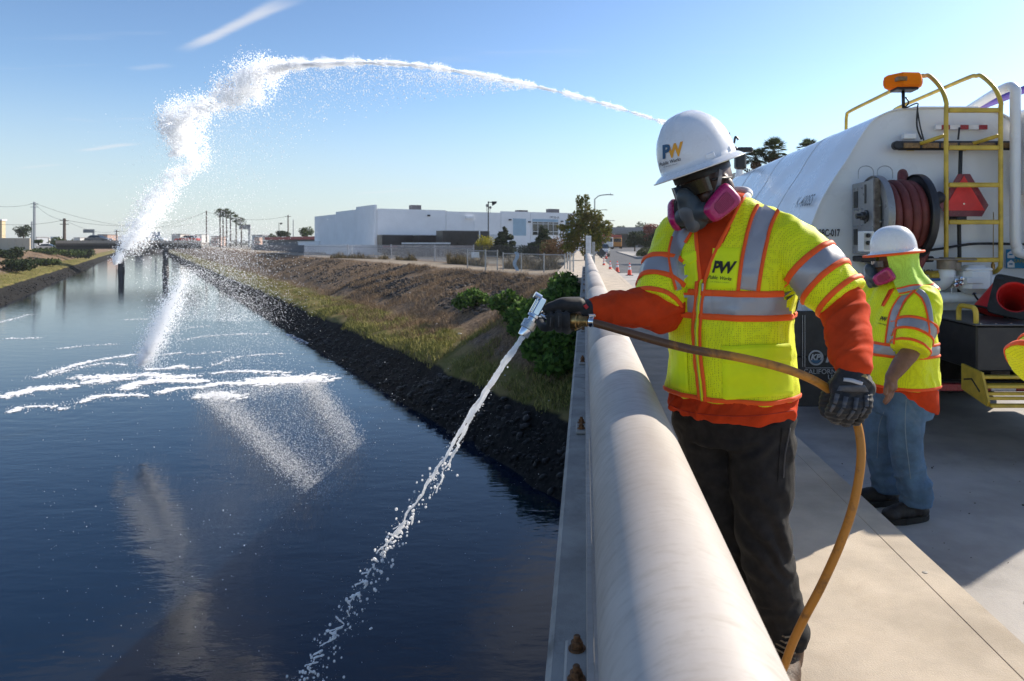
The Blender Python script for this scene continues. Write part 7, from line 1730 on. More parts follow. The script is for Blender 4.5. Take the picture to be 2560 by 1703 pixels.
t = thing('rubber_hose', 'weathered orange rubber hose running from the nozzle through the gloved hand to the sidewalk', 'hose', (.6, 1.9, 0))
MB().tube(bez(hp, 12), .0120, 16).build('hose_line', hose_m, t, smooth=True)
# ================================================================== WORKER BEHIND THE TRUCK
w2 = thing('person', 'worker in jeans with a yellow neck flap under his hard hat standing behind the truck', 'person', (1.88, 4.0, ROADZ))
O2 = Vector((1.845, 4.0, 0)); F2 = Vector((-.94, -.342, 0)); L2 = Vector((.342, -.94, 0))
T2 = [(.50, .19, .160, 0, -.01), (.60, .196, .172, 0, .0), (.70, .196, .176, 0, .012), (.80, .194, .170, 0, .012), (.90, .192, .158, 0, .008), (1.0, .19, .145, 0, .0), (1.07, .178, .130, 0, -.006), (1.125, .145, .11, 0, -.006), (1.165, .10, .09, 0, .004), (1.195, .07, .07, 0, .015)]
def t2(rows, k_=0.0): return tor1(rows, k_, 40, O2, F2, L2)
h2F, h2U, h2L = headframe(R(94), R(6), R(2))
HC2 = P(2058, 583, 3.98); HD2 = HC2 - h2U * .045; h2r = Matrix((h2L, h2F, h2U)).transposed()
S2L, S2R = O2 + L2 * .175 + Vector((0, 0, 1.085)), O2 - L2 * .18 + Vector((0, 0, 1.085))
E2L, W2L = P(2097, 806, 3.74), P(2052, 868, 3.70); E2R, W2R = O2 - L2 * .26 + Vector((.03, 0, .78)), O2 - L2 * .24 + F2 * .10 + Vector((0, 0, .55))
K2 = [(P(2086, 925, 3.93), P(2084, 1020, 3.92), P(2107, 1148, 3.92)), (P(2036, 925, 4.14), P(2026, 1020, 4.15), P(2040, 1117, 4.16))]
mb = MB(); mb.rings(t2([(z, a_ * .86, b_ * .86, l_, f_) for z, a_, b_, l_, f_ in T2])); B2 = lambda f, l, u: HD2 + h2F * f + h2L * l + h2U * u
mb.ball(B2(-.012, 0, .012), (.076, .098, .10), 22, 16, h2r); mb.ball(B2(.05, 0, -.07), (.060, .066, .068), 18, 14, h2r); mb.ball(B2(.088, 0, -.10), (.034, .034, .03), 14, 10, h2r); mb.ball(B2(.122, 0, -.04), (.015, .02, .024), 12, 10, h2r); mb.ball(B2(.10, 0, 0), (.055, .016, .012), 12, 8, h2r)
for s_ in (-1, 1): mb.ball(B2(-.01, s_ * .08, -.04), (.01, .02, .032), 12, 10, h2r)
limb(mb, [B2(-.035, 0, -.06), B2(-.05, 0, -.13), O2 + Vector((0, 0, 1.12))], [.062, .064, .08])
limb(mb, [S2L, S2L.lerp(E2L, .5), E2L, E2L.lerp(W2L, .45), W2L], [.068, .058, .050, .047, .034]); limb(mb, [S2R, S2R.lerp(E2R, .5), E2R, E2R.lerp(W2R, .5), W2R], [.068, .058, .047, .043, .032])
# relaxed hand with five fingers
wd = (W2L - E2L).normalized(); hd = Vector((-.10, -.05, -1)).normalized(); sdv = Vector((-.75, -.6, .1)).normalized(); sdv = (sdv - hd * sdv.dot(hd)).normalized(); pn = hd.cross(sdv)
pc = W2L + hd * .048
for q, r_ in ((0, .030), (.02, .028), (-.02, .028)): mb.ball(pc + sdv * q, (.026, .03, .034), 12, 10)
limb(mb, [W2L, pc], [.033, .032])
for i, (o_, l_) in enumerate(((.030, .070), (.011, .080), (-.008, .074), (-.026, .058))):
    a_ = pc + sdv * o_ + hd * .022; b_ = a_ + hd * l_ * .55 + pn * .004 - sdv * .002; c_ = a_ + hd * l_ * .95 - pn * -.016; limb(mb, [a_, b_, c_], [.0115, .0105, .009], 10)
limb(mb, [pc + sdv * .028 - hd * .02, pc + sdv * .052 + hd * .012, pc + sdv * .056 + hd * .042], [.014, .012, .010], 10)
for a_, b_, c_ in K2: limb(mb, [a_, b_, c_], [.08, .058, .042])
hr2 = W2R; mb.ball(hr2 + Vector((0, 0, -.05)), (.03, .035, .05), 12, 10)
for i in range(4): limb(mb, [hr2 + Vector((-.02 + i * .015, 0, -.07)), hr2 + Vector((-.02 + i * .015, 0, -.13))], [.011, .009], 8)
limb(mb, [hr2 + Vector((-.03, 0, -.03)), hr2 + Vector((-.05, 0, -.08))], [.012, .01], 8)
obj('body', vox(mb, .0058, 2), M_SKIN2, w2, smooth=True, fix=False)
# jeans
mb = MB(); mb.rings(t2([(.42, .17, .13, 0, -.02), (.50, .19, .155, 0, -.02), (.60, .195, .165, 0, -.015), (.64, .19, .16, 0, -.01)]))
for i, (a_, b_, c_) in enumerate(K2): limb(mb, [a_, a_.lerp(b_, .5), b_, b_.lerp(c_, .5), c_ + Vector((0, 0, .05)), c_ + Vector((0.004, 0, -.03))], [.108, .098, .082, .080, .084, .084], 24, end=False)
def jd(p):
    lo = max(0, 1 - abs(p.z - .06) / .16); kn = max(0, 1 - abs(p.z - .28) / .14)
    return fold(p, 8, .0045, 4.0) + .016 * lo * (1 - 2.2 * abs(mnoise.noise(Vector((p.x * 6, p.y * 6, p.z * 17))))) + .010 * kn * (1 - 2.2 * abs(mnoise.noise(Vector((p.x * 5, p.y * 5, p.z * 12 + 4)))))
me = vox(mb, .0062, 4, jd); bj = bvh_of(me); jn = obj('jeans', me, M_JEANS, w2, smooth=True, fix=False)
def c6b(x, y): return ((2060 + x / 2.904) / 1.0861, (860 + y / 2.904) / 1.0861)
M_SEAM = mat('denim_seam', (.20, .26, .32), .85)
ribbonD(bj, [c6b(598, 400), c6b(590, 560), c6b(596, 700), c6b(615, 860), c6b(630, 980)], 2.0, 'side_seam', M_SEAM, jn, .0025); ribbonD(bj, [c6b(438, 490), c6b(400, 600), c6b(390, 760), c6b(385, 830)], 1.5, 'inner_seam', M_SEAM, jn, .0025)
# boots
for (a_, b_, c_), rot_ in zip(K2, (R(3), R(-6))):
    bt = sub('boot', w2); dr_ = Matrix.Rotation(rot_, 3, 'Z') @ Vector((-.985, -.17, 0)); s_ = Vector((-dr_.y, dr_.x, 0)); g_ = Vector((c_.x, c_.y, ROADZ)); rot = Matrix((s_, dr_, Vector((0, 0, 1)))).transposed()
    mb = MB(); limb(mb, [g_ + Vector((0, 0, .17)), g_ + Vector((0, 0, .08))], [.056, .054]); mb.ball(g_ + dr_ * .08 + Vector((0, 0, .062)), (.050, .105, .046), 18, 12, rot); mb.ball(g_ + dr_ * .155 + Vector((0, 0, .052)), (.049, .058, .040), 16, 12, rot); mb.ball(g_ - dr_ * .035 + Vector((0, 0, .055)), (.044, .05, .048), 14, 10, rot)
    obj('upper', vox(mb, .005, 4), M_BOOTD, bt, smooth=True, fix=False); out = []
    for i in range(28):
        t = 2 * math.pi * i / 28; out.append((math.cos(t) * (.054 if math.sin(t) > 0 else .047), math.sin(t) * .15 + .06))
    mb = MB(); mb.rings([[g_ + s_ * x * k_ + dr_ * y * k_ + Vector((0, 0, z)) for x, y in out] for z, k_ in ((.001, .97), (.006, 1.0), (.028, 1.0), (.034, .95))]); mb.build('sole', M_SOLE, bt)
# shirt below the vest
mb = MB(); mb.rings(t2([(.47, .185, .160, 0, -.03), (.50, .192, .170, 0, -.025), (.56, .196, .178, 0, -.008), (.66, .194, .178, 0, .006), (.8, .188, .168, 0, .01)])); mb.rings(t2([(1.0, .17, .13, 0, 0), (1.10, .14, .105, 0, 0), (1.18, .085, .08, 0, .012), (1.215, .075, .075, 0, .02)]))
def sd2(p): return fold(p, 7, .006, 9.0)
me = vox(mb, .0065, 4, sd2)
# hem dips at the back: pull lower edge
for v in me.vertices:
    if v.co.z < .60:
        f_ = (v.co - O2).dot(F2); v.co.z += (f_ + .05) * .34 * min(1, (.60 - v.co.z) / .06)
obj('shirt', me, M_SHIRT, w2, smooth=True, fix=False)
# vest
C2L, C2R = P(2096, 806, 3.72), S2R.lerp(E2R, .9)
mb = MB(); mb.rings(t2([(.605, .210, .190, 0, .0), (.615, .211, .191, 0, .002), (.70, .208, .190, 0, .012), (.80, .205, .182, 0, .012), (.90, .202, .169, 0, .008), (1.0, .200, .156, 0, .0), (1.07, .188, .141, 0, -.006), (1.13, .153, .12, 0, -.006), (1.175, .112, .10, 0, .004), (1.20, .082, .082, 0, .015)]))
limb(mb, [S2L - L2 * .06, S2L, S2L.lerp(C2L, .5), C2L], [.088, .094, .096, .096], 24, end=False); limb(mb, [S2R + L2 * .06, S2R, C2R], [.088, .094, .086], 24); limb(mb, [O2 + Vector((0, 0, 1.12)), S2L], [.08, .088]); limb(mb, [O2 + Vector((0, 0, 1.12)), S2R], [.08, .088])
me = vox(mb, .0065, 6, lambda p: fold(p, 5, .009, 13.0, (1, 1, .7)) + fold(p, 12, .0042, 5)); bv2 = bvh_of(me); vest2 = obj('vest', me, M_VEST, w2, smooth=True, fix=False)
AX2 = (O2.copy(), O2 + Vector((0, 0, 2)))
def hoop2(z0, z1, name, material, off): cyl_band(bv2, AX2, F2, lambda th: z0 / 2, lambda th: z1 / 2, ALL, ell(.31, .30), name, material, vest2, off, 4, .19, ell(.209, .198))
hoop2(.79, .845, 'waist_band', M_BAND, .005); hoop2(.842, .858, 'waist_band_trim', M_TRIM, .008); hoop2(.777, .793, 'waist_band_trim', M_TRIM, .008); hoop2(.600, .617, 'hem_trim', M_TRIM, .006)
ln = (C2L - S2L).length; sg = 1 / ln
for t0, t1, nm, mm, of in ((1 - .145 * sg, 1 - .085 * sg, 'sleeve_band', M_BAND, .005), (1 - .16 * sg, 1 - .143 * sg, 'sleeve_band_trim', M_TRIM, .008), (1 - .088 * sg, 1 - .072 * sg, 'sleeve_band_trim', M_TRIM, .008), (1 - .022 * sg, 1 - .006 * sg, 'cuff_trim', M_TRIM, .006)):
    cyl_band(bv2, (S2L, C2L), Vector((0, -1, .3)), lambda th: t0, lambda th: t1, [2 * math.pi * i / 56 for i in range(57)], .15, nm, mm, vest2, of, 4, .12)
ribbonD(bv2, [(2098, 667), (2075, 690), (2060, 720), (2052, 760), (2048, 790)], [14, 17, 18, 18, 18], 'shoulder_band', M_BAND, vest2, .005, nc=7); ribbonD(bv2, [(2088, 667), (2066, 690), (2050, 720), (2042, 760), (2038, 792)], 4.5, 'shoulder_band_trim', M_TRIM, vest2, .008); ribbonD(bv2, [(2108, 668), (2085, 692), (2070, 722), (2062, 762), (2058, 792)], 4.5, 'shoulder_band_trim', M_TRIM, vest2, .008)
ribbonD(bv2, [(2112, 668), (2130, 684), (2141, 720), (2146, 770)], [13, 13, 11, 9], 'shoulder_band', M_BAND, vest2, .005, nc=7); ribbonD(bv2, [(2106, 673), (2123, 690), (2134, 724), (2139, 770)], 4.5, 'shoulder_band_trim', M_TRIM, vest2, .008)
quadD(bv2, [(2046, 668), (2056, 664), (2034, 702), (2028, 706)], 'shirt_front', M_SHIRT, vest2, .006, 6, 8); ribbonD(bv2, [(2058, 664), (2046, 686), (2034, 706)], 3.5, 'neck_trim', M_TRIM, vest2, .009)
textD(bv2, 'PW', 2034, 735, 10, R(10), 'logo_letters', M_INK, vest2, .007, .28, .75, .05, .82); textD(bv2, 'Public Works', 2033, 747, 3.4, R(14), 'logo_script', M_INK, vest2, .007, .35, .8, .01)
# hard hat with orange brim edge, neck flap, respirator, glasses
ht2, hme2, hpt2 = hard_hat(w2, HC2, h2F, h2U, h2L, M_HAT, rl=.114, rf=.130, H=.150, brim=(.146, .168, .160), ridge=False)
MB().tube([hpt2(2 * math.pi * i / 64, 1.5) for i in range(65)], .0075, 8).build('brim_edging', M_TRIM, ht2, smooth=True)
for s_ in (-1, 1):
    for th, w_ in ((R(70), .05), (R(112), .04)):
        q_ = hpt2(s_ * th, 1.0); n_ = (q_ - HC2); n_ = (n_ - h2U * n_.dot(h2U)).normalized(); t_ = h2U.cross(n_); MB().rbox(q_ + h2U * .014 - n_ * .006, (w_, .010, .018), .003, Matrix((t_, n_, h2U)).transposed()).build('accessory_slot', M_HAT, ht2)
rows = []
for k_, (u, rl_, rf_, sh) in enumerate(((-.004, .124, .135, 0), (-.04, .116, .122, .0), (-.09, .112, .118, -.004), (-.14, .118, .126, -.016), (-.185, .134, .142, -.034), (-.215, .150, .160, -.048), (-.232, .156, .168, -.052))):
    row = []
    for t in np.linspace(R(54), R(306), 52):
        w_ = .010 * math.sin(t * 7 + k_ * .6) * min(1, k_ / 3) + .006 * mnoise.noise(Vector((t * 2, k_ * .6, 0)))
        row.append(HC2 + h2F * ((rf_ + w_) * math.cos(t) + sh) + h2L * (rl_ + w_) * math.sin(t) + h2U * u + Vector((0, 0, .006 * math.sin(t * 5))))
    rows.append(row)
capf = sub('neck_flap', w2); mb = MB(); mb.rings(rows, closed=False, cap=False); fc = mb.build('flap_cloth', vest_mat('hi_vis_flap_cloth', (.55, .85, .10), True), capf, smooth=True, fix=False)
def strip(i0, i1, f0, f1, name, material, off):
    o_ = []
    for f_ in (f0, (f0 + f1) / 2, f1):
        row = []
        for j in range(len(rows[0])):
            a_, b_ = Vector(rows[i0][j]), Vector(rows[i1][j]); p_ = a_.lerp(b_, f_); n_ = p_ - HC2; n_.z *= .3; row.append(p_ + n_.normalized() * off)
        o_.append(row)
    MB().rings(o_, closed=False, cap=False).build(name, material, capf, smooth=True, fix=False)
strip(4, 5, .25, .95, 'flap_band', M_BAND, .004); strip(4, 5, .0, .28, 'flap_trim', M_TRIM, .005); strip(5, 6, .0, .45, 'flap_trim', M_TRIM, .005)
rs2 = respirator(w2, HD2 + h2F * .034 - h2U * .004, h2F, h2U, h2L, 1.06)
for s_ in (-1, 1):
    sp_ = bez([B2(.095, s_ * .062, -.072), B2(.055, s_ * .084, -.040), B2(.0, s_ * .092, .0)], 8); mb = MB(); mb.rings([[p - h2F * .006 - h2U * .005, p + h2F * .006 + h2U * .005, p + h2F * .006 + h2U * .005 + h2L * s_ * .003, p - h2F * .006 - h2U * .005 + h2L * s_ * .003] for p in sp_]); mb.build('strap', M_STRAP, rs2)
    MB().ball(B2(.104, s_ * .031, -.012), .012, 10, 8).build('eye', M_TSHIRT, rs2)
gl = sub('safety_glasses', w2); mb = MB(); mb.rings([[B2(.072 + .056 * math.cos(t * .95), .084 * math.sin(t), u_) for t in np.linspace(-1.2, 1.2, 21)] for u_ in (.010, -.008, -.026)], closed=False, cap=False); mb.build('lens', mat('clear_grey_lens', (.10, .10, .11), .08, 0, .1, 10, coat=.8), gl, smooth=True)

# ================================================================== THIRD WORKER, only a sleeve reaches into view
w3 = thing('person', 'worker mostly out of frame whose yellow vest sleeve shows at the frame edge', 'person', (1.93, 2.42, ROADZ))
O3 = Vector((1.93, 2.42, 0)); F3 = Vector((-.6, .8, 0)); L3 = Vector((-.8, -.6, 0))
def t3(rows): return tor1(rows, 0, 32, O3, F3, L3)
S3, C3 = Vector((1.735, 2.30, 1.20)), P(2380, 852, 2.24); W3_ = Vector((1.80, 2.05, 1.06))
mb = MB(); mb.rings(t3([(z, a_, b_, 0, 0) for z, a_, b_ in ((.6, .17, .14), (.9, .18, .14), (1.1, .18, .13), (1.25, .13, .1), (1.32, .07, .07))])); mb.ball(O3 + Vector((0, 0, 1.46)), (.078, .095, .12), 18, 14); limb(mb, [O3 + Vector((0, 0, 1.25)), O3 + Vector((0, 0, 1.4))], [.07, .06])
S3r = O3 - L3 * .2 + Vector((0, 0, 1.2))
limb(mb, [S3, S3.lerp(C3, .45), S3.lerp(C3, .6), W3_], [.065, .052, .045, .034]); limb(mb, [S3r, S3r + Vector((.05, 0, -.3)), S3r + Vector((0, .1, -.5))], [.065, .05, .035])
for s_ in (-1, 1): limb(mb, [O3 + L3 * s_ * .1 + Vector((0, 0, .65)), O3 + L3 * s_ * .11 + Vector((0, 0, .3)), O3 + L3 * s_ * .12 + Vector((0, 0, -.1))], [.085, .06, .045])
for a_, dv in ((W3_, Vector((-.05, .25, -1))), (S3r + Vector((0, .1, -.5)), Vector((0, .1, -1)))):
    dv.normalize(); mb.ball(a_ + dv * .05, (.035, .025, .045), 12, 10)
    for i in range(4): limb(mb, [a_ + dv * .07 + Vector((-.025 + i * .016, 0, 0)), a_ + dv * .14 + Vector((-.025 + i * .016, .01, 0))], [.011, .009], 8)
    limb(mb, [a_ + dv * .03 + Vector((-.035, 0, 0)), a_ + dv * .08 + Vector((-.055, 0, 0))], [.012, .010], 8)
obj('body', vox(mb, .008, 3), M_SKIN2, w3, smooth=True, fix=False)
mb = MB(); mb.rings(t3([(.5, .19, .15, 0, 0), (.66, .2, .16, 0, 0), (.7, .19, .15, 0, 0)]))
for s_ in (-1, 1): limb(mb, [O3 + L3 * s_ * .1 + Vector((0, 0, .6)), O3 + L3 * s_ * .11 + Vector((0, 0, .3)), O3 + L3 * s_ * .12 + Vector((0, 0, -.09))], [.11, .09, .08])
obj('trousers', vox(mb, .008, 4, jd), M_JEANS, w3, smooth=True, fix=False)
for s_ in (-1, 1):
    g_ = O3 + L3 * s_ * .12 + Vector((0, 0, ROADZ)); mb = MB(); limb(mb, [g_ + Vector((0, 0, .15)), g_ + Vector((0, 0, .07))], [.055, .052]); mb.ball(g_ + F3 * .1 + Vector((0, 0, .045)), (.06, .11, .043), 16, 10); obj('boot', vox(mb, .006, 4), M_BOOTD, w3, smooth=True, fix=False)
mb = MB(); mb.rings(t3([(.62, .225, .19, 0, 0), (.8, .22, .19, 0, 0), (1.0, .215, .17, 0, 0), (1.15, .2, .14, 0, 0), (1.25, .14, .11, 0, 0), (1.3, .09, .09, 0, 0)])); limb(mb, [S3 + Vector((.08, .02, 0)), S3, S3.lerp(C3, .5), C3], [.09, .095, .10, .098], 24, end=False); limb(mb, [S3r, S3r + Vector((.05, 0, -.25))], [.095, .09], 24)
me = vox(mb, .0065, 5, lambda p: fold(p, 6, .006, 23)); bv3 = bvh_of(me); vest3 = obj('vest', me, M_VEST, w3, smooth=True, fix=False)
ln = (C3 - S3).length; sg = 1 / ln
for t0, t1, nm, mm, of in ((1 - .13 * sg, 1 - .075 * sg, 'sleeve_band', M_BAND, .005), (1 - .145 * sg, 1 - .128 * sg, 'sleeve_band_trim', M_TRIM, .008), (1 - .077 * sg, 1 - .062 * sg, 'sleeve_band_trim', M_TRIM, .008), (1 - .030 * sg, 1 - .004 * sg, 'cuff_trim', M_TRIM, .009)):
    cyl_band(bv3, (S3, C3), Vector((0, -1, .3)), lambda th: t0, lambda th: t1, [2 * math.pi * i / 56 for i in range(57)], .16, nm, mm, vest3, of, 4, .13)
cyl_band(bv3, (O3.copy(), O3 + Vector((0, 0, 2))), F3, lambda th: .45, lambda th: .48, ALL, .36, 'waist_band', M_BAND, vest3, .005, 4, .22)
hard_hat(w3, O3 + Vector((0, 0, 1.53)), F3, Vector((0, 0, 1)), L3, M_HAT, H=.14)
# ================================================================== SPRAY
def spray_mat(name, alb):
    """aerated white water: scatters light back and through, brightened where the two sum past one"""
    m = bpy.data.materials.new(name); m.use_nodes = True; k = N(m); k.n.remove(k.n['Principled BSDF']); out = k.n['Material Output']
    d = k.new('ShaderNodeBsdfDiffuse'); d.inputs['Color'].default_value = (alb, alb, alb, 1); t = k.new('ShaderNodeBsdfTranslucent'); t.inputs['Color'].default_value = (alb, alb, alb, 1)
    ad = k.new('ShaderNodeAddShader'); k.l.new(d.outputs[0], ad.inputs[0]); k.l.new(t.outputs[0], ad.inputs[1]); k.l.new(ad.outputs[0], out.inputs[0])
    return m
M_JET = spray_mat('white_jet_water', .50); M_SPRAY = spray_mat('brightened_spray_water', .59); M_MIST = spray_mat('brightened_mist_drops', .52)  # spray and mist give back more light than falls on them, to look whiter
def wpath(pts):  # (x, y, depth, radius m, density)
    return [(P(x, y, d), r_, den) for x, y, d, r_, den in pts]
def stream(pts, n, seg=24):
    """points through a ragged plume following a path; clumps drift off the core"""
    W = wpath(pts); C = bez([w[0] for w in W], seg); m = len(C)
    tt = np.arange(m) / seg; idx = np.arange(len(W)); rad = np.interp(tt, idx, [w[1] for w in W]); den = np.interp(tt, idx, [w[2] for w in W])
    pr = den / den.sum(); k_ = RNG.choice(m, n, p=pr); base = np.array([tuple(c) for c in C])[k_]; r_ = rad[k_]
    g = RNG.normal(size=(n, 3)); g /= np.linalg.norm(g, axis=1, keepdims=True); rr_ = RNG.random(n) ** .55
    lump = np.array([mnoise.noise(Vector(b_) * 1.1 / max(.12, q * 2.2)) for b_, q in zip(base, r_)])
    l2 = np.array([mnoise.noise(Vector(b_) * 3.7) for b_ in base]); off = g * (r_ * np.maximum(.25, .70 + .45 * lump + .75 * l2) * rr_ * RNG.uniform(.6, 1.35, n))[:, None]
    return base + off, r_
arc = [(1695, 343, 12.5, .035, .45), (1620, 314, 13.6, .045, .5), (1540, 286, 14.8, .06, .6), (1400, 242, 16.6, .08, .75), (1250, 203, 18.4, .105, .9), (1100, 172, 20.2, .14, 1), (960, 151, 21.8, .17, 1), (840, 144, 23.2, .20, 1), (740, 147, 24.4, .24, 1), (670, 150, 25.2, .30, .9), (625, 160, 25.8, .42, .6)]
A1, r1 = stream(arc, 50000)
# clumpy breakup of the falling arc
CL_ = [(595, 170, .55, 3.0), (560, 195, .55, 2.6), (530, 220, .5, 2.0), (580, 205, .6, 2.0), (515, 215, .32, 1.0), (490, 240, .35, 1.2), (455, 250, .42, 1.6), (425, 262, .5, 2.0), (400, 275, .45, 1.8), (390, 290, .32, 1.0), (410, 300, .5, 1.6), (440, 300, .5, 1.4), (425, 325, .5, 1.2), (445, 350, .5, 1.2), (402, 350, .22, .5), (405, 330, .3, .6), (450, 375, .38, .7),
       (430, 395, .28, .5), (405, 405, .33, .8), (390, 425, .4, .9), (372, 450, .45, 1.0), (350, 480, .45, 1.0), (330, 510, .42, 1.0), (312, 535, .40, .9), (298, 558, .34, .8), (285, 578, .26, .6), (272, 594, .16, .35), (266, 603, .09, .15), (330, 530, .55, .8), (360, 470, .6, .8), (320, 560, .45, .5)]
pts = []
for i, (x, y, r_, w_) in enumerate(CL_):
    d = 26 + i * .12; n_ = int(2300 * w_); c_ = np.array(P(x, y, d)); g = RNG.normal(size=(n_, 3)) * r_ * .62
    q = c_ + g; lum = np.array([mnoise.noise(Vector(v) * 2.6) + .6 * mnoise.noise(Vector(v) * 6) for v in q]); pts.append(q[lum > -.22])
A2 = np.concatenate(pts)
# second falling pulse nearer the bridge
pl2 = [(430, 628, 22.0, .50, .25), (408, 672, 21.9, .62, .6), (388, 712, 21.8, .66, .9), (370, 748, 21.7, .60, 1.1), (352, 788, 21.6, .48, 1.2), (336, 818, 21.6, .36, 1.0), (324, 838, 21.6, .20, .5)]
A3, _ = stream(pl2, 20000)
core = np.concatenate([A1, A2, A3]); sz = np.concatenate([RNG.uniform(.006, .016, len(A1)) * (.45 + r1 / .4), RNG.random(len(A2)) ** 2.2 * .024 + .006, RNG.random(len(A3)) ** 1.8 * .013 + .004])
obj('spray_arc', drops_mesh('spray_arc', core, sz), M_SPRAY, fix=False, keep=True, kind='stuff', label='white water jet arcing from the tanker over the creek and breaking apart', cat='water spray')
# drizzle falling below and right of the arc
n_ = 6500; u = RNG.random(n_); xs = 540 + 680 * u ** 1.4; yt = np.interp(xs, [400, 600, 840, 1100, 1250], [270, 160, 146, 172, 203]); fall = np.minimum(1.6, RNG.exponential(.30, n_)) * RNG.uniform(.5, 1.3, n_)
ys = yt + 6 + fall * np.interp(xs, [500, 700, 900, 1200], [330, 260, 110, 20]); xs2 = xs - fall * 130; ds = np.interp(xs, [400, 1250], [28, 18.5]) + RNG.normal(size=n_) * .5
B1_ = np.stack([(xs2 - VX) / FD * ds, ds, CAMZ + (VY - ys) / FD * ds], 1); s1 = RNG.random(n_) ** 2 * .015 + .005
n_ = 6500; xs = RNG.normal(430, 75, n_) + RNG.random(n_) * 110; ys = RNG.uniform(260, 660, n_); ds = 26 + RNG.normal(size=n_) * 1.0; B2_ = np.stack([(xs - VX) / FD * ds, ds, CAMZ + (VY - ys) / FD * ds], 1); s2 = RNG.random(n_) ** 2 * .013 + .004
n_ = 22000; xs = RNG.normal(500, 62, n_); ys = 500 + RNG.random(n_) ** .75 * 240 ; xs = xs + (ys - 560) * .12 + RNG.normal(size=n_) * 30; ds = 23.5 + RNG.normal(size=n_) * .8; B3_ = np.stack([(xs - VX) / FD * ds, ds, CAMZ + (VY - ys) / FD * ds], 1); s3 = RNG.random(n_) ** 2.5 * .010 + .0028
n_ = 6000; xs = RNG.normal(560, 60, n_); ys = RNG.uniform(680, 880, n_); ds = 22 + RNG.normal(size=n_) * .6; B4_ = np.stack([(xs - VX) / FD * ds, ds, CAMZ + (VY - ys) / FD * ds], 1); s4 = RNG.random(n_) ** 2.5 * .009 + .0025
n_ = 3500; xs = RNG.uniform(330, 460, n_); ys = RNG.uniform(620, 850, n_); xs = np.interp(ys, [620, 850], [440, 335]) + RNG.normal(size=n_) * 26 + 8; ds = 21.8 + RNG.normal(size=n_) * .4; B5_ = np.stack([(xs - VX) / FD * ds, ds, CAMZ + (VY - ys) / FD * ds], 1); s5 = RNG.uniform(.004, .014, n_)
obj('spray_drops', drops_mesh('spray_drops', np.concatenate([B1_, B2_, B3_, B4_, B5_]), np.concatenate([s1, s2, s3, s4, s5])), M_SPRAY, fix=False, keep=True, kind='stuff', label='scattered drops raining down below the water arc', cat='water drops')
# sheet of fine mist settling onto the water, nearer the bridge
def inpoly(px, py, poly):
    c = np.zeros(len(px), bool); j = len(poly) - 1
    for i in range(len(poly)):
        xi, yi = poly[i]; xj, yj = poly[j]; c ^= ((yi > py) != (yj > py)) & (px < (xj - xi) * (py - yi) / (yj - yi + 1e-9) + xi); j = i
    return c
poly = [(445, 908), (470, 898), (520, 902), (600, 880), (700, 868), (748, 872), (740, 892), (770, 920), (800, 960), (825, 1000), (838, 1025), (852, 1050), (790, 1110), (752, 1150), (700, 1125), (640, 1080), (590, 1030), (540, 980), (490, 935)]
N_ = 340000; px_ = RNG.uniform(430, 870, N_); py_ = RNG.uniform(862, 1165, N_); ok = inpoly(px_ + RNG.normal(size=N_) * 17, py_ + RNG.normal(size=N_) * 12, poly)
px_, py_ = px_[ok], py_[ok]
def seg(x, y, a_, b_):
    ax_, ay_ = a_; bx_, by_ = b_; t = np.clip(((x - ax_) * (bx_ - ax_) + (y - ay_) * (by_ - ay_)) / ((bx_ - ax_) ** 2 + (by_ - ay_) ** 2), 0, 1); return np.hypot(x - ax_ - t * (bx_ - ax_), y - ay_ - t * (by_ - ay_)), t
d1, t1 = seg(px_, py_, (470, 905), (730, 1130)); d2, t2_ = seg(px_, py_, (720, 880), (835, 1040)); d3, _ = seg(px_, py_, (500, 905), (735, 880))
w_ = 1.0 * np.exp(-(d1 / 30) ** 2) * (1 - .62 * t1) + .95 * np.exp(-(d2 / 27) ** 2) * (1 - .68 * t2_) + .10 + .5 * np.exp(-(d3 / 14) ** 2)
w_ *= np.where((py_ > 1030) & (np.abs((py_ - 1100) + (px_ - 760) * .72) < 9), .25, 1)          # drops thinned in a strip to imitate the rail's shadow crossing
keep = RNG.random(len(w_)) < w_ * .6; px_, py_ = px_[keep], py_[keep]; n_ = len(px_); ds = (CAMZ - WATER) * FD / (py_ - VY) * RNG.uniform(.90, .995, n_)
zz_ = CAMZ + (VY - py_) / FD * ds; okz = zz_ > WATER + .01; C = np.stack([(px_ - VX) / FD * ds, ds, zz_], 1)[okz]
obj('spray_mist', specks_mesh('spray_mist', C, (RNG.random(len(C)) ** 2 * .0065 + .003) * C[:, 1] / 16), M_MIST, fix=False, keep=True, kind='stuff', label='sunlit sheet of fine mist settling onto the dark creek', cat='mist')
# sparse droplets over the near water
n_ = 2600; px_ = np.concatenate([RNG.uniform(80, 1250, 1500), RNG.normal(720, 120, 1100)]); py_ = np.concatenate([RNG.uniform(900, 1540, 1500), RNG.normal(1000, 90, 1100)]); ds = RNG.uniform(6.5, 13, n_)
C = np.stack([(px_ - VX) / FD * ds, ds, CAMZ + (VY - py_) / FD * ds], 1); C = C[(C[:, 2] > WATER + .05) & (C[:, 0] < -.3)]
obj('drifting_droplets', drops_mesh('drifting_droplets', C, RNG.random(len(C)) ** 3 * .004 + .0011), M_SPRAY, fix=False, keep=True, kind='stuff', label='tiny droplets drifting above the near water', cat='droplets')

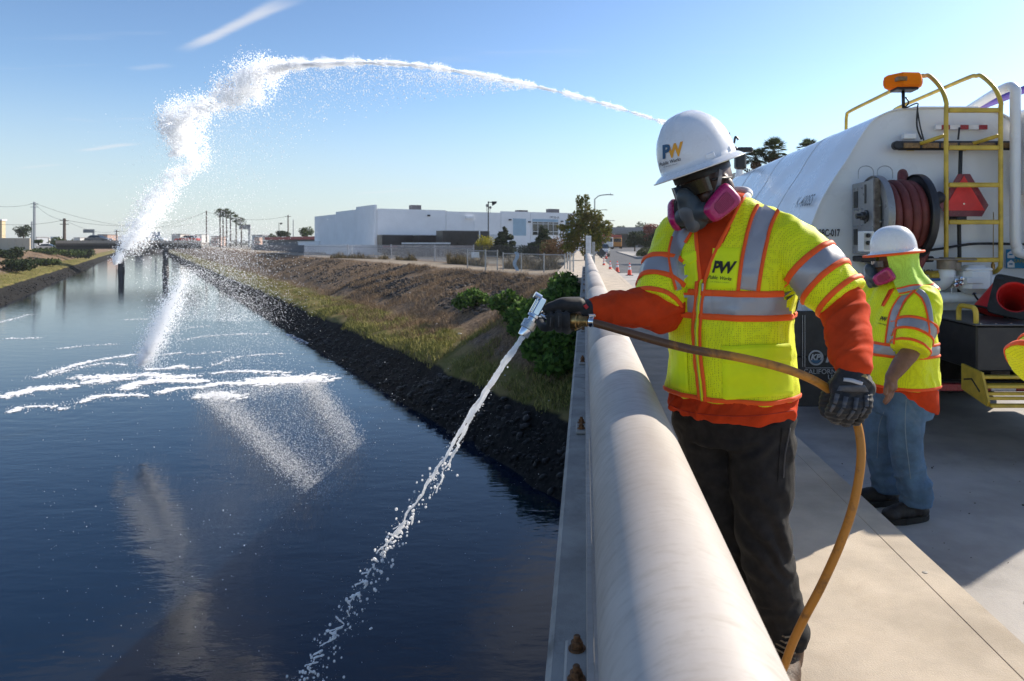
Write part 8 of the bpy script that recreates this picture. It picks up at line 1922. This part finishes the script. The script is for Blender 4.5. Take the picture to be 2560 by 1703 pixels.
# ---- the jet from the hand nozzle: strands and blobs of white water
mb = MB(); JD = lambda t: 2.02 + .42 * t
js = [(1201, 778), (1160, 838), (1120, 898), (1080, 962), (1040, 1030), (1000, 1098), (960, 1160), (915, 1225), (870, 1285), (835, 1340), (800, 1400), (760, 1470), (715, 1540), (690, 1580)]
def jp(t, ox=0, oy=0):
    f = t * (len(js) - 1); i = min(int(f), len(js) - 2); f -= i; x = js[i][0] * (1 - f) + js[i + 1][0] * f; y = js[i][1] * (1 - f) + js[i + 1][1] * f; return P(x + ox, y + oy, JD(t))
def strand(t0, t1, ox0, ox1, r0, r1, wob, n=26, seed=0):
    pts_, rs_ = [], []
    for i in range(n):
        f = i / (n - 1); t = t0 + (t1 - t0) * f; pts_.append(jp(t, ox0 + (ox1 - ox0) * f + wob * mnoise.noise(Vector((t * 26, seed, 0))), wob * .5 * mnoise.noise(Vector((t * 22, seed, 5)))) + Vector((0, .01 * mnoise.noise(Vector((t * 20, seed, 9))), 0)))
        rs_.append(max(.0008, (r0 + (r1 - r0) * f) * (1 + .55 * mnoise.noise(Vector((t * 48, seed, 2))))))
    mb.tube(pts_, rs_, 9); mb.ball(pts_[0], rs_[0], 8, 6); mb.ball(pts_[-1], rs_[-1], 8, 6)
strand(0, .24, 0, -1, .0082, .0052, 1.5, 30, 1); strand(.0, .30, 3, 7, .0055, .0032, 5, 30, 2); strand(0.02, .30, -4, -6, .005, .0026, 5, 30, 3); strand(.22, .46, -1, -4, .0048, .0030, 9, 30, 4); strand(.24, .36, 8, 16, .0035, .0028, 10, 22, 5); strand(.30, .44, 12, 22, .0032, .0014, 14, 22, 6)
strand(.44, .60, -5, -6, .0038, .0028, 10, 30, 7); strand(.34, .47, -8, -3, .003, .002, 9, 20, 8); strand(.38, .43, 20, 26, .003, .002, 8, 12, 12)
for i in range(30):
    t = .50 + .44 * (i / 30) + random.uniform(-.01, .01); ln_ = random.uniform(.004, .022) * (1.2 - .3 * t); strand(t, min(1, t + ln_), random.uniform(-14, 14), random.uniform(-16, 16), random.uniform(.0022, .0048), random.uniform(.0012, .004), 8, 10, 20 + i)
me = mb.mesh('jet'); fixn(me)
jet = thing('hand_water_jet', 'white water jet pouring from the hand nozzle toward the creek', 'water jet', jp(0))
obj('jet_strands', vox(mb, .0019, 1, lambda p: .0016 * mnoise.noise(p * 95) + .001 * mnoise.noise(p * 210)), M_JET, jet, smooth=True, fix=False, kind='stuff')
C, S_ = [], []
for i in range(900):
    t = random.random() ** .75; sp_ = 5 + 42 * t; ox = random.gauss(0, 1) * sp_ * .55 + (10 if random.random() < .4 else 0) * t * 2; C.append(tuple(jp(t, ox, random.gauss(0, 8)) + Vector((0, random.gauss(0, .04), 0)))); S_.append(random.random() ** 3.6 * (.0046 if t > .3 else .0022) + .0006)
for i in range(45):
    t = .45 + .55 * random.random(); C.append(tuple(jp(t, random.gauss(6, 15), random.gauss(0, 6)))); S_.append(random.uniform(.003, .0062))
C, S_ = np.array(C), np.array(S_)
mbd = MB()
big = S_ > .0024
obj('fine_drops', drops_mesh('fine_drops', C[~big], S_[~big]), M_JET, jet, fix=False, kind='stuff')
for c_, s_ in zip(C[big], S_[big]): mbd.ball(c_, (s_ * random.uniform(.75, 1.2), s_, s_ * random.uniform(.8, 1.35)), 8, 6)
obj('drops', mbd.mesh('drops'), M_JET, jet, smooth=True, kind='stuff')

# ================================================================== AIR
m = bpy.data.materials.new('coastal_haze'); m.use_nodes = True; nt = m.node_tree; nt.nodes.remove(nt.nodes['Principled BSDF'])
pv = nt.nodes.new('ShaderNodeVolumePrincipled'); pv.inputs['Color'].default_value = (.93, .96, 1.0, 1); pv.inputs['Density'].default_value = .00022; pv.inputs['Anisotropy'].default_value = .2
nt.links.new(pv.outputs[0], nt.nodes['Material Output'].inputs['Volume'])
MB().bbox(-4200, 4200, -4200, 4200, -6.5, 14).build('haze', m, keep=True, kind='stuff', label='thin pale haze in the air toward the skyline', cat='haze')
